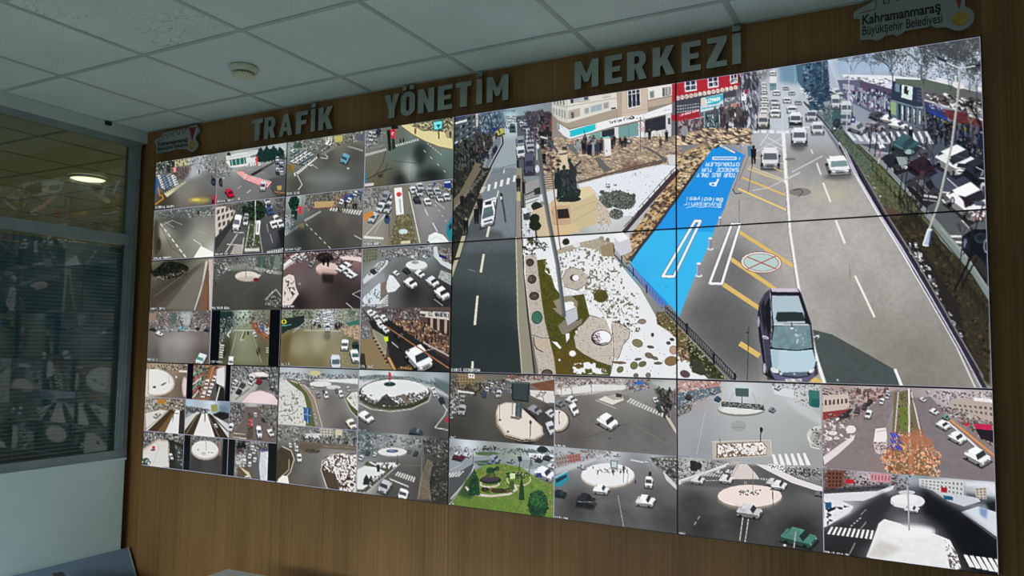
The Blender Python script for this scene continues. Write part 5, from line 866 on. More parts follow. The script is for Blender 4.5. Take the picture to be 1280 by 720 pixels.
@feed(0,1,2)
def _(p):
    p.view(VC).field([(50,380,(120,110,100)),(200,370,(140,136,130)),(350,380,(110,100,100)),(60,600,(96,92,86)),(200,520,(150,146,142)),(330,600,(96,88,82)),(120,560,(136,132,126)),(340,500,(120,112,108))])
    clutter(p,[(40,360),(370,355),(372,470),(300,450),(200,440),(60,470),(30,470)],420,(4,12),[(60,60,60),(110,110,106),(170,172,168),(40,60,52),(150,110,100),(206,208,206),(120,60,60),(80,90,120)],1.5,0)
    p.fill([(205,362),(270,362),(255,440),(225,440)],(196,206,206),.7,6);p.fill([(150,368),(180,366),(178,430),(155,430)],(80,100,96),.8);p.fill([(30,370),(70,368),(70,410),(30,420)],(150,130,116)); clutter(p,[(60,440),(370,440),(370,470),(60,470)],60,(5,12),[(200,204,204),(150,156,160),(60,64,68)],2)
    p.car(88,488,(16,6),(6,-5),14,(226,228,230),(90,100,106));p.car(210,460,(18,2),(4,-6),14,(120,170,190),(60,90,104));p.ln([(40,465),(375,465)],3,(190,190,184));p.car(300,458,(10,3),(5,-4),8,(40,42,46));p.car(350,466,(14,3),(5,-4),9,(50,52,58));p.car(50,462,(16,4),(6,-4),9,(50,52,58))
    p.car(320,628,(-14,24),(20,6),20,(214,222,220),(90,150,140));p.ell(200,520,110,36,(170,166,162),soft=20,al=.5);p.ln([(70,520),(66,640)],2,(90,86,80));p.label('MUHTARLIK',22,630,6.4,10);p.edge(sides='r')
@feed(0,1,3)
def _(p):
    p.view(VC).field([(450,380,(70,96,90)),(560,370,(190,206,190)),(650,370,(130,130,116)),(470,560,(60,62,44)),(560,520,(150,152,124)),(660,560,(96,98,70)),(560,640,(120,124,92)),(690,450,(110,80,60))])
    clutter(p,[(430,358),(700,358),(700,450),(640,440),(600,430),(430,500)],240,(4,12),[(50,60,56),(110,130,120),(170,186,170),(36,44,40),(150,160,150),(60,90,90)],1.8,80)
    p.fill([(425,360),(500,360),(498,440),(470,470),(425,480)],(34,60,56)); clutter(p,[(425,400),(500,390),(480,480),(425,540)],110,(4,12),[(40,46,40),(190,196,190),(70,76,70),(110,112,104)],1.6,60);p.fill([(540,440),(600,440),(660,640),(480,640),(500,500)],(140,142,116),.6,10)
    p.ln([(505,465),(640,465)],4,(206,206,190));p.ln([(490,465),(470,490),(480,500)],6,(220,222,214));p.fill([(555,470),(575,470),(560,515),(540,525),(542,500)],(90,116,70));p.ln([(560,470),(542,520),(560,514)],4,(220,222,206))
    p.fill([(600,400),(650,440),(700,480),(700,525),(660,500),(610,450)],(150,90,60));p.fill([(650,430),(675,445),(675,475),(652,462)],(60,130,190));p.fill([(675,440),(700,450),(700,490),(680,478)],(190,200,210)); clutter(p,[(600,390),(700,430),(700,520),(620,450)],70,(4,12),[(80,50,40),(190,120,80),(50,40,40),(210,206,200)]);p.car(622,490,(4,12),(8,-2),10,(200,204,206));p.ell(642,580,10,22,(50,50,34),soft=3);p.ell(585,480,5,12,(40,40,34));p.ell(452,580,8,28,(40,42,28),soft=3)
    for k in range(6): p.ln([(430-k,545+k*13),(452-k*2,548+k*13)],6,(226,228,216)); 
    for k in range(3): p.ln([(686,560+k*12),(698,562+k*12)],4,(206,206,196))
    p.ln([(520,480),(490,600)],2,(200,200,180));p.ln([(610,480),(660,640)],2,(180,182,160));p.car(490,640,(-2,26),(14,0),14,(226,230,226),(110,120,110));p.bars(.145,.155);p.label('SILMAZ KARDES',370,642,5.6,10);p.edge(sides='lr')
def nine(k,f):
    FEEDS[(0,2,k)]=f
def n0(p):
    p.view(VE).field([(60,50,(160,140,110)),(200,40,(150,130,110)),(250,150,(110,98,86)),(150,200,(120,106,92)),(100,120,(220,216,208))]); clutter(p,[(50,35),(290,25),(285,60),(50,60)],110,(4,12),[(90,66,50),(190,160,110),(60,50,44),(220,210,190)])
    p.ell(110,125,108,74,(190,180,165),6);p.ell(108,123,102,70,(228,226,220),6);p.fill([(50,60),(75,50),(75,200),(50,210)],(214,208,200));p.ln([(72,40),(70,190)],3,(120,116,110));p.ell(105,152,9,7,(60,70,80));p.ell(155,135,18,5,(110,100,94),-30);p.ell(272,150,16,56,(196,170,160));p.ell(274,150,11,48,(222,206,198));p.ln([(186,60),(186,130)],2,(150,146,140));p.ell(226,96,5,5,(230,226,220));p.fill([(240,60),(290,60),(290,72),(240,70)],(214,204,190));p.edge(sides='rb')
def n1(p):
    p.view(VE).field([(340,60,(120,90,70)),(420,60,(150,96,70)),(400,180,(140,110,90)),(480,100,(190,190,190)),(470,200,(70,64,60))]); clutter(p,[(320,36),(460,32),(430,140),(320,220)],260,(5,16),[(60,90,90),(150,80,70),(70,54,50),(190,170,150),(40,36,40),(170,150,90)],2.6,-60)
    for k in range(6): p.ln([(320,90+k*24),(372-k*4,60+k*22)],5,[(90,170,150),(190,60,60),(220,220,214)][k%3])
    p.fill([(420,40),(445,34),(400,225),(350,222)],(150,104,70));p.ln([(436,40),(380,225)],5,(206,150,96));p.fill([(440,100),(470,90),(450,228),(415,228)],(90,86,84)); 
    for x,y in ((400,130),(390,170),(380,200),(425,150),(412,190),(440,110)): p.car(x,y,(-5,13),(10,0),12,(226,222,220),(70,66,66))
    p.fill([(455,55),(495,40),(495,150),(450,130)],(224,222,222));p.fill([(450,130),(495,160),(495,232),(455,232)],(40,40,40));p.ln([(470,150),(450,230)],6,(220,220,220));p.bars(.15,.13);p.edge(sides='rb')
def n2(p):
    p.view(VE).field([(560,60,(110,112,112)),(660,50,(120,124,126)),(760,60,(90,94,96)),(570,160,(190,190,188)),(700,130,(110,108,104)),(770,200,(130,134,134))]); clutter(p,[(535,40),(790,40),(790,110),(535,120)],300,(4,12),[(50,52,54),(120,124,126),(180,184,184),(30,32,34),(80,90,80),(210,212,212)]);p.ell(690,88,56,18,(216,204,204));p.ell(700,80,30,10,(234,226,224));p.fill([(630,98),(760,96),(770,110),(630,108)],(30,34,34))
    clutter(p,[(740,100),(790,90),(795,240),(760,180)],150,(5,14),[(46,48,50),(196,200,200),(110,114,116),(30,34,36)],2.4,50); clutter(p,[(535,100),(600,110),(560,170),(535,190)],80,(5,14),[(206,206,202),(90,92,90),(50,54,50)],2,-20);p.fill([(540,190),(610,110),(700,110),(670,175),(590,235),(540,235)],(186,184,178),.8,5)
    for x,y,c in ((600,145,(70,90,100)),(650,130,(226,228,228)),(690,125,(150,40,50)),(655,105,(206,208,208)),(580,180,(50,54,56)),(560,130,(206,206,204))): p.car(x,y,(-9,10),(11,5),12,c,(50,56,60))
    p.ln([(560,220),(640,160)],5,(90,84,76));p.fill([(590,225),(640,180),(700,168),(760,185),(795,225),(797,250),(600,236)],(226,204,206));p.ell(700,210,80,30,(234,216,216),soft=8);p.ln([(595,228),(645,180),(700,168),(770,190)],3,(110,100,90));p.edge(sides='b')
def n3(p):
    p.view(VE).field([(80,240,(170,166,156)),(180,230,(130,110,80)),(80,360,(170,162,150)),(120,390,(86,66,42)),(200,330,(210,206,200)),(250,360,(60,56,50))]); clutter(p,[(55,220),(270,225),(265,290),(150,280),(55,300)],200,(4,12),[(60,56,50),(190,190,186),(120,96,60),(220,220,216),(40,40,42)]);p.ell(145,236,24,14,(176,130,50));p.fill([(55,300),(140,280),(190,290),(60,400)],(214,212,206));p.fill([(60,400),(190,280),(215,285),(110,410)],(76,56,36));p.fill([(110,410),(215,285),(230,285),(160,412)],(120,92,60));p.ln([(60,385),(175,288)],3,(120,110,96))
    p.fill([(160,412),(225,278),(245,285),(236,416)],(226,226,224));p.fill([(245,285),(270,280),(268,418),(238,416)],(50,48,46));p.ln([(212,285),(206,345)],3,(50,50,50));p.car(120,312,(-14,12),(8,4),12,(200,196,188),(110,104,96));p.ln([(205,300),(240,300)],3,(40,40,40));p.edge(sides='rb')
def n4(p):
    p.view(VE).field([(300,250,(180,200,216)),(420,250,(206,220,230)),(500,270,(130,150,170)),(300,380,(90,80,64)),(480,380,(80,64,54)),(390,380,(226,224,222))]);p.fill([(275,262),(380,275),(420,285),(360,290),(275,300)],(84,88,90)); clutter(p,[(278,258),(420,278),(400,295),(278,305)],100,(4,10),[(50,54,56),(120,126,126),(80,76,66),(180,184,184)]);p.fill([(420,255),(455,250),(460,290),(425,295)],(150,156,90));p.fill([(470,256),(518,270),(520,310),(470,300)],(110,126,140),.8,3);p.bush(480,315,45,22,[(26,28,26),(44,46,42)],90,(6,12),(30,32,30))
    p.fill([(275,330),(340,295),(360,296),(300,410),(275,415)],(206,206,202));p.fill([(275,395),(340,310),(362,298),(370,300),(325,418),(275,416)],(66,56,40));p.ln([(285,412),(350,305)],3,(150,140,120));p.fill([(325,420),(372,302),(400,302),(445,436)],(230,228,226));p.fill([(400,302),(420,305),(520,440),(445,436)],(60,46,38));p.ln([(405,310),(470,436)],3,(150,140,130));p.fill([(430,310),(520,360),(520,440)],(206,208,206));p.ln([(425,312),(515,400)],6,(70,64,54));p.ln([(388,285),(388,345)],4,(24,24,26));p.ln([(376,300),(400,296)],3,(24,24,26));p.car(448,372,(4,9),(7,0),8,(226,226,226));p.edge(sides='rb')
def n5(p):
    p.view(VE).field([(560,270,(110,110,108)),(650,270,(190,190,188)),(750,280,(110,112,110)),(580,400,(130,110,100)),(650,380,(106,96,92)),(740,400,(110,98,92))]); clutter(p,[(530,250),(630,255),(600,340),(530,400)],240,(5,14),[(60,62,60),(130,132,130),(190,192,190),(36,36,38),(150,120,100),(90,80,120)],1.8,60); clutter(p,[(680,255),(795,265),(790,420),(700,330)],240,(5,14),[(60,62,60),(130,132,130),(190,192,190),(36,36,38),(96,110,90),(150,110,90)],1.8,-60)
    p.fill([(625,265),(680,265),(780,450),(535,440),(600,340)],(112,102,98));p.fill([(632,300),(655,300),(658,440),(625,440)],(84,74,66)); clutter(p,[(632,300),(655,300),(658,440),(622,440)],60,(4,10),[(60,52,46),(120,100,90),(90,96,70)]);p.fill([(630,330),(655,330),(655,372),(630,372)],(170,60,60)); clutter(p,[(630,325),(658,325),(658,375),(630,375)],26,(4,8),[(206,60,70),(110,40,50),(206,206,206)])
    p.car(692,412,(4,26),(13,0),26,(236,236,234),(90,96,104));p.car(535,385,(-6,18),(14,0),18,(220,222,222));p.car(755,412,(10,16),(12,-3),14,(226,226,224));p.car(672,312,(2,9),(8,0),8,(216,218,218));p.car(715,340,(4,9),(9,0),9,(60,64,70));p.ln([(550,410),(615,418)],4,(206,190,170));p.ln([(545,430),(620,440)],6,(206,190,170));p.edge(sides='b')
def n6(p):
    p.view(VE).field([(60,420,(90,86,80)),(200,430,(70,72,66)),(230,520,(50,50,44)),(120,520,(214,210,206)),(60,580,(60,80,80))]); clutter(p,[(45,408),(265,420),(262,470),(180,450),(45,490)],260,(4,12),[(40,40,40),(110,106,100),(170,170,166),(60,56,46),(206,206,202)],2.2,-30);p.fill([(42,500),(120,448),(180,452),(182,600),(90,600),(40,560)],(214,212,206));p.fill([(42,500),(120,448),(180,452),(180,462),(120,458),(44,512)],(190,180,170));p.ln([(130,500),(95,585)],2,(180,176,170));p.ln([(118,456),(130,500)],2,(170,166,160))
    p.ell(100,494,13,12,(236,220,220));p.ell(100,492,10,8,(196,40,50));p.ell(96,506,14,5,(60,50,54));p.fill([(180,452),(200,450),(262,480),(262,612),(182,606)],(44,44,40));p.fill([(215,470),(262,500),(262,612),(220,606)],(56,64,60),.8,5);p.ln([(184,460),(184,604)],4,(190,186,170));p.car(198,545,(4,14),(8,0),12,(226,228,228)); clutter(p,[(220,480),(262,500),(262,600),(235,570)],40,(4,10),[(90,100,96),(40,44,42),(170,176,170)],2,50);p.bush(60,570,26,20,[(16,40,38),(30,60,56),(190,196,190)],50,(5,12));p.edge(sides='rb')
def n7(p):
    p.view(VE).field([(330,440,(110,108,104)),(440,440,(130,130,128)),(390,600,(74,70,68)),(340,580,(60,58,56)),(450,580,(66,62,60))]); clutter(p,[(310,430),(475,440),(472,480),(390,450),(315,480)],160,(4,10),[(40,40,40),(120,120,116),(180,180,176),(70,66,60)]);p.ell(388,510,78,52,(180,172,162),4);p.ell(388,503,73,48,(226,224,220),4);p.ln([(392,440),(394,510)],2,(120,118,112));p.ell(380,526,12,9,(190,186,184));p.ell(350,505,4,3,(60,60,60));p.ell(410,520,5,3,(60,60,60));p.ell(428,522,6,3,(70,70,70));p.ell(470,500,7,40,(150,120,110));p.bars(.155,.13);p.edge(sides='rb')
def n8(p):
    p.view(VE).field([(600,480,(60,64,66)),(680,470,(150,152,150)),(740,480,(90,92,92)),(600,600,(150,148,144)),(650,560,(96,94,90)),(650,660,(86,80,64)),(730,620,(200,204,206))]); clutter(p,[(555,455),(745,465),(745,540),(700,520),(640,500),(560,560)],240,(4,12),[(30,32,34),(120,122,122),(190,192,192),(60,50,60),(70,80,66)]);p.fir(605,458,495,30,[(20,26,24),(34,40,36)],40);p.fir(580,462,500,26,[(20,26,24),(34,40,36)],30);p.bush(590,505,20,12,[(150,50,60),(80,40,44),(60,60,66)],30,(4,9));p.bush(712,515,18,16,[(110,80,160),(150,130,190),(60,60,80)],40,(4,9))
    p.fill([(625,520),(680,510),(700,680),(600,670),(610,600)],(96,94,90),.9);p.fill([(560,540),(620,520),(610,600),(575,600),(560,570)],(214,216,216),.8); clutter(p,[(558,540),(620,520),(600,600),(558,640)],70,(4,10),[(60,62,60),(206,208,206),(120,120,116)])
    for x,y in ((640,545),(668,565),(612,575),(665,520),(640,590),(655,500)): p.car(x,y,(-2,11),(9,0),10,(222,224,224),(80,86,92))
    p.fill([(560,680),(580,600),(620,600),(660,640),(620,680)],(96,88,66)); 
    for k in range(6): p.fill([(585+k*9,602+k*5),(590+k*9,602+k*5),(645+k*2,650+k*5),(634+k*2,655+k*5)],(206,196,160))
    p.car(628,668,(0,8),(16,0),14,(226,228,228));p.fill([(700,520),(742,515),(742,690),(700,684),(692,600)],(208,212,216));p.tex([(700,520),(742,515),(742,690),(700,684)],.12,6);p.bars(.155,.17);p.edge(sides='b')
for k,f in enumerate((n0,n1,n2,n3,n4,n5,n6,n7,n8)): nine(k,f)
# column two,top display
@feed(1,0,0)
def _(p):
    p.view(VB).field([(60,150,(150,160,154)),(160,110,(120,128,118)),(300,90,(140,136,110)),(420,90,(120,120,110)),(80,200,(120,124,118)),(250,200,(84,82,76)),(250,310,(104,112,108)),(90,340,(78,80,72)),(400,320,(86,92,90)),(400,180,(80,80,76))])
    clutter(p,[(45,120),(440,60),(440,110),(290,140),(180,180),(60,180)],320,(4,12),[(70,72,70),(120,124,118),(170,172,168),(50,54,50),(110,120,90),(206,208,206)],1.5,-10);p.fir(85,115,150,26,[(70,96,84),(50,74,66)],30);p.fir(105,110,148,26,[(60,86,76),(50,74,66)],30);p.fill([(285,90),(330,82),(330,115),(290,120)],(186,180,110));p.fill([(240,92),(275,88),(275,118),(242,122)],(206,206,200));p.wins([(240,92),(275,88),(275,118),(242,122)],2,3,(60,60,62),.5,.5);p.fill([(405,80),(440,74),(440,115),(405,110)],(90,100,120),.8)
    for k in range(20): p.car(72+(k%5)*22,170+(k//5)*18+(k%5)*4,(10,4),(8,-4),9,[(206,212,210),(110,124,130),(150,160,160),(226,228,226)][k%4],(56,64,68))
    p.car(255,132,(15,3),(6,-6),12,(230,232,232));p.fill([(40,230),(75,250),(70,275),(40,280)],(120,110,70));p.ell(70,250,8,22,(150,120,50))
    for k in range(13): p.fill([(74+k*9.6,285-k*7.2),(80+k*9.6,280-k*7.2),(96+k*8.6,288-k*7.2),(88+k*8.6,294-k*7.2)] if k else [(74,280),(80,276),(86,292),(78,298)],(214,216,206))
    p.ln([(92,290),(118,340),(98,368)],4,(206,208,200));p.ln([(215,200),(250,205),(252,195),(235,180),(290,148)],4,(200,202,196));p.fill([(215,178),(280,146),(292,148),(230,188)],(130,130,124));p.zebra([(350,142),(365,138),(436,158),(436,168)],11,(206,208,202),.5);p.ln([(175,240),(200,256)],3,(190,190,184));p.man(202,205,32,(50,52,52))
    p.car(344,210,(-10,20),(17,7),18,(110,160,180),(56,80,96));p.ell(360,256,6,4,(220,214,200));p.ell(250,310,130,30,(130,138,136),soft=16,al=.6);p.label('DOGU STAD',40,392,7.4,10,dy=-.5);p.edge(sides='rb')
@feed(1,0,1)
def _(p):
    p.view(VB).field([(480,100,(130,134,130)),(640,60,(110,112,104)),(700,60,(120,140,130)),(850,60,(180,170,130)),(500,250,(112,110,92)),(520,330,(100,94,74)),(640,160,(96,112,108)),(680,240,(150,160,154)),(640,310,(30,34,30)),(800,300,(50,62,58)),(740,160,(50,66,66)),(860,180,(110,130,126)),(870,250,(100,118,114))])
    clutter(p,[(450,60),(560,50),(540,120),(455,150)],110,(4,12),[(50,54,56),(140,144,144),(196,200,200),(90,96,96)],1.6,-40)
    for x,y,c in ((488,102,(214,216,216)),(505,84,(180,186,190)),(522,66,(50,56,70)),(480,80,(190,196,196))): p.car(x,y,(-6,12),(10,2),12,c,(50,58,66))
    p.fill([(640,30),(720,18),(910,10),(912,155),(840,140),(760,110),(690,70)],(222,212,160)); clutter(p,[(680,22),(910,-10),(912,60),(760,60)],150,(5,16),[(40,46,36),(90,90,60),(150,140,100),(60,60,44),(200,180,110)],2,0);p.ln([(640,35),(700,78),(770,115),(840,142),(912,156)],5,(120,118,96));p.fill([(870,60),(912,50),(912,100),(880,96)],(170,160,110)); clutter(p,[(860,40),(912,30),(912,75),(870,70)],40,(4,10),[(60,56,40),(206,196,150)])
    p.fill([(806,6),(862,0),(860,52),(812,60)],(50,110,110));p.fill([(812,14),(856,8),(854,46),(816,52)],(120,226,226));p.fill([(826,28),(850,24),(838,46)],(40,90,130));p.ln([(838,60),(840,100)],7,(26,60,60));p.ell(716,60,6,18,(150,90,90));p.man(900,98,40,(50,40,60))
    p.fill([(566,55),(584,52),(590,160),(575,165)],(30,32,28));p.fill([(585,54),(610,50),(608,100),(592,102)],(222,30,60));p.ell(599,74,6,8,(250,240,240));p.ell(601,75,4,6,(222,30,60));p.fill([(592,100),(606,100),(612,150),(594,160)],(36,50,40));p.man(638,125,30,(36,40,40));p.man(655,124,32,(36,40,40));p.ln([(604,30),(600,60)],3,(50,50,50));p.fill([(590,35),(625,30),(625,48),(592,52)],(26,24,20))
    p.zebra([(455,178),(565,150),(568,162),(458,192)],13,(222,224,216),.5);p.zebra([(612,132),(735,98),(740,108),(616,142)],11,(216,220,212),.5);p.ln([(480,148),(560,135)],2,(170,172,166))
    p.ell(740,190,30,60,(36,48,46),soft=14,al=.8);p.ell(690,270,40,50,(176,184,176),soft=18,al=.5);p.ell(800,290,80,30,(28,34,32),soft=18,al=.8);p.dash((760,160),(900,300),4,3,(200,206,200),.3);p.dash((780,125),(860,190),6,4,(206,212,206),.4);p.ln([(600,215),(780,235)],3,(70,84,80));p.ln([(690,220),(680,290),(690,320)],2,(200,200,190),.6)
    p.ln([(560,165),(548,220),(520,270),(500,300)],3,(60,56,40));p.ln([(450,320),(520,280),(590,255)],4,(50,48,34));p.tree(570,230,90,(46,44,32),3,ang0=110,depth=4);p.fill([(445,280),(462,278),(462,330),(450,335)],(60,120,140));p.fill([(450,335),(500,330),(495,345),(450,350)],(200,200,196));p.edge(sides='lb')
@feed(1,0,2)
def _(p):
    p.view(VB).field([(80,410,(180,190,190)),(300,400,(110,112,104)),(420,400,(130,140,144)),(80,550,(96,104,106)),(200,560,(76,72,66)),(300,540,(86,80,74)),(120,660,(56,60,58)),(300,650,(70,68,62)),(380,560,(92,88,82))])
    clutter(p,[(130,400),(430,370),(430,460),(300,460),(140,480)],280,(4,12),[(70,64,56),(120,110,96),(160,150,136),(50,46,42),(190,170,130)],2,80); 
    for x in (150,180,215,240): p.tree(x,460,110,(80,74,66),2.4,depth=4)
    p.fill([(180,435),(290,430),(280,460),(185,468)],(190,160,116));p.ln([(130,470),(280,465),(330,440)],3,(150,60,60)); clutter(p,[(290,400),(350,400),(330,440),(290,440)],40,(4,10),[(190,90,60),(220,180,60),(60,60,60)])
    for x,y,c in ((325,438,(226,228,228)),(350,418,(60,90,150)),(378,408,(70,110,170)),(400,395,(206,210,214)),(365,430,(214,216,216)),(420,388,(110,130,150))): p.car(x,y,(-6,10),(10,3),11,c,(50,56,66))
    p.bush(75,440,26,40,[(18,50,44),(30,70,60),(12,34,32)],110,(6,14),(20,50,44));p.fill([(60,480),(95,480),(90,530),(62,520)],(30,50,46));p.fill([(98,458),(114,455),(116,495),(100,498)],(226,40,70));p.ln([(118,405),(120,520)],3,(120,122,116));p.fill([(28,500),(60,500),(58,580),(28,600)],(150,160,166)); clutter(p,[(28,500),(75,500),(75,570),(28,590)],60,(5,11),[(70,80,86),(190,200,204),(110,120,126)])
    p.zebra([(270,465),(440,480),(425,505),(262,480)],12,(222,222,214),.5);p.zebra([(128,528),(215,480),(222,486),(136,538)],12,(210,212,204),.5);p.zebra([(28,600),(100,555),(108,566),(30,612)],8,(206,208,200),.5);p.fill([(95,545),(130,545),(130,580),(100,582)],(120,110,84));p.ell(115,560,14,12,(150,136,100))
    for x,y,h in ((345,470,46),(388,475,40),(400,476,42),(310,490,34),(322,492,34),(424,430,26)): p.man(x,y,h,(40,42,44))
    p.dash((138,550),(280,690),6,4,(214,210,200),.4);p.ln([(392,610),(430,630)],4,(206,202,196));p.ell(330,520,40,40,(120,114,106),soft=14,al=.5);p.ell(100,600,50,40,(40,44,44),soft=18,al=.6);p.label('ARIKAN KUZEY',30,690,7,11,dy=-.5);p.edge(sides='rb')
@feed(1,0,3)
def _(p):
    p.view(VB).field([(460,400,(150,150,146)),(540,370,(150,156,150)),(700,350,(150,156,150)),(880,340,(120,120,116)),(480,560,(150,146,138)),(780,500,(150,148,152)),(650,600,(110,104,76)),(850,560,(130,130,136)),(470,640,(150,150,144))])
    clutter(p,[(445,360),(600,345),(600,380),(520,460),(445,480)],200,(4,12),[(110,106,100),(160,156,150),(80,76,74),(190,190,186)],2.4,70)
    for k in range(5): p.tree(480+k*20,450,100,(110,106,102),2,depth=4)
    for x,y,c in ((575,470,(190,196,200)),(555,440,(150,160,170)),(535,465,(206,210,212)),(585,430,(206,210,212)),(495,520,(190,196,198)),(560,410,(150,156,160))): p.car(x,y,(-12,22),(16,3),20,c,(80,90,100))
    p.fill([(443,500),(490,480),(500,500),(455,530),(443,545)],(206,140,70));p.ln([(445,620),(560,500)],4,(214,210,206));p.fill([(445,612),(550,620),(548,630),(445,625)],(226,224,214));p.ln([(560,500),(500,600)],2,(206,206,200));p.ell(568,525,16,26,(60,80,110));p.ell(566,512,9,10,(30,34,46));p.ln([(578,540),(580,650)],3,(90,80,70))
    p.fill([(595,350),(690,345),(735,650),(575,660),(590,520)],(130,126,112));p.fill([(615,510),(685,495),(725,650),(580,658)],(112,106,70)); clutter(p,[(615,510),(685,495),(725,650),(580,658)],180,(4,11),[(150,140,96),(84,80,50),(120,96,70),(176,176,140),(70,74,50)]);p.ln([(682,380),(740,648)],5,(226,226,222));p.ln([(598,350),(596,500)],3,(120,124,120)); clutter(p,[(680,430),(720,560),(700,560)],30,(3,8),[(120,112,100),(80,76,70)])
    p.fill([(605,362),(645,358),(656,498),(616,503)],(236,236,236));p.ell(630,395,14,12,(220,60,60));p.fill([(620,400),(636,400),(628,410)],(200,40,40));p.ln([(634,420),(640,490)],7,(170,175,180));p.ln([(640,400),(638,400)],8,(120,150,190));p.ell(652,590,24,14,(190,206,206));p.fill([(636,580),(672,578),(674,596),(640,602)],(206,222,222));p.ln([(655,600),(658,650)],5,(120,112,96));p.fill([(640,640),(690,636),(690,652),(640,656)],(206,200,170))
    clutter(p,[(690,355),(800,340),(910,330),(910,420),(860,430),(780,400),(700,390)],200,(4,12),[(110,114,120),(196,200,204),(60,64,70),(150,156,160)],1.5)
    for x,y,c in ((705,380,(216,218,220)),(735,392,(206,210,214)),(725,430,(50,54,62)),(780,440,(236,238,240)),(805,400,(190,196,200)),(845,420,(222,224,226)),(880,415,(206,210,214)),(790,385,(170,176,180)),(830,385,(190,194,198)),(740,360,(200,204,208))): p.car(x,y,(6,13),(16,0),18,c,(70,76,84))
    p.fill([(865,325),(905,320),(905,365),(868,360)],(40,60,130));p.fill([(868,328),(900,325),(900,335),(868,338)],(180,200,220));p.ell(818,340,6,8,(40,70,150));p.fill([(905,360),(912,360),(912,400),(900,390)],(30,30,40));p.dash((820,450),(908,580),5,3,(214,214,216),.35);p.ln([(765,470),(782,505)],4,(222,222,224));p.ln([(808,545),(832,590)],5,(226,226,228));p.ln([(820,430),(870,470)],3,(206,206,208))
    p.fill([(880,560),(908,510),(908,640),(892,630),(878,600)],(30,140,150));p.fill([(890,560),(908,540),(908,570),(894,585)],(40,60,80));p.fill([(780,650),(786,610),(820,592),(860,605),(890,640),(892,650)],(234,240,236));p.tex([(780,650),(786,610),(820,592),(860,605),(890,640)],.05,8);p.ln([(790,640),(830,615),(870,640)],2,(190,200,196));p.ell(783,650,8,10,(40,44,52));p.label('ARIKAN GUNEY',445,660,7.6,12,dy=-.3);p.edge(sides='b')
# column two,middle display
@feed(1,1,0)
def _(p):
    p.view(VD).field([(60,90,(130,96,96)),(200,80,(110,84,84)),(400,80,(150,120,124)),(100,200,(110,100,98)),(300,250,(56,50,48)),(100,330,(46,40,40)),(380,320,(50,46,46)),(200,160,(110,100,100))])
    clutter(p,[(20,60),(430,50),(430,110),(300,130),(150,110),(20,140)],420,(4,12),[(50,40,42),(130,100,104),(190,160,160),(220,210,210),(90,70,74),(30,26,30)],1.6,10)
    p.fill([(20,130),(60,95),(80,80),(85,110),(20,160)],(230,226,226));p.ln([(25,150),(70,115)],3,(110,80,84));p.fill([(18,200),(50,182),(75,190),(85,250),(100,285),(60,340),(14,350)],(224,214,208));p.patch([(30,200),(75,200),(85,280),(50,320),(20,330)],.60,10,(60,50,50))
    for x,y in ((90,90),(110,100),(125,90),(70,100)): p.car(x,y,(10,8),(8,-4),10,(210,206,206),(60,54,58))
    p.car(167,133,(-8,13),(10,4),12,(130,140,144));p.ell(250,160,62,34,(150,120,116));p.ell(250,152,60,32,(222,196,190));p.ell(250,168,56,14,(190,160,150),soft=3,al=.6);p.fill([(320,90),(380,80),(430,95),(430,118),(380,108),(330,105)],(228,210,208)); clutter(p,[(330,60),(430,55),(430,90),(350,90)],60,(4,10),[(220,214,214),(60,50,54),(110,90,94)])
    p.bush(235,95,44,26,[(26,26,24),(44,40,38),(60,56,52)],110,(5,12),(34,30,30));p.fill([(222,100),(240,100),(236,135),(226,135)],(20,18,18));p.fill([(246,100),(262,100),(258,145),(248,140)],(24,22,22));p.fill([(220,175),(285,180),(280,230),(225,225)],(34,30,28),.85,6)
    for x,y in ((350,140),(355,172),(380,192),(325,158)): p.car(x,y,(-18,8),(14,7),14,(230,230,232),(60,56,64))
    p.ln([(382,285),(425,265)],3,(206,196,190));p.ln([(382,285),(425,308)],3,(206,196,190));p.ln([(350,332),(382,358)],4,(200,190,186));p.ell(105,232,7,7,(200,190,190),al=.5);p.label('ALTINPARK',16,354,7,9);p.edge(sides='r')
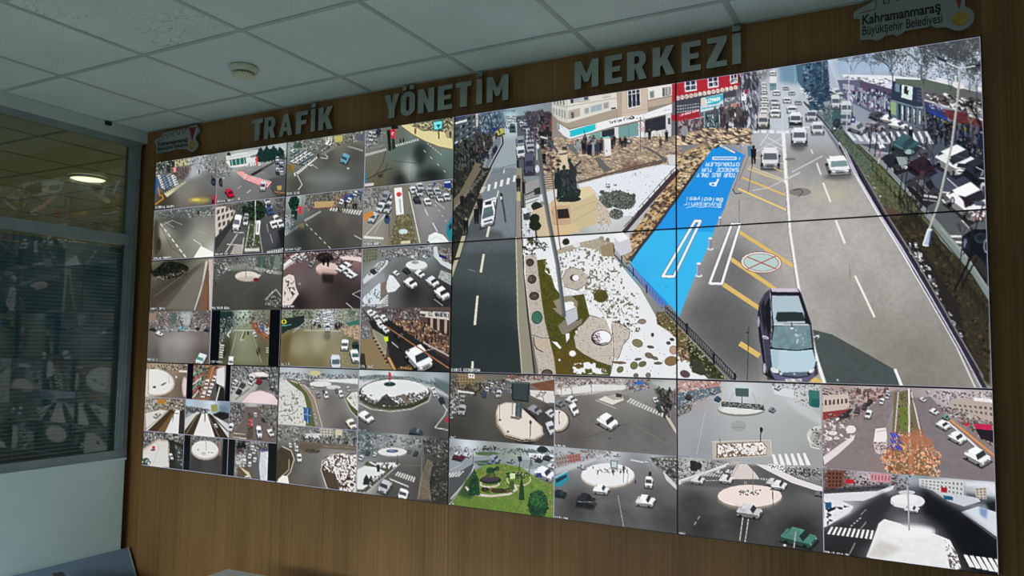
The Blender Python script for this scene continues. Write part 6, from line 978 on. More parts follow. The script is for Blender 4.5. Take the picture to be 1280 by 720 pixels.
@feed(1,1,1)
def _(p):
    p.view(VD).field([(450,90,(120,126,110)),(600,70,(130,136,138)),(780,60,(140,150,152)),(880,80,(90,90,90)),(500,180,(160,166,168)),(700,270,(48,46,46)),(620,160,(110,112,112)),(860,300,(44,42,44)),(500,320,(110,110,110))])
    p.fill([(435,55),(520,45),(520,100),(435,130)],(120,122,104));p.wins([(440,50),(515,45),(515,110),(440,120)],5,4,(90,94,84),.5,.5,jit=30); clutter(p,[(520,60),(810,30),(810,90),(720,100),(600,90),(540,90)],260,(4,12),[(60,64,68),(120,126,130),(190,194,198),(90,100,100),(220,222,224),(130,40,60)]); 
    p.fill([(440,210),(520,120),(575,105),(570,130),(530,170),(445,235)],(206,212,216)); clutter(p,[(440,200),(530,120),(570,110),(520,170)],80,(4,10),[(110,116,118),(226,230,232),(70,74,78)],2,-40);p.fill([(435,260),(530,190),(545,170),(560,210),(510,320),(440,345)],(150,158,162),.8,4)
    p.ell(722,140,60,28,(150,156,156));p.ell(722,133,56,24,(226,230,230));p.ell(715,120,20,8,(150,156,156));p.ln([(718,60),(720,130)],3,(190,196,196));p.fill([(560,240),(580,185),(600,190),(638,240),(610,270),(570,278)],(226,230,232));p.tex([(560,240),(580,185),(600,190),(638,240),(610,270)],.1,6);p.fill([(435,310),(490,260),(530,225),(535,300),(520,340),(435,350)],(214,222,226));p.patch([(435,300),(530,240),(530,330),(435,350)],.6,10,(120,130,136));p.fill([(540,225),(568,215),(560,280),(530,300)],(130,116,106)); 
    for k in range(5): p.ln([(525-k*3,330-k*3+k*10),(572,290+k*13)],5,(230,230,226))
    p.fill([(810,40),(830,35),(835,70),(870,110),(905,125),(905,160),(850,130),(815,90)],(206,212,214)); clutter(p,[(835,50),(905,40),(905,130),(860,110)],90,(5,12),[(60,60,66),(120,116,110),(170,90,70),(190,194,196)]);p.fill([(838,75),(880,90),(880,105),(842,92)],(40,46,110));p.fill([(850,160),(905,180),(905,240),(835,200)],(180,184,182)); clutter(p,[(850,165),(905,185),(905,235),(840,200)],40,(4,10),[(120,126,124),(206,210,208)])
    for x,y,s_,c in ((615,180,.8,(230,232,234)),(670,168,1,(60,64,64)),(738,185,1.2,(232,234,236)),(690,235,1.6,(236,238,240)),(805,228,1.6,(222,224,228)),(575,100,.6,(150,156,160)),(495,170,.8,(60,64,68))): p.car(x,y,(14*s_,10*s_),(10*s_,-6*s_),14*s_,c,(50,54,62))
    p.car(855,292,(24,20),(20,-10),30,(240,240,242),(50,54,60));p.ell(700,90,10,8,(206,208,210));p.car(765,95,(10,4),(5,-4),8,(220,222,224));p.ln([(815,312),(860,345)],3,(200,196,196));p.label('TRABZON PASAJI',460,350,7,11);p.edge(sides='l')
@feed(1,1,2)
def _(p):
    p.view(VD).field([(60,400,(140,150,130)),(250,390,(190,200,206)),(380,400,(130,140,120)),(60,520,(110,100,66)),(200,560,(146,142,112)),(60,640,(120,108,72)),(300,600,(150,140,110)),(200,660,(120,114,80)),(380,520,(120,112,84))])
    clutter(p,[(10,370),(418,362),(418,470),(320,470),(220,450),(130,460),(10,490)],420,(4,12),[(60,70,60),(120,130,116),(180,186,176),(40,50,46),(206,200,150),(150,160,170)],1.6,10);p.bush(82,395,16,24,[(40,60,40),(60,84,56)],40,(4,10));p.bush(150,395,22,26,[(90,110,90),(70,90,74)],50,(4,10));p.bush(375,385,16,22,[(60,84,70),(80,104,90)],30,(4,10))
    p.fill([(10,420),(130,400),(130,450),(40,480),(10,500)],(40,52,48));p.ell(22,434,14,12,(240,230,40));p.ell(22,434,8,7,(30,30,26));p.ln([(10,455),(60,450)],3,(120,210,200));p.ln([(70,490),(140,430)],3,(190,200,196));p.fill([(350,440),(418,420),(418,450),(360,455)],(60,120,100));p.fill([(330,470),(418,450),(418,530),(340,500)],(190,160,124)); clutter(p,[(330,470),(418,455),(418,530),(345,505)],70,(4,11),[(220,190,120),(150,110,80),(206,200,190),(110,90,80)])
    p.fill([(230,380),(275,380),(280,470),(225,470)],(196,204,208),.8,5)
    for x,y in ((235,400),(258,395),(265,420),(240,430),(275,440),(200,430),(180,440)): p.car(x,y,(0,8),(9,0),10,(222,226,230),(110,120,130))
    p.car(252,472,(0,12),(13,0),22,(226,228,232),(70,76,90));p.ell(248,510,20,22,(90,90,80),soft=6,al=.7);p.ln([(130,478),(320,482)],6,(196,190,160),.8);p.crowd([(290,455),(330,450),(330,480),(290,480)],10,28);p.crowd([(160,455),(230,455),(230,478),(160,478)],10,22)
    p.ell(100,560,50,60,(170,166,140),soft=20,al=.6);p.ell(200,540,40,50,(170,168,146),soft=18,al=.6);p.fill([(10,520),(60,500),(40,660),(8,660)],(104,92,56),.8,8);p.tex([(310,480),(418,500),(418,660),(330,660)],.15,8)
    p.car(342,562,(-2,22),(18,0),22,(232,234,236),(90,96,104));p.car(400,570,(4,20),(16,0),20,(40,70,66),(30,44,46));p.car(395,620,(6,26),(20,0),26,(226,230,230),(80,110,110));p.car(294,660,(2,30),(24,0),36,(206,214,226),(96,106,116));p.label('VALILIK',8,660,6.5,11);p.edge(sides='rb')
@feed(1,1,3)
def _(p):
    p.view(VD).field([(460,400,(110,110,112)),(600,400,(96,84,84)),(800,400,(100,80,76)),(500,560,(130,116,90)),(640,520,(50,48,48)),(820,520,(110,88,74)),(600,650,(54,50,46)),(760,600,(44,40,40)),(860,640,(60,50,46))])
    clutter(p,[(430,370),(740,365),(740,500),(660,490),(560,420),(430,430)],330,(4,14),[(60,56,58),(120,112,112),(36,34,36),(96,84,84),(170,164,160),(130,60,70)],1.8,40); P_=[(600,430),(740,430),(890,500),(890,610),(800,570),(660,490)];p.fill(P_,(128,98,80));p.scat(P_,420,(4,12),[(90,66,56),(180,150,120),(60,46,44),(206,180,150),(110,80,66),(44,36,38)],1.4);p.crowd([(620,450),(880,500),(880,560),(640,480)],40,34)
    p.fill([(740,372),(895,378),(893,425),(770,410),(740,405)],(206,202,196));p.fill([(740,372),(895,378),(895,384),(740,378)],(60,60,60));p.text('LC WAIKIKI',(788,402),(10.8,1.0),(0,-20),4.2,(40,50,70),.3);p.fill([(740,390),(770,395),(768,408),(742,402)],(60,60,60));p.fill([(780,412),(893,428),(893,510),(860,500),(780,450)],(60,46,44))
    for x in (795,830,868): p.fill([(x,412+(x-795)*.1),(x+14,414+(x-795)*.1),(x+12,470+(x-795)*.4),(x,462+(x-795)*.4)],(176,160,146))
    p.fill([(470,430),(560,410),(900,650),(900,700),(640,690),(540,560)],(44,42,42));p.fill([(440,440),(500,520),(600,690),(430,690),(430,480)],(140,124,92));p.fill([(432,450),(480,455),(482,520),(430,530)],(120,122,120)); clutter(p,[(432,455),(482,458),(480,520),(434,528)],40,(4,10),[(190,192,192),(80,80,80)]);p.fill([(430,600),(450,600),(460,690),(425,690)],(60,56,50));p.ln([(560,590),(610,690)],14,(196,150,104));p.fill([(490,470),(560,510),(580,610),(560,620),(500,530)],(170,166,146),.8)
    for k in range(8): p.ell(498+k*10,520+k*18,8,5,(34,28,24)); 
    p.fill([(550,516),(572,510),(574,535),(556,538)],(206,230,30));p.fill([(570,530),(585,620),(560,620)],(60,50,44),.7)
    for x,y in ((515,425),(550,422),(532,455),(560,480),(500,405),(480,395)): p.car(x,y,(10,12),(12,-5),16,(226,228,228),(90,96,104))
    p.car(632,515,(16,20),(16,-8),22,(36,36,38),(80,90,100));p.car(735,640,(38,42),(38,-18),50,(238,240,242),(50,56,66),shadow=(22,22,24));p.ln([(560,455),(890,675)],7,(176,116,76));p.ln([(555,450),(880,665)],3,(120,84,60));p.ln([(592,540),(625,568)],4,(206,204,200));p.ln([(765,545),(890,612)],7,(180,176,170));p.ln([(750,590),(808,575)],3,(190,186,180));p.dash((640,672),(700,680),5,8,(190,150,90),.4);p.ln([(612,690),(690,660)],4,(120,96,60))
    for k in range(8): p.ln([(628+k*9,672-k*1),(640+k*9,690-k)],2,(150,120,80))
    p.label('OZEL IDARE',425,672,7.3,11,dy=.3);p.edge(sides='l')
# column two,bottom display
TR=[(90,104,104),(60,72,74),(120,134,136),(160,170,172)]
@feed(1,2,0)
def _(p):
    p.view(VF).field([(100,60,(190,200,204)),(300,70,(170,186,192)),(80,150,(206,206,200)),(280,200,(110,106,104)),(330,300,(100,96,94)),(200,180,(150,140,126)),(380,200,(150,150,148))])
    clutter(p,[(35,60),(405,72),(405,100),(200,90),(35,85)],200,(4,12),TR+[(206,210,212),(110,100,96)]);p.ell(205,64,26,12,(200,196,150));p.fill([(160,95),(405,90),(405,115),(300,105),(200,120)],(222,224,224));p.fill([(60,90),(240,100),(405,120),(405,135),(330,150),(230,150)],(134,132,130)); clutter(p,[(40,88),(200,96),(180,130),(100,100)],90,(3,9),[(190,190,186),(90,80,70),(120,110,100)],2)
    p.ell(230,118,56,16,(120,116,112));p.ell(230,114,52,13,(222,222,222));p.ell(290,130,34,10,(206,206,206))
    p.fill([(30,110),(70,98),(120,120),(155,150),(165,220),(160,290),(200,315),(30,300)],(212,212,206));p.tex([(30,110),(70,98),(120,120),(155,150),(165,220),(160,290),(30,300)],.08,8);p.patch([(35,150),(150,140),(160,300),(35,300)],.64,8,(130,126,120));p.ln([(35,245),(70,235),(100,240),(90,210),(60,215)],3,(120,118,112));p.ln([(40,262),(80,262),(118,240)],3,(120,118,112));p.fill([(70,98),(130,115),(165,155),(185,200),(205,315),(160,310),(165,220),(150,160)],(96,104,60));p.ln([(75,98),(135,112),(172,155),(205,220),(232,320)],6,(150,128,112));p.ln([(90,98),(160,125),(200,180),(240,320)],3,(206,200,190)); clutter(p,[(200,240),(215,300),(205,310),(195,250)],16,(3,7),[(220,220,220),(120,110,100)])
    p.fill([(342,180),(375,150),(405,150),(405,270),(370,240)],(86,92,56));p.fill([(350,182),(378,152),(405,152),(405,240),(375,215)],(218,216,212));p.ln([(342,180),(372,240),(405,275)],4,(190,184,174));p.patch([(355,180),(405,155),(405,230)],.6,8,(130,130,120))
    for i in range(3): p.fill([(150+i*11,222+i*2),(160+i*11,224+i*2),(161+i*10,288+i*4),(152+i*10,286+i*4)],(30,84,150)); 
    p.ln([(150,255),(185,262)],2,(190,210,230));p.ln([(168,230),(170,300)],2,(190,210,230))
    for x,y,s_,c in ((218,168,.9,(150,152,156)),(255,170,1,(232,232,232)),(325,165,1,(236,236,236)),(306,148,.7,(120,122,124)),(245,152,.5,(60,60,60)),(360,140,.7,(190,190,192)),(130,105,.6,(206,206,206)),(190,130,.6,(206,206,206))): p.car(x,y,(4*s_,13*s_),(9*s_,-2*s_),13*s_,c,(70,76,82))
    p.car(374,308,(12,16),(16,-4),20,(230,226,218),(90,86,80));p.ell(300,230,40,50,(126,122,120),soft=18,al=.4);p.edge(sides='rb')
@feed(1,2,1)
def _(p):
    p.view(VF).field([(420,70,(206,212,214)),(560,70,(206,218,220)),(760,80,(170,184,188)),(500,260,(112,110,108)),(700,280,(96,94,92)),(800,200,(110,112,112)),(430,330,(84,84,82)),(780,330,(74,72,70))])
    p.fill([(405,80),(500,70),(640,82),(835,120),(835,145),(640,105),(405,100)],(120,138,140)); clutter(p,[(405,78),(640,80),(835,122),(835,150),(640,100),(405,105)],150,(4,12),TR);p.fill([(410,95),(640,90),(770,130),(835,165),(835,180),(700,120),(410,120)],(206,210,212),.8,4)
    p.ell(580,166,172,76,(96,92,84));p.ell(580,160,170,72,(60,62,44));p.ell(582,150,160,58,(226,228,228));p.ln([(406,200),(470,232),(560,243),(660,232),(740,195),(752,160)],4,(206,202,192));p.fill([(410,185),(470,210),(560,228),(650,215),(700,200),(640,200),(560,212),(470,196)],(70,70,44)); clutter(p,[(412,170),(470,205),(560,222),(650,210),(740,180),(735,150),(600,170),(480,190),(430,160)],300,(4,11),[(40,36,34),(70,64,48),(226,226,226),(52,46,44),(110,104,90)],1.6)
    p.fill([(500,210),(520,175),(545,160),(560,180),(600,210),(560,215)],(50,44,42),.8);p.fill([(600,170),(625,160),(660,200),(640,210)],(120,112,100));p.ell(558,116,28,11,(40,66,66));p.ln([(557,58),(558,112)],3,(150,150,150));p.fill([(552,62),(560,58),(562,96),(554,100)],(196,40,50));p.fill([(560,58),(566,72),(562,80)],(220,60,60))
    for x,y in ((420,190),(440,178),(470,168),(430,150),(650,160),(670,158),(690,165),(640,185)): p.ell(x,y,5,3,(50,44,44))
    p.ln([(700,110),(770,150),(815,220),(828,240)],5,(190,190,186));p.ln([(750,95),(835,165)],4,(90,96,92));p.fill([(765,85),(835,110),(835,160),(780,130)],(90,110,110),.8,4);p.car(764,145,(3,9),(9,-2),10,(222,224,226));p.car(770,165,(3,8),(9,-2),9,(206,208,212));p.car(803,195,(6,12),(10,-3),12,(50,52,60));p.car(445,275,(26,17),(15,-9),20,(230,232,232),(90,96,90));p.car(680,345,(28,4),(6,-9),18,(60,70,76),(110,130,140));p.ell(828,282,7,14,(190,40,60))
    p.ln([(770,318),(832,330)],4,(216,214,210));p.ln([(772,316),(815,262),(828,232)],4,(206,204,200));p.label('SEHITLER',408,334,5,8,dy=.3);p.edge(sides='l')
@feed(1,2,2)
def _(p):
    p.view(VF).field([(60,340,(130,134,128)),(250,350,(130,130,126)),(380,350,(120,124,122)),(60,470,(70,64,50)),(180,500,(110,108,104)),(200,580,(94,90,86)),(300,540,(200,190,184)),(380,440,(130,128,124))])
    clutter(p,[(25,315),(400,335),(400,410),(250,400),(130,390),(25,380)],330,(4,12),[(80,84,82),(130,134,130),(180,182,178),(50,54,52),(206,206,200),(110,116,110)]);p.fill([(230,325),(290,330),(290,370),(230,365)],(190,186,176));p.wins([(232,328),(290,332),(290,370),(232,366)],4,3,(110,110,106));p.fill([(300,330),(330,332),(330,370),(300,368)],(206,196,170));p.fill([(150,350),(230,350),(230,375),(150,370)],(206,208,210))
    for x,y in ((150,385),(275,395),(315,385),(350,400),(220,390),(390,395),(185,390)): p.bush(x,y-16,12,16,[(44,52,42),(60,66,54),(34,38,34)],30,(3,8));p.ln([(x,y-10),(x,y+12)],3,(44,40,34))
    p.fill([(80,395),(130,385),(400,410),(400,430),(240,420),(160,440),(120,420)],(110,100,86));p.ln([(120,400),(400,418)],2,(150,146,136));p.fill([(110,405),(150,395),(240,405),(205,432),(160,440)],(96,88,74),.8,3);p.bush(192,432,34,9,[(60,54,44),(90,84,70),(44,40,34)],50,(4,9))
    p.fill([(20,440),(50,410),(90,430),(105,470),(85,530),(40,575),(18,570)],(70,62,42));p.tex([(20,440),(50,410),(90,430),(105,470),(85,530),(20,570)],.2,8);p.ln([(50,410),(92,430),(106,470),(88,530),(40,580)],5,(186,180,168));p.ln([(82,470),(80,520),(30,565)],3,(206,200,170))
    P_=[(228,505),(250,460),(310,440),(400,445),(400,625),(300,620),(262,600)];p.fill(P_,(70,48,44));p.patch([(235,500),(255,465),(310,443),(400,448),(400,625),(320,620),(300,540),(245,520)],.45,7,(226,222,218),None);p.ln([(262,610),(232,520),(238,480),(280,450),(350,440)],4,(206,200,190));p.fill([(240,520),(290,540),(330,600),(300,615),(264,600)],(84,72,54),.8); 
    for x,y,s_ in ((88,408,.7),(117,425,.9),(130,468,1.2),(110,405,.5)): p.car(x,y,(1,13*s_),(9*s_,0),12*s_,(236,236,236),(80,86,92))
    p.fill([(20,580),(50,545),(75,548),(82,585),(60,590)],(236,234,228));p.edge(sides='rb')
@feed(1,2,3)
def _(p):
    p.view(VF).field([(450,380,(96,110,112)),(600,370,(170,178,180)),(700,400,(130,134,134)),(790,430,(60,58,50)),(450,560,(190,192,190)),(600,520,(92,90,88)),(560,620,(76,74,72)),(700,580,(80,76,72)),(790,600,(44,42,36)),(740,480,(70,68,62))])
    clutter(p,[(405,350),(600,360),(560,430),(405,440)],220,(4,12),TR+[(206,208,208),(50,56,56)]); clutter(p,[(600,365),(715,375),(690,420),(620,415)],110,(4,12),TR+[(206,208,208),(190,180,160)]);p.fill([(470,400),(500,385),(560,380),(520,430)],(160,166,166),.6,4)
    p.ell(570,440,72,24,(130,128,124));p.ell(570,436,68,20,(222,222,222));p.ell(570,432,30,8,(90,96,106));p.ell(568,430,14,4,(120,150,200));p.ln([(590,370),(590,430)],2,(150,150,150))
    p.fill([(405,530),(450,480),(500,490),(590,485),(605,495),(520,560),(440,630),(405,625)],(86,88,70));p.fill([(405,520),(440,500),(500,510),(540,530),(500,560),(430,612),(405,610)],(222,224,224));p.fill([(450,480),(500,486),(590,486),(598,500),(560,515),(500,505)],(222,224,224));p.patch([(450,480),(598,488),(560,518),(500,500)],.58,8,(70,66,50));p.ln([(605,492),(440,632)],4,(190,190,184));p.fir(448,540,590,32,[(30,40,34),(44,56,46)],50);p.fir(470,545,585,24,[(40,50,40),(56,66,52)],30);p.fill([(496,495),(510,495),(512,528),(498,530)],(30,34,38));p.ln([(594,450),(594,500)],3,(60,60,60)); clutter(p,[(470,560),(560,520),(520,560),(450,620)],60,(4,10),[(90,90,66),(206,208,206),(60,60,46)])
    p.zebra([(598,528),(684,556),(676,580),(582,546)],8,(216,216,212),.5);p.ln([(558,562),(645,598)],5,(220,220,216));p.ln([(610,500),(700,500)],2,(120,118,112))
    p.fill([(712,375),(835,375),(835,440),(770,430),(715,450)],(60,62,58)); clutter(p,[(712,375),(835,378),(835,470),(730,450)],170,(5,14),[(44,44,40),(110,112,106),(150,150,146),(70,66,56),(30,32,30)],1.5,30);p.fill([(735,470),(760,480),(740,560),(750,660),(690,655),(700,560)],(112,104,88));p.tex([(735,470),(760,480),(740,560),(750,660),(690,655),(700,560)],.25,5);p.fill([(760,490),(835,470),(835,685),(750,665),(742,580)],(46,44,34)); clutter(p,[(760,490),(835,470),(835,680),(755,660)],160,(5,14),[(30,28,24),(70,64,46),(56,56,40),(110,104,90)]);p.ln([(710,460),(708,560),(690,655)],3,(150,146,136));p.ln([(716,390),(718,500)],3,(120,120,116));p.ln([(758,488),(742,580),(752,664)],3,(130,122,104))
    for x,y,s_,c in ((650,436,.8,(110,112,116)),(680,448,1,(60,62,66)),(488,452,.8,(206,208,208)),(425,468,1,(206,210,210)),(455,445,.9,(60,80,96)),(435,435,.8,(120,126,130)),(700,410,.6,(120,120,120))): p.car(x,y,(-5*s_,9*s_),(9*s_,2*s_),11*s_,c,(60,66,72))
    p.car(536,606,(-15,22),(20,8),24,(190,192,196),(60,66,74));p.car(622,642,(-6,18),(20,6),22,(234,234,236),(80,86,94));p.label('DEMIREL',408,630,6,8,dy=.4);p.edge(sides='l')
# column three,bottom display
@feed(2,2,0)
def _(p):
    p.view(VG).field([(60,50,(110,106,96)),(200,60,(120,118,110)),(400,60,(130,120,110)),(120,180,(72,70,66)),(300,260,(66,62,58)),(60,280,(60,58,54)),(430,220,(66,62,60)),(200,130,(96,94,88))])
    p.fill([(55,28),(130,30),(132,100),(55,95)],(146,130,96));p.wins([(55,34),(130,34),(130,95),(58,92)],6,5,(90,80,64),.5,.5,jit=20);p.fill([(130,34),(180,36),(180,90),(132,95)],(130,118,98));p.fill([(105,26),(132,28),(132,46),(106,44)],(226,222,214));p.ell(113,34,3.5,3.5,(40,38,38));p.ell(124,35,3.5,3.5,(40,38,38)); clutter(p,[(25,30),(60,30),(60,100),(25,110)],60,(4,11),[(60,60,56),(120,120,112),(90,90,84)])
    P_=[(55,80),(180,60),(290,50),(290,90),(200,110),(100,115),(25,110)];p.scat(P_,260,(5,14),[(76,72,62),(110,104,92),(56,54,48),(140,134,120)],2.2,80); clutter(p,[(165,60),(290,55),(290,110),(170,110)],110,(4,10),[(60,66,80),(150,156,160),(60,90,150),(206,208,208),(110,110,106)])
    for k in range(6): p.tree(70+k*26,115,60,(70,64,54),2,depth=3)
    p.fill([(60,95),(130,105),(130,112),(60,105)],(206,208,204));p.fill([(365,70),(470,50),(470,100),(420,100)],(126,84,64));p.tex([(365,70),(470,50),(470,100)],.15,8);p.fill([(260,48),(470,28),(470,50),(370,68),(290,62)],(176,172,168)); clutter(p,[(270,32),(470,28),(470,50),(300,60)],110,(4,11),[(110,106,100),(190,186,180),(206,60,50),(60,56,54)])
    p.fill([(368,95),(470,100),(472,150),(440,150),(370,118)],(216,214,210));p.tree(425,148,46,(120,90,84),2.4,depth=5,spread=.7);p.ln([(366,125),(470,162)],3,(120,114,106));p.ell(390,165,40,20,(110,108,104),soft=8,al=.5)
    clutter(p,[(25,110),(75,120),(60,180),(30,220)],110,(5,14),[(60,60,58),(190,192,190),(120,120,116),(40,40,40)],1.7,40)
    for x,y,s_,c in ((78,185,1.5,(170,172,172)),(80,135,1,(150,152,150)),(172,118,.8,(60,80,110)),(235,116,1.1,(196,198,196)),(205,75,.6,(206,206,206)),(185,95,.7,(190,190,190))): p.car(x,y,(-2*s_,11*s_),(10*s_,1),12*s_,c,(60,66,74))
    p.ell(325,242,102,70,(34,28,24),38);p.fill([(222,190),(232,160),(265,147),(310,150),(370,205),(420,250),(425,285),(390,305),(330,305),(260,285),(228,240)],(196,186,172));p.fill([(228,190),(238,163),(265,152),(308,155),(368,208),(412,250),(418,280),(385,298),(330,298),(268,278),(236,238)],(226,216,206));p.ln([(222,200),(225,245),(262,292),(330,312),(395,310),(430,280)],4,(150,130,110))
    p.fill([(288,60),(368,62),(362,148),(290,140)],(40,48,50));p.fill([(296,68),(360,70),(356,138),(298,132)],(58,70,72));p.fill([(288,60),(368,62),(368,70),(288,68)],(90,96,96));p.fill([(308,145),(336,148),(332,212),(304,206)],(72,84,92));p.ln([(320,150),(318,208)],4,(96,116,130));p.ln([(293,140),(292,200)],3,(110,106,100));p.fill([(285,205),(335,212),(320,222),(285,215)],(120,110,100));p.ln([(240,110),(238,225)],3,(96,88,80));p.ln([(370,230),(368,298)],3,(60,50,46));p.ell(370,232,5,10,(40,36,36));p.ell(274,272,6,5,(120,100,90));p.ell(240,222,6,4,(60,56,50))
    p.car(388,186,(22,12),(10,-8),16,(150,150,154),(60,66,72));p.car(455,200,(12,10),(12,-6),14,(200,202,204),(70,74,80));p.car(456,262,(10,22),(14,-4),20,(206,208,212),(70,74,80));p.label('AKDENIZ',28,298,3.4,6);p.edge(sides='r')
@feed(2,2,1)
def _(p):
    p.view(VG).field([(500,80,(130,124,120)),(700,60,(170,166,160)),(850,70,(150,152,150)),(980,60,(190,196,192)),(600,180,(112,108,106)),(900,260,(104,102,100)),(560,300,(90,86,84)),(960,180,(110,104,100)),(740,260,(108,106,104))])
    p.fill([(476,45),(620,55),(700,60),(560,75),(476,95)],(140,108,96),.8,3);p.fill([(476,60),(640,50),(780,50),(790,90),(640,110),(476,115)],(196,192,186)); clutter(p,[(476,45),(800,50),(800,90),(640,80),(476,70)],220,(4,12),[(120,112,108),(180,176,172),(80,76,76),(206,150,140),(150,150,150)]);p.fill([(480,95),(640,70),(780,75),(770,95),(640,100),(500,118)],(222,222,220));p.ln([(500,122),(640,112),(700,100)],4,(180,176,170))
    for x,y in ((505,118),(550,112)): p.tree(x,y,50,(130,110,104),2.2,depth=5,spread=.7)
    p.ln([(630,50),(632,110)],2,(90,86,84)); clutter(p,[(780,60),(880,50),(880,90),(800,105)],140,(4,11),[(60,66,80),(110,130,170),(200,200,200),(150,140,130),(150,60,60)]);p.fill([(820,60),(850,56),(850,72),(820,74)],(60,110,190));p.fill([(880,60),(1000,60),(1000,110),(950,100)],(196,200,196),.7,5)
    p.fill([(650,138),(690,115),(790,118),(800,140),(745,168),(735,172)],(130,124,120));p.fill([(662,136),(692,120),(765,122),(770,138),(722,158)],(222,218,214));p.fill([(692,122),(740,112),(765,118),(765,135),(725,138)],(176,170,160));p.fill([(735,110),(762,112),(762,128),(738,126)],(66,60,62));p.ln([(650,138),(738,174)],3,(196,192,186));p.ln([(780,100),(790,60)],2,(90,90,90))
    p.zebra([(800,130),(945,196),(940,212),(782,146)],13,(214,212,208),.5);p.fill([(895,90),(1000,100),(1000,270),(960,230),(940,180)],(120,112,104)); P_=[(900,85),(925,80),(960,110),(985,130),(980,170),(930,160)];p.scat(P_,110,(5,13),[(40,56,44),(60,74,56),(30,40,34),(84,90,76)],1.6);p.fir(965,80,140,30,[(36,52,42),(50,64,50)],40);p.car(925,172,(8,14),(12,-4),18,(60,76,72),(40,50,54));p.car(905,140,(4,9),(9,-2),9,(196,198,200));p.fill([(925,160),(940,170),(998,270),(998,290),(960,230)],(196,192,184));p.crowd([(940,140),(1000,150),(1000,220),(960,190)],24,34); clutter(p,[(985,90),(1000,95),(1000,200),(985,180)],20,(4,9),[(150,60,60),(206,206,200)])
    p.ell(490,228,52,50,(60,56,52));p.ell(488,225,48,46,(176,164,150));p.ell(484,222,46,42,(224,218,212));p.ln([(495,190),(495,240)],3,(60,60,60));p.ell(496,190,4,6,(40,40,40))
    for x,y,s_,c,f in ((495,158,1.1,(130,134,138),(14,2)),(546,143,1.2,(214,216,216),(14,2)),(558,182,1.3,(232,232,232),(8,12))): p.car(x,y,(f[0]*s_,f[1]*s_+4),(9*s_,-5*s_),13*s_,c,(70,76,84))
    p.car(700,238,(30,18),(18,-14),26,(240,240,240),(50,54,62));p.ln([(590,215),(720,280)],2,(140,120,104));p.ln([(780,220),(960,330)],3,(130,124,118));p.ln([(600,300),(780,240)],2,(78,74,72));p.ell(710,300,6,4,(80,76,74));p.tex([(500,200),(980,220),(990,360),(480,330)],.06,26);p.label('BINEVLER',478,334,5.6,7,dy=.5);p.edge(sides='lr')
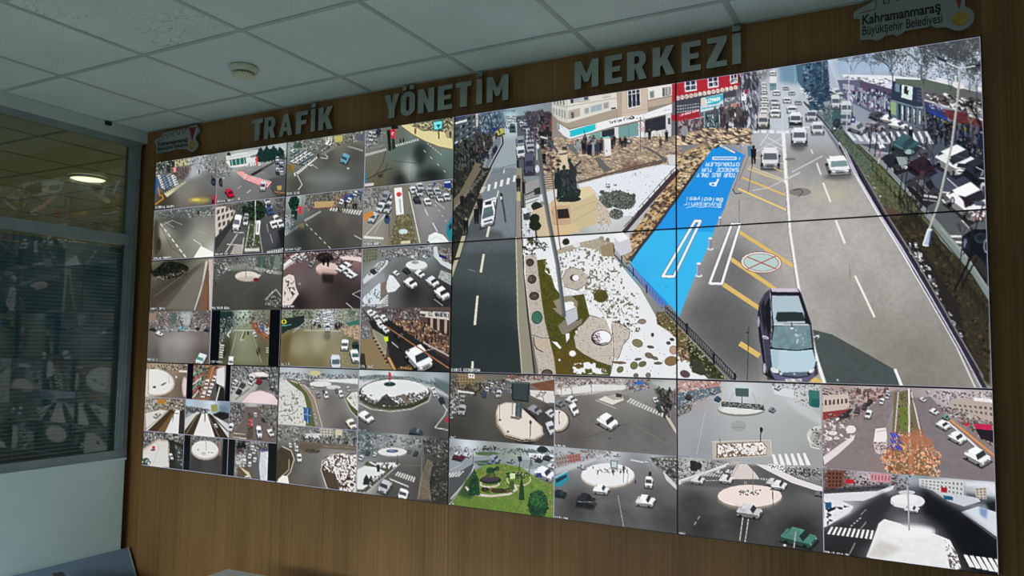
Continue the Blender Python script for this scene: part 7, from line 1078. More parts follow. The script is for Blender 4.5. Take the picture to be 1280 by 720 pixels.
@feed(2,2,2)
def _(p):
    p.view(VG).field([(100,330,(214,222,230)),(400,350,(206,216,226)),(60,400,(120,122,126)),(60,520,(76,80,82)),(200,420,(130,136,140)),(380,440,(176,184,192)),(260,560,(96,120,52)),(440,480,(110,130,70)),(300,600,(120,130,56))])
    clutter(p,[(25,335),(470,355),(470,380),(25,360)],200,(4,10),[(90,110,120),(130,146,156),(70,84,90),(180,188,196)]);p.bush(195,345,30,12,[(26,40,34),(40,56,46)],40,(4,9));p.bush(420,352,24,14,[(26,36,32),(40,52,46)],40,(4,10),(30,42,38));p.fill([(362,365),(470,375),(470,400),(365,390)],(226,230,232));p.wins([(370,372),(470,380),(470,396),(370,388)],8,1,(90,100,110)); clutter(p,[(280,345),(400,350),(400,365),(280,362)],60,(4,9),[(60,76,66),(150,160,160),(110,120,120)])
    p.fill([(25,375),(470,400),(470,440),(330,430),(250,400),(150,420),(25,600)],(146,154,160));p.fill([(25,470),(125,410),(130,425),(25,580)],(80,84,86));p.ln([(25,440),(80,412)],2,(200,204,206));p.zebra([(25,450),(95,440),(70,465),(10,470)],5,(214,216,216),.5);p.ln([(125,370),(125,430)],3,(60,56,60));p.ln([(30,560),(110,470),(130,420)],5,(196,196,196));p.ln([(24,585),(115,490)],4,(206,206,204))
    p.fill([(130,400),(190,395),(240,400),(240,415),(150,420)],(60,100,76));p.ln([(130,405),(230,415)],6,(110,116,110));p.ell(185,368,50,8,(84,110,70))
    for x,y,s_,c in ((62,388,1.6,(96,24,50)),(100,378,1,(206,206,210)),(215,395,1.6,(150,160,170)),(285,403,1,(150,150,156)),(205,408,1.2,(110,130,150)),(440,390,1.2,(60,64,70)),(458,425,1.2,(206,206,210)),(385,385,1,(190,190,196)),(60,372,.9,(206,206,206)),(405,400,1,(60,50,60))): p.car(x,y,(13*s_,3*s_),(5*s_,-5*s_),9*s_,c,(50,54,62))
    p.car(430,462,(36,14),(12,-12),26,(230,234,240),(50,60,84),shadow=(90,96,100));p.fill([(395,450),(415,450),(420,470),(398,468)],(50,60,110))
    GR=[(95,480),(130,440),(180,415),(260,412),(330,425),(380,460),(470,520),(470,645),(330,630),(200,612),(25,588),(60,540)]
    p.fill(GR,(110,136,60));p.tex(GR,.15,14);p.scat(GR,420,(4,12),[(140,150,70),(84,116,44),(120,120,50),(96,140,60),(150,140,80)]);p.fill([(60,545),(25,588),(200,612),(330,630),(300,560),(150,550)],(96,130,50),.5,10);p.fill([(95,485),(128,440),(135,545),(110,560),(60,545)],(40,60,40),.7,5)
    def ring(cx,cy,rx,ry,w,c):
        t=np.linspace(0,2*PI,26);p.ln([(cx+rx*math.cos(a),cy+ry*math.sin(a)) for a in t],w,c)
    ring(196,497,40,12,6,(206,196,180)); ring(320,478,50,26,6,(190,186,150));p.ln([(95,510),(120,540),(200,548),(280,540),(312,518),(300,500)],9,(206,196,180));p.ell(200,480,46,18,(30,50,32));p.ell(198,474,40,12,(70,60,70));p.bush(310,460,55,14,[(24,40,26),(40,60,34)],90,(5,11));p.fill([(282,452),(304,452),(304,475),(284,475)],(206,220,170));p.ell(235,525,36,10,(50,46,30));p.ell(175,520,16,10,(24,44,30));p.scat([(160,515),(280,515),(280,535),(170,535)],50,(4,9),[(30,46,26),(110,40,40),(60,80,40)])
    D=[(22,60,36),(34,80,46),(16,44,30),(50,96,54)]
    p.bush(200,440,18,14,D,50,(4,9),D[0]);p.bush(200,460,22,10,[(70,84,40),(90,100,50)],40,(4,9),(76,90,44));p.bush(228,432,10,10,D,20,(4,8),D[0]);p.bush(290,500,11,18,[(60,84,40),(80,100,50)],24,(4,8),(66,90,44));p.fir(130,432,545,48,D,160);p.fir(332,466,565,24,D,70);p.bush(402,585,42,60,D,260,(6,14),D[0]);p.bush(402,560,32,40,[(44,96,50),(30,76,44),(60,112,60)],120,(5,12));p.bush(290,522,10,12,D,16,(4,8))
    p.ln([(325,380),(322,440)],3,(40,36,50));p.fill([(314,380),(332,378),(334,400),(320,404)],(30,36,60));p.ln([(372,388),(362,460)],3,(50,50,56));p.ln([(370,385),(376,420)],6,(90,110,100));p.label('EXPO',26,585,5.2,6,dy=.3);p.edge(sides='rt')
@feed(2,2,3)
def _(p):
    p.view(VG).field([(520,370,(180,184,190)),(700,350,(206,210,216)),(900,380,(170,174,178)),(980,400,(120,120,116)),(500,480,(110,112,114)),(560,580,(66,64,64)),(740,600,(82,80,80)),(900,540,(92,90,90)),(960,640,(70,68,68)),(860,460,(120,120,122))])
    clutter(p,[(476,365),(720,345),(720,380),(600,400),(476,430)],200,(4,11),[(130,120,116),(190,190,190),(90,90,92),(206,208,210),(150,96,90)]);p.fill([(530,375),(585,368),(588,400),(535,408)],(170,110,104));p.fill([(480,385),(530,375),(532,408),(482,420)],(150,140,134));p.wins([(480,385),(585,370),(588,400),(482,418)],9,2,(110,90,90),.5,.5);p.fill([(476,430),(600,400),(680,370),(690,380),(600,420),(476,460)],(200,202,206),.8,4)
    p.fill([(880,385),(1000,385),(1000,480),(950,450),(900,410)],(96,96,92));p.wins([(905,385),(1000,385),(1000,430),(920,415)],5,3,(190,196,190),.6,.4,jit=40); clutter(p,[(880,390),(1000,400),(1000,500),(920,430)],110,(5,13),[(44,44,40),(120,120,110),(60,84,60),(190,190,186),(30,30,34)]);p.fill([(935,440),(998,505),(998,525),(950,480)],(206,206,206));p.ln([(800,395),(850,405),(880,400)],5,(214,216,218));p.ln([(845,420),(860,400),(880,400),(888,430)],3,(130,134,136))
    p.ell(702,468,120,56,(130,124,118));p.ell(702,463,116,52,(200,192,184));p.ell(702,458,112,49,(232,232,234)); clutter(p,[(640,430),(780,430),(770,450),(650,450)],30,(4,9),[(90,90,96),(150,156,156)]);p.fill([(712,396),(745,398),(744,436),(714,434)],(120,140,138));p.fill([(718,402),(740,404),(738,428),(720,426)],(196,206,206));p.ln([(728,436),(728,460)],4,(110,110,116)); 
    for x,y,h in ((660,458,22),(725,460,24),(770,450,34),(785,452,20),(700,400,10),(755,455,16),(640,435,14)): p.man(x,y,h,(60,60,66))
    p.ln([(790,450),(782,510)],2,(130,130,130));p.ln([(770,440),(768,490)],3,(50,46,50));p.ell(682,362,12,10,(150,156,156));p.man(820,500,22,(80,50,60))
    p.fill([(476,480),(500,455),(530,445),(536,480),(500,510),(476,505)],(44,140,160));p.fill([(480,478),(526,456),(528,468),(482,494)],(30,50,66));p.ln([(476,470),(530,444)],5,(150,206,214));p.car(497,545,(26,4),(6,-9),16,(24,44,50),(50,66,80));p.car(608,582,(38,6),(8,-14),34,(40,42,46),(24,26,30));p.ln([(572,572),(645,574)],3,(120,124,130));p.car(673,530,(30,4),(6,-10),22,(236,236,238),(70,76,86));p.car(862,578,(36,4),(8,-14),24,(240,240,242),(50,56,62));p.car(877,498,(-2,16),(16,2),22,(234,234,236),(60,66,72));p.car(585,425,(10,2),(4,-4),8,(180,184,190));p.car(600,432,(9,2),(4,-4),8,(180,184,190));p.ell(882,455,7,12,(36,34,38));p.car(740,378,(12,2),(4,-3),7,(196,198,200))
    p.ln([(745,545),(770,680)],3,(170,168,166));p.ell(760,580,100,14,(130,128,128),soft=14,al=.5);p.tex([(500,560),(990,560),(990,700),(480,640)],.1,22);p.label('TEKEREK KAVSAK',478,640,4,7,dy=.5);p.edge(sides='lt')
# column four,bottom display
@feed(3,2,0)
def _(p):
    p.view(VH).field([(60,40,(170,150,150)),(250,50,(206,214,218)),(450,50,(200,204,206)),(80,180,(160,166,170)),(280,160,(176,180,180)),(450,180,(170,174,174)),(100,260,(150,156,160)),(300,260,(170,172,172)),(500,290,(160,162,160))])
    p.fill([(22,22),(180,18),(170,40),(22,62)],(186,140,132)); clutter(p,[(22,20),(180,18),(90,60),(22,70)],90,(3,9),[(220,180,176),(236,230,226),(150,104,100)],2,0);p.fill([(22,64),(90,50),(170,38),(180,60),(80,90),(22,110)],(96,116,130)); clutter(p,[(22,60),(180,40),(140,80),(22,120)],140,(3,9),[(60,80,90),(150,164,170),(206,208,206),(120,100,90),(90,120,150)]);p.fill([(22,110),(75,100),(70,125),(22,148)],(90,92,86)); clutter(p,[(22,108),(75,100),(70,125),(22,146)],50,(3,8),[(60,60,56),(130,130,120),(180,180,176)])
    clutter(p,[(350,22),(540,30),(540,110),(470,110),(400,70)],200,(3,9),[(150,156,160),(206,210,212),(110,116,120),(236,238,238),(150,110,100)]);p.fill([(360,40),(440,50),(435,80),(370,66)],(214,218,222));p.fill([(490,50),(530,55),(530,110),(492,108)],(60,120,110));p.fill([(500,80),(530,85),(530,115),(500,112)],(40,100,96));p.fill([(400,80),(480,110),(540,150),(540,180),(450,130)],(206,208,210),.6,4)
    t=np.linspace(PI,2*PI,20);p.ln([(252+70*math.cos(a),92+72*math.sin(a)) for a in t],4,(206,200,180));p.ell(250,122,86,24,(130,130,120));p.ell(250,118,84,21,(206,208,200));p.ell(252,122,74,15,(222,224,220));p.fill([(178,92),(330,104),(332,124),(178,110)],(60,66,66)); clutter(p,[(180,95),(330,106),(330,122),(180,108)],70,(3,7),[(160,166,160),(90,96,90),(206,206,200),(110,130,100)]);p.fill([(228,44),(276,46),(276,76),(229,74)],(76,96,92));p.ln([(252,76),(252,100)],4,(90,110,110));p.ln([(205,100),(222,60)],3,(170,176,170));p.ln([(290,60),(305,105)],3,(170,176,170))
    for x,y,c in ((360,125,(130,140,150)),(165,86,(60,80,110)),(150,60,(150,156,160)),(60,80,(60,50,46)),(380,45,(200,200,204))): p.car(x,y,(9,4),(5,-5),8,c,(60,70,84))
    p.fill([(145,235),(355,230),(358,288),(148,300)],(190,184,172));p.fill([(160,242),(325,235),(342,255),(338,284),(160,294)],(120,96,80));p.patch([(165,245),(325,238),(340,258),(336,282),(165,292)],.44,5,(234,230,226));p.ln([(145,235),(355,230),(358,288)],2,(220,216,206));p.ln([(320,200),(318,236)],4,(40,56,60));p.ell(321,193,6,10,(24,40,44));p.ln([(172,225),(174,240)],3,(90,84,80));p.ell(530,215,46,36,(210,208,202));p.ell(534,220,38,28,(176,176,170)); clutter(p,[(500,190),(540,190),(540,250),(510,245)],60,(3,9),[(90,90,86),(200,200,196),(130,120,110)]);p.ln([(490,220),(500,255),(530,262)],3,(236,234,230))
    for k in range(6): p.fill([(360+k*22,282-k),(368+k*22,280-k),(384+k*23,320),(368+k*23,320)],(236,238,236))
    p.ell(240,180,26,20,(150,152,150),al=.5);p.ln([(215,185),(262,185)],2,(130,132,130));p.ln([(120,130),(90,280)],2,(190,192,192));p.ln([(480,90),(540,170)],2,(200,202,200));p.label('KILAVUZLU',22,292,4.2,6,dy=.3);p.edge(sides='r')
@feed(3,2,1)
def _(p):
    p.view(VH).field([(570,100,(200,180,176)),(620,80,(160,140,136)),(700,60,(200,186,186)),(1000,60,(206,196,200)),(1130,70,(190,180,180)),(660,250,(130,118,118)),(760,180,(150,140,140)),(920,160,(140,132,134)),(1000,300,(112,104,106)),(580,240,(130,112,106)),(1100,200,(140,126,124))])
    clutter(p,[(545,42),(790,50),(760,100),(680,140),(620,170),(545,160)],330,(3,11),[(130,110,106),(190,176,172),(90,76,76),(220,212,212),(150,90,90),(70,60,64)],2,30);p.fill([(545,70),(635,66),(640,110),(610,130),(545,150)],(206,190,180));p.wins([(548,80),(635,75),(635,105),(548,115)],6,1,(90,76,76));p.fill([(590,125),(650,118),(640,150),(600,160)],(60,50,52));p.fill([(545,130),(640,120),(600,145),(545,160)],(150,60,60)); clutter(p,[(555,140),(700,110),(700,150),(600,190),(560,200)],90,(3,10),[(60,54,54),(180,170,166),(110,90,88),(150,60,60)]); P_=[(650,50),(800,50),(760,100),(680,110)];p.scat(P_,160,(4,12),[(140,110,106),(190,164,160),(96,76,76)],2.4,80)
    p.fill([(545,200),(680,140),(780,60),(820,48),(760,210),(700,330),(545,330)],(140,128,128));p.tex([(545,200),(680,140),(780,60),(820,48),(760,210),(700,330)],.08,10);p.fill([(545,290),(600,250),(660,210),(655,230),(600,280),(550,318)],(226,218,216));p.patch([(545,180),(600,150),(665,200),(640,240),(545,320)],.62,10,(228,222,220));p.ell(645,192,18,14,(232,228,226));p.ell(580,205,16,8,(222,214,212));p.ell(565,225,14,7,(222,214,212));p.tex([(545,150),(620,150),(600,250),(545,280)],.2,6)
    p.fill([(800,60),(860,50),(870,70),(960,370),(770,350),(790,250)],(124,112,84));p.fill([(820,110),(850,110),(860,200),(820,195)],(110,126,60));p.scat([(820,60),(862,60),(868,200),(810,200)],90,(4,10),[(130,140,70),(90,100,50),(150,130,90),(84,70,56)]);p.ln([(815,60),(800,240),(775,345)],4,(206,200,200));p.ln([(862,60),(900,230),(960,368)],5,(214,208,210));p.ln([(853,48),(854,210),(862,355)],6,(226,222,222));p.ln([(855,240),(863,355)],2,(90,80,80))
    p.fill([(865,80),(930,75),(1160,340),(1160,378),(960,370)],(132,124,126));p.tex([(865,80),(930,75),(1160,340),(1160,378),(960,370)],.05,14); clutter(p,[(900,55),(1160,60),(1160,110),(1010,110),(940,80)],260,(3,11),[(150,136,134),(206,196,196),(90,80,84),(230,226,226),(170,110,106)]);p.fill([(1000,85),(1050,80),(1155,95),(1155,170),(1060,150),(1000,110)],(186,172,162));p.wins([(1005,98),(1155,108),(1155,150),(1020,125)],8,2,(110,96,92),.5,.5,jit=30);p.fill([(1085,78),(1155,85),(1155,98),(1085,90)],(236,232,232)); clutter(p,[(940,100),(1060,130),(1155,170),(1155,260),(1080,200),(960,120)],200,(3,11),[(90,80,80),(190,60,80),(206,200,196),(70,64,66),(60,100,80),(130,110,100)]);p.fill([(1085,172),(1150,175),(1150,195),(1090,190)],(196,44,84));p.fill([(1090,190),(1155,196),(1155,240),(1110,225)],(40,34,40));p.ell(1060,175,9,6,(206,40,50));p.ln([(990,150),(1060,205),(1158,285)],7,(222,150,84));p.ln([(985,160),(1050,215),(1130,285)],6,(226,222,224))
    for x,y,s_,c in ((943,132,.8,(226,226,228)),(985,152,.7,(110,150,140)),(975,182,1.2,(232,234,236)),(1025,228,1.5,(236,238,238)),(1098,298,2.2,(238,240,240)),(902,88,.6,(206,206,208))): p.car(x,y,(15*s_,8*s_),(8*s_,-5*s_),12*s_,c,(60,60,66))
    for x,y,s_,c in ((708,142,1.1,(230,232,232)),(756,95,.8,(220,222,224)),(776,76,.7,(206,208,210)),(695,112,.9,(90,84,84)),(710,98,.8,(60,56,60)),(668,125,.9,(100,96,96)),(775,62,.5,(220,222,224))): p.car(x,y,(-4*s_,11*s_),(9*s_,1),11*s_,c,(70,70,76))
    p.fill([(733,190),(770,186),(774,210),(772,275),(735,282),(726,240)],(236,230,228));p.fill([(728,240),(770,235),(772,275),(735,280)],(206,190,190)); clutter(p,[(728,238),(770,236),(770,278),(735,280)],40,(3,8),[(110,90,96),(236,230,230),(150,60,70)]);p.ln([(738,200),(768,196)],4,(200,190,190))
    T_=[(745,290),(790,240),(800,200),(880,205),(905,240),(970,270),(960,360),(775,348)];p.scat(T_,620,(3,10),[(206,140,100),(226,170,130),(170,104,70),(190,150,120),(236,196,160),(130,84,64)],1.6); 
    for k in range(7): p.tree(860-8+k*3,350,150,(180,120,90),1.8,depth=5,spread=.6)
    for k in range(9): x=787+ (k%4)*9; y=205+(k//3)*22;p.ln([(x,y),(x+10,y+16)],6,(60,80,190))
    p.label('BOLGE',546,330,3.6,6,dy=.3);p.edge(sides='lr')
@feed(3,2,2)
def _(p):
    p.view(VH).field([(80,330,(190,190,190)),(250,330,(206,202,200)),(430,340,(196,196,198)),(80,450,(60,60,60)),(250,520,(56,56,56)),(450,560,(46,44,44)),(100,540,(52,52,52)),(420,400,(80,80,80)),(200,380,(110,110,110))])
    clutter(p,[(20,300),(200,310),(140,340),(60,370),(20,380)],180,(3,9),[(40,40,42),(110,112,110),(190,192,192),(60,64,60),(226,228,228)]);p.fill([(65,305),(90,308),(92,345),(68,342)],(30,30,34));p.ell(95,325,14,14,(36,40,44));p.fill([(25,375),(120,345),(200,315),(215,318),(110,365),(25,392)],(222,220,220));p.fill([(30,385),(150,345),(250,316),(330,325),(420,350),(540,405),(540,440),(400,400),(60,400)],(84,84,86),.8,3)
    p.fill([(300,318),(350,322),(450,370),(540,400),(540,420),(430,385),(340,340)],(226,222,222)); clutter(p,[(300,310),(540,330),(540,385),(440,360),(350,325)],150,(3,9),[(60,60,62),(150,150,150),(210,210,210),(110,100,110)]);p.fill([(345,318),(405,322),(405,345),(350,335)],(230,230,230));p.scat([(348,322),(403,326),(403,342),(352,332)],30,(3,6),[(30,30,34)]);p.bush(450,345,40,12,[(30,34,34),(56,60,60),(96,100,100)],60,(3,8));p.bush(490,350,30,14,[(26,34,36),(60,66,66)],50,(3,8))
    p.fill([(235,318),(270,318),(300,350),(315,372),(215,372),(212,355)],(214,206,200));p.ln([(240,320),(215,368)],2,(150,140,134));p.zebra([(125,350),(205,352),(195,366),(115,360)],8,(206,206,204),.5);p.zebra([(300,365),(375,372),(375,380),(300,372)],8,(190,190,188),.5);p.ln([(30,378),(200,376)],2,(190,190,188))
    p.ell(280,440,120,48,(110,104,98));p.ell(280,436,117,44,(150,140,130));p.ell(280,432,115,40,(236,222,216));p.scat([(240,410),(320,410),(310,430),(245,428)],50,(3,7),[(40,40,40),(60,56,56)]);p.ln([(290,340),(292,420)],2,(120,116,112));p.ln([(362,415),(364,470)],3,(60,56,56));p.ell(362,425,3,6,(30,30,30))
    for x,y,s_,c in ((93,380,1.4,(214,214,216)),(195,378,1.4,(220,220,222)),(362,388,1.3,(206,206,208)),(384,400,1.6,(226,226,228)),(170,350,.7,(200,200,200)),(205,348,.7,(210,210,210)),(205,322,.5,(210,210,210)),(530,428,1,(120,120,124))): p.car(x,y,(15*s_,2*s_),(4*s_,-6*s_),10*s_,c,(60,64,70))
    p.car(278,497,(40,6),(8,-11),26,(206,206,210),(50,54,60),shadow=(34,34,36));p.ln([(255,510),(244,592)],3,(206,200,190));p.ln([(275,514),(263,596)],3,(206,200,190));p.ln([(262,380),(262,392)],2,(200,200,196));p.ln([(268,380),(268,392)],2,(200,200,196));p.dash((100,505),(75,545),2,3,(170,170,166),.5)
    p.car(455,590,(54,14),(14,-15),28,(84,134,122),(34,52,54),shadow=(26,28,28));p.ln([(445,560),(438,618)],3,(200,196,190));p.ell(405,608,6,4,(206,206,206));p.tex([(30,420),(540,520),(540,620),(25,560)],.12,18);p.label('BARAJ',28,568,4,6);p.edge(sides='rt')
@feed(3,2,3)
def _(p):
    p.view(VH).field([(580,370,(110,80,76)),(700,370,(200,190,196)),(850,380,(170,180,190)),(1000,390,(206,210,214)),(1130,400,(214,220,226)),(620,480,(200,200,206)),(640,570,(40,40,44)),(740,500,(56,54,60)),(960,500,(24,26,30)),(1060,560,(16,18,22)),(1120,650,(14,16,20)),(850,600,(228,228,230)),(600,630,(20,20,24)),(880,440,(90,90,96))])
    clutter(p,[(548,338),(860,360),(850,410),(700,420),(548,420)],300,(3,11),[(60,44,44),(130,60,60),(190,180,184),(50,60,50),(150,150,156),(110,80,70)],1.6,0);p.fill([(560,340),(620,343),(615,400),(560,405)],(120,74,56));p.wins([(562,345),(615,348),(612,400),(562,402)],4,4,(50,40,40));p.fill([(625,372),(655,374),(655,388),(625,388)],(190,40,50));p.fill([(715,350),(790,355),(785,385),(715,380)],(206,150,160));p.wins([(715,350),(790,355),(785,385),(715,380)],6,1,(150,60,80),.3);p.fill([(548,408),(700,395),(780,390),(770,410),(640,420),(548,425)],(40,40,44),.7,4)
    p.fill([(548,425),(640,420),(740,415),(800,395),(795,410),(690,450),(600,450),(548,440)],(222,222,226));p.fill([(548,440),(600,445),(655,470),(640,495),(560,540),(548,545)],(228,228,232));p.patch([(550,450),(640,470),(560,540)],.62,9,(70,66,70));p.fill([(552,455),(575,455),(575,475),(555,480)],(40,90,130));p.fill([(560,480),(590,470),(590,480),(562,492)],(24,24,30))
    p.fill([(888,370),(1050,378),(1048,440),(960,420),(890,400)],(206,208,206));p.wins([(895,374),(1048,382),(1046,436),(960,418),(895,395)][:3]+[(895,400)],11,3,(110,116,124),.45,.45);p.fill([(968,400),(990,403),(990,425),(968,422)],(170,30,50));p.fill([(1052,420),(1165,440),(1165,470),(1080,460)],(60,70,72),.8,5);p.fill([(1090,405),(1130,402),(1132,445),(1094,442)],(200,190,176));p.wins([(1090,405),(1130,402),(1132,445),(1094,442)],3,4,(120,116,116));p.fill([(1128,455),(1165,450),(1165,500),(1140,490)],(30,36,40),1,4);p.fill([(1050,380),(1165,390),(1165,430),(1130,400),(1060,400)],(222,226,230),.9,3)
    p.fill([(940,415),(1020,425),(1100,440),(1110,452),(1050,470),(990,450)],(200,206,212));p.fill([(975,430),(1010,435),(1012,448),(980,445)],(30,100,130));p.fill([(1040,490),(1100,470),(1165,490),(1168,580),(1120,545)],(214,220,228));p.fill([(1105,475),(1135,480),(1130,515),(1108,500)],(110,140,190),.8,3);p.ln([(1045,495),(1165,585)],3,(150,150,156));p.fill([(548,470),(640,495)],(0,0,0),0)
    p.fill([(830,400),(890,400),(930,430),(930,500),(800,500),(720,520),(740,470)],(76,76,82),.8,8);p.fill([(900,400),(1040,490),(1168,590),(1168,720),(1040,640),(960,520),(900,500)],(18,20,24),.85,8);p.fill([(640,500),(760,420),(800,440),(790,470),(740,530),(720,600),(650,640),(548,630),(548,560)],(46,44,48),.8,6)
    p.ell(848,452,62,26,(226,226,230));p.ell(838,444,50,18,(236,236,238));p.ell(845,420,30,8,(206,206,210));p.ln([(790,450),(800,470),(850,480)],2,(150,150,150));p.car(863,484,(24,3),(4,-7),12,(222,222,226),(50,54,60)); 
    p.fill([(700,650),(720,600),(745,530),(765,515),(820,530),(870,555),(940,565),(1000,590),(1025,640),(1040,690),(1020,698),(860,675),(720,655)],(232,232,234));p.fill([(700,650),(745,590),(830,620),(760,655)],(200,196,190),.7,6);p.tex([(745,560),(1000,590),(1030,690),(720,650)],.03,12);p.ell(860,560,90,24,(240,240,242),soft=6);p.patch([(980,590),(1030,640),(1042,695),(1000,690)],.5,8,(110,100,96))
    p.ln([(848,375),(854,555)],5,(150,146,150));p.ln([(846,375),(851,555)],1.6,(206,204,206));p.ln([(948,520),(950,570)],2,(60,56,60));p.ln([(900,500),(920,540)],2,(90,90,94))
    p.zebra([(575,542),(735,556),(728,588),(560,568)],10,(230,230,230),.5);p.ln([(700,525),(680,550)],2,(180,180,180));p.ln([(660,600),(640,640)],2,(190,190,190));p.dash((680,510),(640,545),4,3,(200,200,200),.5);p.ln([(680,500),(700,480)],2,(170,170,170))
    for k in range(7): p.fill([(1048+k*22,642+k*3),(1062+k*22,643+k*3),(1090+k*23,688+k*4.5),(1070+k*23,686+k*4.5)],(232,232,232))
    p.label('MEHMETCIK CADDESI DOGAN',552,634,3.9,6,dy=.5);p.edge(sides='lrt')
# ---------------------------------------------------------------- displays and their camera pictures
BZ = .0028                       # half of the dark joint between two displays
DENS = [190, 235, 300, 400]

def make_display(c, r, label, feeds, imgs):
    """one 46-inch display: black chassis with a narrow bezel, carrying its camera pictures"""
    x0, x1 = c*DW, (c+1)*DW; z1 = ZB+(3-r)*DH; z0 = z1-DH
    t = thing('wall_display', label, 'display', ((x0+x1)/2, YW, z0), 0, 'displays of the video wall')
    def ch(o): o.parent = t; o.matrix_parent_inverse = Matrix.Translation(-t.location); return o
    g = .0004
    ch(obj('chassis', B((x0+g, .004, z0+g), (x1-g, YW-.0005, z1-g)), M['bezel']))
    bm = bmesh.new(); box(bm, (x0+g,-.0015,z0+g), (x0+BZ,.0045,z1-g)); box(bm, (x1-BZ,-.0015,z0+g), (x1-g,.0045,z1-g)); box(bm, (x0+BZ,-.0015,z0+g), (x1-BZ,.0045,z0+BZ)); box(bm, (x0+BZ,-.0015,z1-BZ), (x1-BZ,.0045,z1-g))
    ch(obj('bezel', bm, M['bezel']))
    for img, (a, b, cc, d) in imgs: ch(screen_mesh('camera_picture', img, a, b, cc, d, 0.0, None))
    return t
def split(c, r, n):
    x0, x1 = c*DW+BZ, (c+1)*DW-BZ; z1 = ZB+(3-r)*DH-BZ; z0 = ZB+(2-r)*DH+BZ; out = []
    for j in range(n):
        for i in range(n): out.append((x0+(x1-x0)*i/n, x0+(x1-x0)*(i+1)/n, z1-(z1-z0)*(j+1)/n, z1-(z1-z0)*j/n))
    return out
#FEEDS_HERE
big = big_picture(); bigimg = big.final()
def crop_big(c, r):
    x0, x1 = c*DW+BZ, (c+1)*DW-BZ; z1 = ZB+(3-r)*DH-BZ; z0 = ZB+(2-r)*DH+BZ; h, w = bigimg.shape[:2]
    n = int((x1-x0)*400); m = int((z1-z0)*400); u = (np.linspace(x0, x1, n)-big.x0)/(big.x1-big.x0)*w-.5; v = (big.z1-np.linspace(z1, z0, m))/(big.z1-big.z0)*h-.5
    ui = np.clip(u.astype(int), 0, w-2); vi = np.clip(v.astype(int), 0, h-2); fu = np.clip(u-ui,0,1)[None,:,None]; fv = np.clip(v-vi,0,1)[:,None,None]
    a = bigimg[vi][:,ui]*(1-fu)*(1-fv)+bigimg[vi][:,ui+1]*fu*(1-fv)+bigimg[vi+1][:,ui]*(1-fu)*fv+bigimg[vi+1][:,ui+1]*fu*fv
    ec = (170,168,190)
    if c == 3: a[:,-1] = ec
    if r == 0: a[0] = ec
    if r == 1: a[-1] = ec
    return [(a, (x0, x1, z0, z1))]
for (c, r), lb in {(2,0):'display showing the statue and the pale bank building of the large view',
                   (3,0):'top right display showing the car queue and the red shop building',
                   (2,1):'display showing the snowy garden and the foot of the grey lamp post',
                   (3,1):'display showing the big silver car beside yellow road hatching'}.items():
    make_display(c, r, lb, None, crop_big(c, r))
DLAB = {(0,0):'top left display of the wall, showing a red zebra crossing',(1,0):'display showing a lone blue car and a red flag, right of top left one',
        (0,1):'middle display of the leftmost column, above the nine-view display',(1,1):'display showing a white shop fascia and white car, left of the snowy garden',
        (0,2):'bottom left display, split into nine small snowy views',(1,2):'bottom display showing a big snowy roundabout with a red flag',
        (2,2):'bottom display showing a green park with clipped conifers',(3,2):'bottom right display, showing an orange-leaved tree beside a road'}
for (c, r), lb in DLAB.items():
    n = 3 if (c, r) == (0,2) else 2; imgs = []
    for k, rect in enumerate(split(c, r, n)):
        p = Pic(*rect, DENS[c], 3 if c < 2 else 2)
        f = FEEDS.get((c, r, k))
        if f: f(p)
        else: p.a[:] = 110
        imgs.append((p.final(), rect))
    make_display(c, r, lb, None, imgs)
# ---------------------------------------------------------------- the room
ZT = ZC
XR, YB = 6.6, -6.2
# wood panelled wall (one joint shows below the display wall)
xj = un(558.5, 640, 1, YW)[0]
bm = B((XL-.10, YW, 0), (XR, YW+.12, ZT+.02)); box(bm, (XL-.0995, -.0055, 0), (XL-.060, YW-.0003, ZT)); struct('wall_back', bm, M['wood'])
bm = bmesh.new(); box(bm, (xj-.0022, YW-.0012, .0), (xj+.0022, YW+.001, ZB-.004)); struct('trim_1', bm, mat('joint_strip', (.38,.30,.17), .5))
struct('floor', B((-4.6, YB, -.06), (XR, 3.2, 0)), M['floor'])
struct('wall_right', B((XR, YB, 0), (XR+.12, YW+.12, ZT)), M['room'])
# rear wall behind the camera, its broad opening added for the rear fill light
bm = bmesh.new()
box(bm, (XL-.12, YB-.12, 0), (XR+.12, YB, .95)); box(bm, (XL-.12, YB-.12, 2.35), (XR+.12, YB, ZT)); box(bm, (XL-.12, YB-.12, .95), (1.2, YB, 2.35)); box(bm, (4.8, YB-.12, .95), (XR+.12, YB, 2.35))
struct('wall_rear', bm, M['room'])
# suspended ceiling: tiles lie on the flanges of a grid of rails
P = .697*S; gx0 = .435*S; gy0 = -.243*S
xs = [XL]+[gx0+k*P for k in range(0, 12) if gx0+k*P < XR]+[XR]
ys = [YW]+[gy0-k*P for k in range(0, 11) if gy0-k*P > YB]+[YB]
bm = bmesh.new(); stain = None
for i in range(len(xs)-1):
    for j in range(len(ys)-1):
        g = .0035
        if i == 2 and j == 2: stain = (xs[i]+g, ys[j+1]+g, xs[i+1]-g, ys[j]-g); continue
        box(bm, (xs[i]+g, ys[j+1]+g, ZT+.003), (xs[i+1]-g, ys[j]-g, ZT+.018))
struct('ceiling', bm, M['tile'])
o = struct('ceiling_2', B((stain[0], stain[1], ZT+.003), (stain[2], stain[3], ZT+.018)), M['stained']); o.name = 'ceiling'
struct('ceiling', B((XL-.12, YB, ZT+.12), (XR+.12, YW+.12, ZT+.16)), M['room'])
bm = bmesh.new()
for x in xs[1:-1]: box(bm, (x-.0105, YB, ZT), (x+.0105, YW, ZT+.003)); box(bm, (x-.0015, YB, ZT+.003), (x+.0015, YW, ZT+.04))
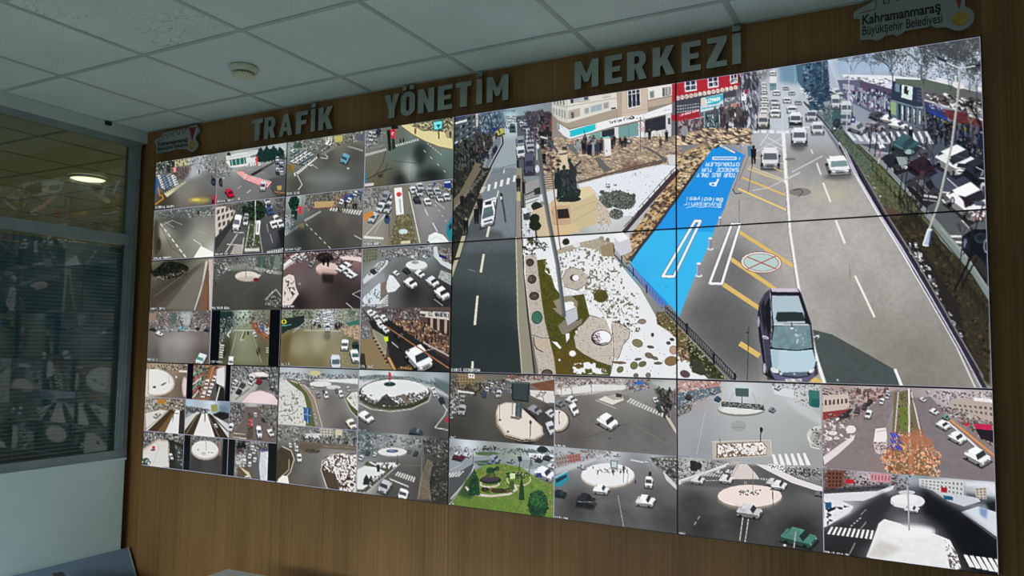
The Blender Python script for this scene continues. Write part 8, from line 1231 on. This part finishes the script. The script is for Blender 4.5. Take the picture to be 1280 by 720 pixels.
for y in ys[1:-1]:
    for a, b in zip(xs[:-1], xs[1:]): box(bm, (a+.011, y-.0105, ZT-.0006), (b-.011, y+.0105, ZT+.0026))
box(bm, (XL, YW-.014, ZT-.0002), (XR, YW, ZT+.003)); box(bm, (XL, YB, ZT+.0001), (XL+.006, YW-.015, ZT+.003))
struct('trim_2', bm, M['tbar'])
# ---------------------------------------------------------------- left side: header, glazing frame, parapet
def lz(u, v, x=XL): return un(u, v, 0, x)
z_head = lz(0,131)[2]; z_g1t = lz(0,139)[2]; z_mt = lz(0,270)[2]; z_mb = lz(0,285)[2]; z_gb = lz(0,581)[2]; z_par = lz(0,592)[2]
YF = -.006                                        # the frame stops just short of the panelling
struct('wall_left', B((XL-.10, YB, z_head), (XL, YW-.001, ZT)), M['header'])
bm = B((XL-.10, YB, 0), (XL+.012, YF-.02, z_par-.012)); box(bm, (XL-.10, YB, z_par-.012), (XL+.020, YF-.014, z_par)); o = struct('wall_left_2', bm, M['plaster']); o.name = 'wall_left_lower'
y_g = lz(160,290)[1]                              # inner edge of the end stile
bm = bmesh.new(); x0, x1 = XL-.055, XL-.002
box(bm, (x0, YB, z_g1t), (x1, YF, z_head-.001)); box(bm, (x0, YB, z_mb), (x1+.004, YF-.058, z_mt)); box(bm, (x0, YB, z_par+.001), (x1, YF, z_gb))
box(bm, (x0, y_g+.012, z_par+.001), (x1-.003, YF, z_head-.001)); box(bm, (x0, y_g, z_gb), (x1-.014, y_g+.014, z_mb)); box(bm, (x0, y_g, z_mt), (x1-.014, y_g+.014, z_g1t))
box(bm, (x0+.006, y_g+.030, z_gb), (x1+.003, y_g+.036, z_g1t))
for y in (-1.9, -3.8): box(bm, (x0, y-.03, z_gb), (x1-.002, y+.03, z_g1t))
fr = struct('window_1', bm, M['alu'])
struct('window_pane', B((XL-.032, -1.872, z_mt-.004), (XL-.027, y_g+.004, z_g1t+.004)), M['glass'], fr)
struct('window_pane', B((XL-.032, -1.872, z_gb-.004), (XL-.027, y_g+.004, z_mb+.004)), M['glass'], fr)
struct('window_pane', B((XL-.032, -3.772, z_gb-.004), (XL-.027, -1.928, z_g1t+.004)), M['glass'], fr)
struct('window_pane', B((XL-.032, YB, z_gb-.004), (XL-.027, -3.828, z_g1t+.004)), M['glass'], fr)
# venetian blind hanging behind the lower pane
bl = thing('venetian_blind', 'closed grey venetian blind hanging behind the lower glass pane', 'blind', (XL-.085, -.9, z_mb-.0), 0)
def chb(name, bm, m, par):
    o = obj(name, bm, m, None); o.parent = par; o.matrix_parent_inverse = Matrix.Translation(-par.location); return o
yb0, yb1 = -1.86, -.012
chb('headrail', B((XL-.105, yb0, z_mb-.045), (XL-.066, yb1, z_mb-.012), .003), M['blind'], bl)
zz = z_mb-.062
bm = bmesh.new(); n = 0
while zz > z_par+.022:
    w, th = .0125, math.radians(58)
    c = (XL-.085, zz); dx, dz = math.cos(th)*w, math.sin(th)*w; pts = []
    for k in range(5):
        t = -1+k*.5; bow = .0016*(1-t*t); pts.append((c[0]+dx*t+bow*math.sin(th), c[1]+dz*t-bow*-math.cos(th)))
    top = [bm.verts.new((x, yb0, z)) for x, z in pts]; bot = [bm.verts.new((x, yb1, z)) for x, z in pts]
    for k in range(4): bm.faces.new([top[k], top[k+1], bot[k+1], bot[k]])
    zz -= .0212; n += 1
geom = bmesh.ops.solidify(bm, geom=list(bm.faces), thickness=.0005)
o = chb('slats', bm, M['blind'], bl)
for y in (-.28, -.62, -1.0, -1.45):
    chb('ladder_cord', B((XL-.0735, y-.0016, z_par+.014), (XL-.0715, y+.0016, z_mb-.03)), M['cord'], bl)
chb('bottom_rail', B((XL-.097, yb0, z_par+.003), (XL-.074, yb1, z_par+.014), .002), M['blind'], bl)
# neighbouring office behind the glass
struct('wall_office_far', B((-4.6, YB, 0), (-4.5, 3.2, ZT)), M['office']); struct('wall_office_back', B((-4.5, 3.1, 0), (XL-.10, 3.2, ZT)), M['office'])
struct('wall_office_side', B((XL-.10, YW+.12, 0), (XL-.02, 3.1, ZT)), M['office'])
struct('wall_office_rear', B((-4.6, YB-.12, 0), (XL-.12, YB, ZT)), M['office'])
bm = bmesh.new(); xo = [XL-.10-k*P for k in range(0, 9) if XL-.10-k*P > -4.5]+[-4.5]; yo = [3.1]+[gy0+P*5-k*P for k in range(0, 15) if YB < gy0+P*5-k*P < 3.05]+[YB]
for i in range(len(xo)-1):
    for j in range(len(yo)-1): box(bm, (xo[i+1]+.004, yo[j+1]+.004, ZT+.003), (xo[i]-.004, yo[j]-.004, ZT+.018))
struct('ceiling_office', bm, M['office']); struct('ceiling_office', B((-4.6, YB, ZT+.12), (XL-.12, 3.2, ZT+.16)), M['office'])
bm = bmesh.new()
for x in xo[1:-1]: box(bm, (x-.012, YB, ZT), (x+.012, 3.1, ZT+.003))
for y in yo[1:-1]: box(bm, (-4.5, y-.012, ZT-.0006), (XL-.1, y+.012, ZT+.0026))
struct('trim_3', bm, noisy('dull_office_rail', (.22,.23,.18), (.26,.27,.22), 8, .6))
lp = un(110, 225, 2, ZT-.02)
dl = thing('ceiling_downlight', 'round glowing ceiling lamp seen through the upper glass pane', 'ceiling lamp', (lp[0], lp[1], ZT))
o = obj('lamp_rim', lathe(bmesh.new(), [(.132,0),(.138,-.004),(.138,-.016),(.128,-.020),(.122,-.018),(.122,-.002)]), M['office'], dl, True)
o = obj('diffuser', lathe(bmesh.new(), [(0,-.019),(.06,-.0195),(.108,-.017),(.1225,-.010),(.1225,-.003),(0,-.003)]), lamp_mat('lamp_diffuser', (1.0,.93,.62), 1.6), dl, True)
# ---------------------------------------------------------------- ceiling things
sp = un(304.5, 84, 2, ZT)
sd = thing('smoke_detector', 'round cream smoke detector with slotted rim on the white ceiling', 'smoke detector', (sp[0], sp[1], ZT-.0006))
obj('base', lathe(bmesh.new(), [(0,0),(.062,0),(.064,-.004),(.063,-.014),(.058,-.022),(.050,-.026),(0,-.026)]), M['cream'], sd, True)
obj('slot_ring', lathe(bmesh.new(), [(.044,-.024),(.047,-.026),(.045,-.036),(.040,-.037),(0,-.037)]), M['dark'], sd, True)
bm = bmesh.new()
for k in range(28):
    a = 2*PI*k/28; c, s_ = math.cos(a), math.sin(a); t = (-s_, c)
    pts = [(c*.0425+t[0]*w, s_*.0425+t[1]*w) for w in (-.0018,.0018)]+[(c*.0490+t[0]*w, s_*.0490+t[1]*w) for w in (.0018,-.0018)]
    prism(bm, [(x, y, -.0375) for x, y in pts], (0,0,.0125))
obj('rib', bm, M['cream'], sd); sd.children[-1].name = 'slot_ribs'
obj('cap', lathe(bmesh.new(), [(.0495,-.035),(.050,-.038),(.046,-.044),(.034,-.049),(.018,-.051),(0,-.0515)]), M['cream'], sd, True)
cp = un(141, 152, 2, ZT-.008)
tag(obj('ceiling_clip', B((XL+.001, cp[1]-.016, ZT-.024), (XL+.020, cp[1]+.016, ZT-.002), .003), M['dark']), 'small black clip at the ceiling edge above the glazing', 'clip')
# ---------------------------------------------------------------- steel letters
def arc(cx, cy, rx, ry, a0, a1, n=10): return [(cx+rx*math.cos(math.radians(a0+(a1-a0)*k/n)), cy+ry*math.sin(math.radians(a0+(a1-a0)*k/n))) for k in range(n+1)]
t_ = .235; w_ = .56
def L_T(): return [[(.17,0),(.43,0),(.43,.8),(.6,.8),(.6,1),(0,1),(0,.8),(.17,.8)]], .6
def L_R(): return [[(0,0),(t_,0),(t_,.38),(.27,.38),(.38,0),(.62,0),(.47,.44)]+arc(.36,.70,.24,.30,-55,90)+[(0,1)], [(t_,.56),(t_,.82)]+arc(.31,.69,.08,.13,90,-90)], .62
def L_A(): return [[(0,0),(.22,0),(.27,.22),(.45,.22),(.50,0),(.72,0),(.47,1),(.25,1)], [(.305,.40),(.415,.40),(.36,.70)]], .72
def L_F(): return [[(0,0),(t_,0),(t_,.40),(.48,.40),(.48,.59),(t_,.59),(t_,.81),(.53,.81),(.53,1),(0,1)]], .53
def L_E(): return [[(0,0),(.54,0),(.54,.19),(t_,.19),(t_,.41),(.48,.41),(.48,.59),(t_,.59),(t_,.81),(.54,.81),(.54,1),(0,1)]], .54
def L_I(): return [[(0,0),(.24,0),(.24,1),(0,1)], [(0,1.08),(.24,1.08),(.24,1.26),(0,1.26)]], .24
def L_K(): return [[(0,0),(t_,0),(t_,.30),(.29,.38),(.43,0),(.69,0),(.46,.56),(.67,1),(.42,1),(t_,.60),(t_,1),(0,1)]], .69
def L_Y(): return [[(.19,0),(.43,0),(.43,.38),(.62,1),(.38,1),(.31,.62),(.24,1),(0,1),(.19,.38)]], .62
def L_O(): return [arc(.28,.28,.28,.28,180,360)+arc(.28,.72,.28,.28,0,180), arc(.28,.30,.06,.10,180,360)+arc(.28,.70,.06,.10,0,180), [(.05,1.08),(.22,1.08),(.22,1.25),(.05,1.25)], [(.34,1.08),(.51,1.08),(.51,1.25),(.34,1.25)]], .56
def L_N(): return [[(0,0),(.22,0),(.22,.50),(.40,0),(.61,0),(.61,1),(.39,1),(.39,.50),(.21,1),(0,1)]], .61
def L_M(): return [[(0,0),(.22,0),(.22,.55),(.33,.22),(.47,.22),(.58,.55),(.58,0),(.80,0),(.80,1),(.59,1),(.40,.52),(.21,1),(0,1)]], .80
def L_Z(): return [[(0,0),(.60,0),(.60,.19),(.28,.19),(.60,.84),(.60,1),(.03,1),(.03,.81),(.32,.81),(0,.16)]], .60
LET = {'T':L_T,'R':L_R,'A':L_A,'F':L_F,'E':L_E,'İ':L_I,'K':L_K,'Y':L_Y,'Ö':L_O,'N':L_N,'M':L_M,'Z':L_Z}
YL = YW-.030
words = [('TRAFİK', (300,60,3.765), [(52,105,335,436),(112,165,322,432),(182,245,313,414),(262,316,298,400),(332,352,290,388),(368,435,278,383)]),
         ('YÖNETİM', (300,60,3.765), [(678,748,218,330),(755,822,205,318),(836,912,192,305),(930,998,178,290),(1015,1088,158,275),(1112,1138,150,264),(1160,1262,130,253)]),
         ('MERKEZİ', (680,0,4), [(152,272,300,442),(303,390,276,415),(415,513,258,400),(543,655,232,378),(688,784,208,355),(812,915,184,337),(942,985,165,318)])]
ordn = {'TRAFİK': {'T':'first letter','R':'second letter','A':'third letter','F':'fourth letter','İ':'fifth letter','K':'last letter'}}
near = {'TRAFİK':'at left','YÖNETİM':'in the middle','MERKEZİ':'at right'}
for word, (ox, oy, sc), cells in words:
    zb = np.mean([un(ox+(a+b)/2/sc, oy+y1/sc, 1, YL)[2] for a, b, y0, y1 in cells]); zt = np.mean([un(ox+(a+b)/2/sc, oy+y0/sc, 1, YL)[2] for a, b, y0, y1 in cells])
    seenE = 0
    for i, (ch, (a, b, y0, y1)) in enumerate(zip(word, cells)):
        xa = un(ox+a/sc, oy+y1/sc, 1, YL)[0]; xb = un(ox+b/sc, oy+y1/sc, 1, YL)[0]; spl, w = LET[ch](); h = zt-zb
        me = curve_mesh('letter', [[(x*(xb-xa)/w, y*h) for x, y in s_] for s_ in spl], .012, .0)
        o = link('wall_letter', me, M['metal']); o.rotation_euler = (PI/2, 0, 0); o.location = (xa, YL+.006, zb)
        if ch == 'E' and word == 'MERKEZİ':
            seenE += 1; extra = ', the E between M and R' if seenE == 1 else ', the E between K and Z'
        else: extra = ''
        tag(o, f'brushed steel letter {ch} in the word {word} {near[word]}'+extra, 'letter', 'steel letters above the display wall')
        # stand-off studs that carry the letter
        sx = (xb-xa)
        cx = {'T':.3/.6,'Y':.31/.62}.get(ch, .11/w)
        for zf in (.15,.85 if ch not in 'TY' else .3): obj('stand_off', B((sx*cx-.004, zf*h-.004, -.0245), (sx*cx+.004, zf*h+.004, -.0055)), M['steel'], o)
# ---------------------------------------------------------------- municipality sign plates
def sign(tl, label, box_px, vw, big):
    """plate drawn in its own unit frame: x 0..1, y 0..1 -> metres"""
    (xa, za), (xb, zb_) = box_px; Wd, Hd = xb-xa, za-zb_
    t = thing('municipality_sign', label, 'sign', (xa, YW-.022, zb_))
    out = [(.0,.56),(.0,.50),(.055,.48),(.055,.03),(.16,.02),(.18,-.02),(.235,-.01),(.27,.05),(.34,.05),(.365,.0),(.41,.03),(.44,.08),(.66,.09),(.70,.04),(.76,.03),(.80,-.01)]+arc(.885,.14,.112,.225,-125,70,14)+[(.93,.50),(1.0,.72),(1.0,.88),(.94,.88),(.93,1.0),(.76,1.0),(.75,.93),(.18,.93),(.18,.78),(.0,.62)]
    if not big: out = [(.0,.60),(.0,.50),(.04,.48),(.04,.03),(.12,.02),(.22,.05),(.3,.02),(.5,.08),(.70,.02)]+arc(.84,.12,.12,.27,-150,60,14)+[(.90,.50),(.97,.70),(.97,.86),(.93,.88),(.93,1.0),(.74,1.0),(.74,.93),(.18,.93),(.15,.72),(.0,.66)]
    me = curve_mesh('plate', [[(x*Wd, y*Hd) for x, y in out]], .008)
    o = link('plate', me, M['white'], t); o.rotation_euler = (PI/2,0,0)
    def rib(name, pts, w, m, d=.0012):
        bm = bmesh.new()
        for (ax, ay), (bx, by) in zip(pts[:-1], pts[1:]):
            ax *= Wd; bx *= Wd; ay *= Hd; by *= Hd; L = math.hypot(bx-ax, by-ay); nx, ny = -(by-ay)/L*w/2, (bx-ax)/L*w/2; ex, ey = (bx-ax)/L*w*.4, (by-ay)/L*w*.4
            prism(bm, [(ax+nx-ex, -.0042, ay+ny-ey), (bx+nx+ex, -.0042, by+ny+ey), (bx-nx+ex, -.0042, by-ny+ey), (ax-nx-ex, -.0042, ay-ny-ey)], (0,-d,0))
        return obj(name, bm, m, t)
    rib('outline_mark', [(.05,.575),(.19,.60),(.20,.80),(.26,.80),(.265,.68),(.31,.68),(.315,.84),(.37,.84),(.375,.70),(.42,.70),(.43,.86),(.50,.86),(.505,.72),(.55,.72),(.56,.88),(.62,.88),(.625,.75),(.67,.75),(.68,.88),(.73,.88)], .0022, M['black'])
    for nm, body, y0, hh, x1, bold in (('town_name','Kahramanmaraş',.335,.20,.735,.004),('council_name','Büyükşehir Belediyesi',.12,.19,.745,.0015)):
        me, mn, mx = text_mesh(nm, body, 1.0, bold*6)
        o = link(nm, me, M['black'], t); sz = hh*Hd*1.35; wd = (x1-.075)*Wd/(mx-mn); o.scale = (wd, sz, 1); o.rotation_euler = (PI/2,0,0); o.location = (.075*Wd-mn*wd, -.0048, y0*Hd)
    cxm = .885 if big else .84
    bm = bmesh.new(); prism(bm, [((cxm-.075)*Wd,-.0042,.93*Hd),((cxm+.07)*Wd,-.0042,.93*Hd),((cxm-.005)*Wd,-.0042,.31*Hd)], (0,-.002,0)); obj('ribbon', bm, M['red'], t)
    bm = lathe(bmesh.new(), [(0,0),(.064*Wd,0),(.066*Wd,.001),(.062*Wd,.0022),(.052*Wd,.0016),(.050*Wd,.0012),(0,.0012)], 40)
    o = obj('medal', bm, M['gold'], t); o.rotation_euler = (PI/2,0,0); o.scale = (1, 1, 1); o.location = (cxm*Wd, -.0042, .13*Hd)
    bm = bmesh.new()
    for k in range(5):      # raised relief on the medal: small star rays
        a = PI/2+k*2*PI/5; prism(bm, [(math.cos(a)*.034*Wd, -.0012, math.sin(a)*.034*Wd), (math.cos(a+.63)*.015*Wd, -.0012, math.sin(a+.63)*.015*Wd), (0,-.0012,0), (math.cos(a-.63)*.015*Wd, -.0012, math.sin(a-.63)*.015*Wd)], (0,-.0012,0))
    o2 = obj('medal_relief', bm, M['gold'], t); o2.location = (cxm*Wd, -.0042, .13*Hd)
    return t
def wp(u, v): q = un(u, v, 1, YW-.026); return (q[0], q[2])
a = wp(1067,16); b = wp(1219,34); c_ = wp(1077,49)
HS = (a[1]-c_[1])/.56
a = wp(1067,19); c_ = wp(1077,52)
sign('r', 'large white municipality sign plate above the right end of the displays', ((a[0], c_[1]+HS*1.0), (b[0], c_[1]-.0)), None, True)
a = wp(193.5,178); b = wp(250.5,160); c_ = wp(197,192)
HS = (a[1]-c_[1])/.50
sign('l', 'small white municipality sign plate above the left end of the displays', ((a[0], c_[1]+HS*.92), (b[0], c_[1]-.0)), None, False)
# ---------------------------------------------------------------- furniture low in the frame
zs = lz(159.6,684, XL+.06)[2]
pA = un(159.6,684,0,XL+.035); 
so = thing('upholstered_sofa', 'blue-grey fabric sofa standing against the pale wall below the glazing', 'sofa', (XL+.45, -1.0, 0))
def chl(name, bm, m): o = obj(name, bm, m, None); o.parent = so; o.matrix_parent_inverse = Matrix.Translation(-so.location); return o
y1s = pA[1]; y0s = y1s-1.9; zt = pA[2]
q = un(168.5,720,1,y1s); slope = (q[0]-pA[0])/(zt-q[2])
def prof(y):   # back cushion section in XZ, leaning
    xb = XL+.025; return [(xb, y, .36), (xb, y, zt-.006), (xb+.012, y, zt), (pA[0]+.006, y, zt-.004), (pA[0]+slope*.12+.01, y, zt-.12), (pA[0]+slope*.26+.012, y, zt-.26), (pA[0]+slope*.26+.012, y, .36)]
bm = prism(bmesh.new(), prof(y1s), (0, y0s-y1s, 0)); bmesh.ops.bevel(bm, geom=list(bm.edges), offset=.004, segments=2, affect='EDGES')
chl('backrest', bm, M['sofa'])
xs0 = XL+.025
chl('seat', B((xs0, y0s+.02, .20), (xs0+.80, y1s-.0, .355), .03), M['sofa'])
def pip(nm, pts, r=.0035):
    bm = bmesh.new()
    for a, b in zip(pts[:-1], pts[1:]):
        a, b = Vector(a), Vector(b); d = (b-a).normalized(); u = Vector((0,1,0)) if abs(d.y) < .9 else Vector((1,0,0)); n1 = d.cross(u).normalized()*r; n2 = d.cross(n1).normalized()*r
        prism(bm, [a+n1*math.cos(t)+n2*math.sin(t) for t in [k*PI/4 for k in range(8)]], b-a)
    return chl(nm, bm, M['piping'])
pp = prof(y1s+.001); pip('piping', [pp[2], pp[3], pp[4], pp[5]])
for x, y in ((xs0+.06, y1s-.08), (xs0+.74, y1s-.08), (xs0+.06, y0s+.1), (xs0+.74, y0s+.1)):
    o = chl('leg', lathe(bmesh.new(), [(0,0),(.018,0),(.026,.19),(.026,.202),(0,.202)], 20, (x, y, 0)), M['steel'])
# white table whose far corner just enters the frame
ZTB = .74
A_, B_, C_ = un(285.3,711.2,2,ZTB), un(258.5,720.3,2,ZTB), un(322,720.3,2,ZTB)
ud = (B_-A_)[:2]; ud /= np.linalg.norm(ud); vd = np.array([-ud[1], ud[0]]) 
if vd@(C_-A_)[:2] < 0: vd = -vd
tb = thing('white_table', 'white table whose pale corner shows at the bottom edge, left of centre', 'table', (A_[0], A_[1], 0), math.atan2(vd[1], vd[0]))
# local frame: x along vd, y along -ud
bm = B((0,-.8,ZTB-.025),(1.5,0,ZTB)); bmesh.ops.bevel(bm, geom=list(bm.edges), offset=.003, segments=2, affect='EDGES')
sgn = 1 if (np.cross(vd, ud) > 0) else -1
if sgn > 0: bmesh.ops.scale(bm, vec=(1,-1,1), verts=bm.verts); 
obj('tabletop', bm, M['tabletop'], tb)
bm = bmesh.new(); box(bm, (-.002,-.8,ZTB-.024),(0.0005,0,ZTB-.001)); box(bm, (0,-.0005,ZTB-.024),(1.5,.002,ZTB-.001)); 
if sgn > 0: bmesh.ops.scale(bm, vec=(1,-1,1), verts=bm.verts)
obj('edge_band', bm, M['tableedge'], tb)
for x, y in ((.06,-.06),(1.44,-.06),(.06,-.74),(1.44,-.74)):
    obj('leg', B((x-.02, sgn*-y-.02 if sgn>0 else y-.02, 0), (x+.02, sgn*-y+.02 if sgn>0 else y+.02, ZTB-.025), .002), M['steel'], tb)
# white folder with a navy spine lying on the sofa
f0 = un(65.5,717,0,XL+.19); f1 = un(87,720.5,0,XL+.19)
fo = thing('ring_folder', 'white folder with a dark navy edge standing on the blue-grey sofa', 'folder', (f0[0], f0[1], .356))
hF = f0[2]-.356
bm = B((.0,-.26,.0),(.045,.0,hF-.004),.002); obj('cover', bm, M['paper'], fo)
bm = B((-.001,-.26,hF-.004),(.046,.002,hF+.001)); obj('edge_strip', bm, M['navy'], fo)
fo.rotation_euler = (0,0,math.radians(68))
# ---------------------------------------------------------------- camera, added fill lights, office lamp
cam = bpy.data.cameras.new('camera'); co = bpy.data.objects.new('camera', cam); C.objects.link(co); bpy.context.scene.camera = co
cam.sensor_width = 36; cam.lens = FOC*36/1280; cam.clip_start = .05
R3 = Matrix([[RM[0,0], RM[0,2], -RM[0,1]], [RM[1,0], RM[1,2], -RM[1,1]], [RM[2,0], RM[2,2], -RM[2,1]]])
co.matrix_world = Matrix.Translation(Vector(CAM))@R3.to_4x4()
def area(name, loc, rot, sx, sy, e, col):
    l = bpy.data.lights.new(name, 'AREA'); l.shape = 'RECTANGLE'; l.size = sx; l.size_y = sy; l.energy = e; l.color = col
    o = bpy.data.objects.new(name, l); C.objects.link(o); o.location = loc; o.rotation_euler = rot; return o
area('added_rear_fill', (3.0, YB-.02, 1.65), (math.radians(90), 0, 0), 3.5, 1.38, 2, (.80,.97,1.0))  # unseen cool area light added at the rear opening to lift the room
area('added_low_fill', (1.5, -3.6, 1.35), (math.radians(90-42), 0, math.radians(6)), 2.0, .35, 31, (.92,.99,1.0)).data.spread = math.radians(106)  # unseen area light added to brighten the lower wood wall; no lamp stands here
lo = bpy.data.lights.new('office_lamp', 'AREA'); lo.shape = 'DISK'; lo.size = .26; lo.energy = 30; lo.color = (1.0,.93,.66)
oo = bpy.data.objects.new('office_lamp', lo); C.objects.link(oo); oo.location = (lp[0], lp[1], ZT-.03)
w = bpy.data.worlds.new('World'); bpy.context.scene.world = w; w.use_nodes = True
w.node_tree.nodes['Background'].inputs[0].default_value = (.7,.85,1,1); w.node_tree.nodes['Background'].inputs[1].default_value = .3
sc = bpy.context.scene; sc.view_settings.view_transform = 'Standard'; sc.view_settings.look = 'None'; sc.view_settings.gamma = 1; sc.view_settings.exposure = 0; sc.view_settings.use_curve_mapping = False
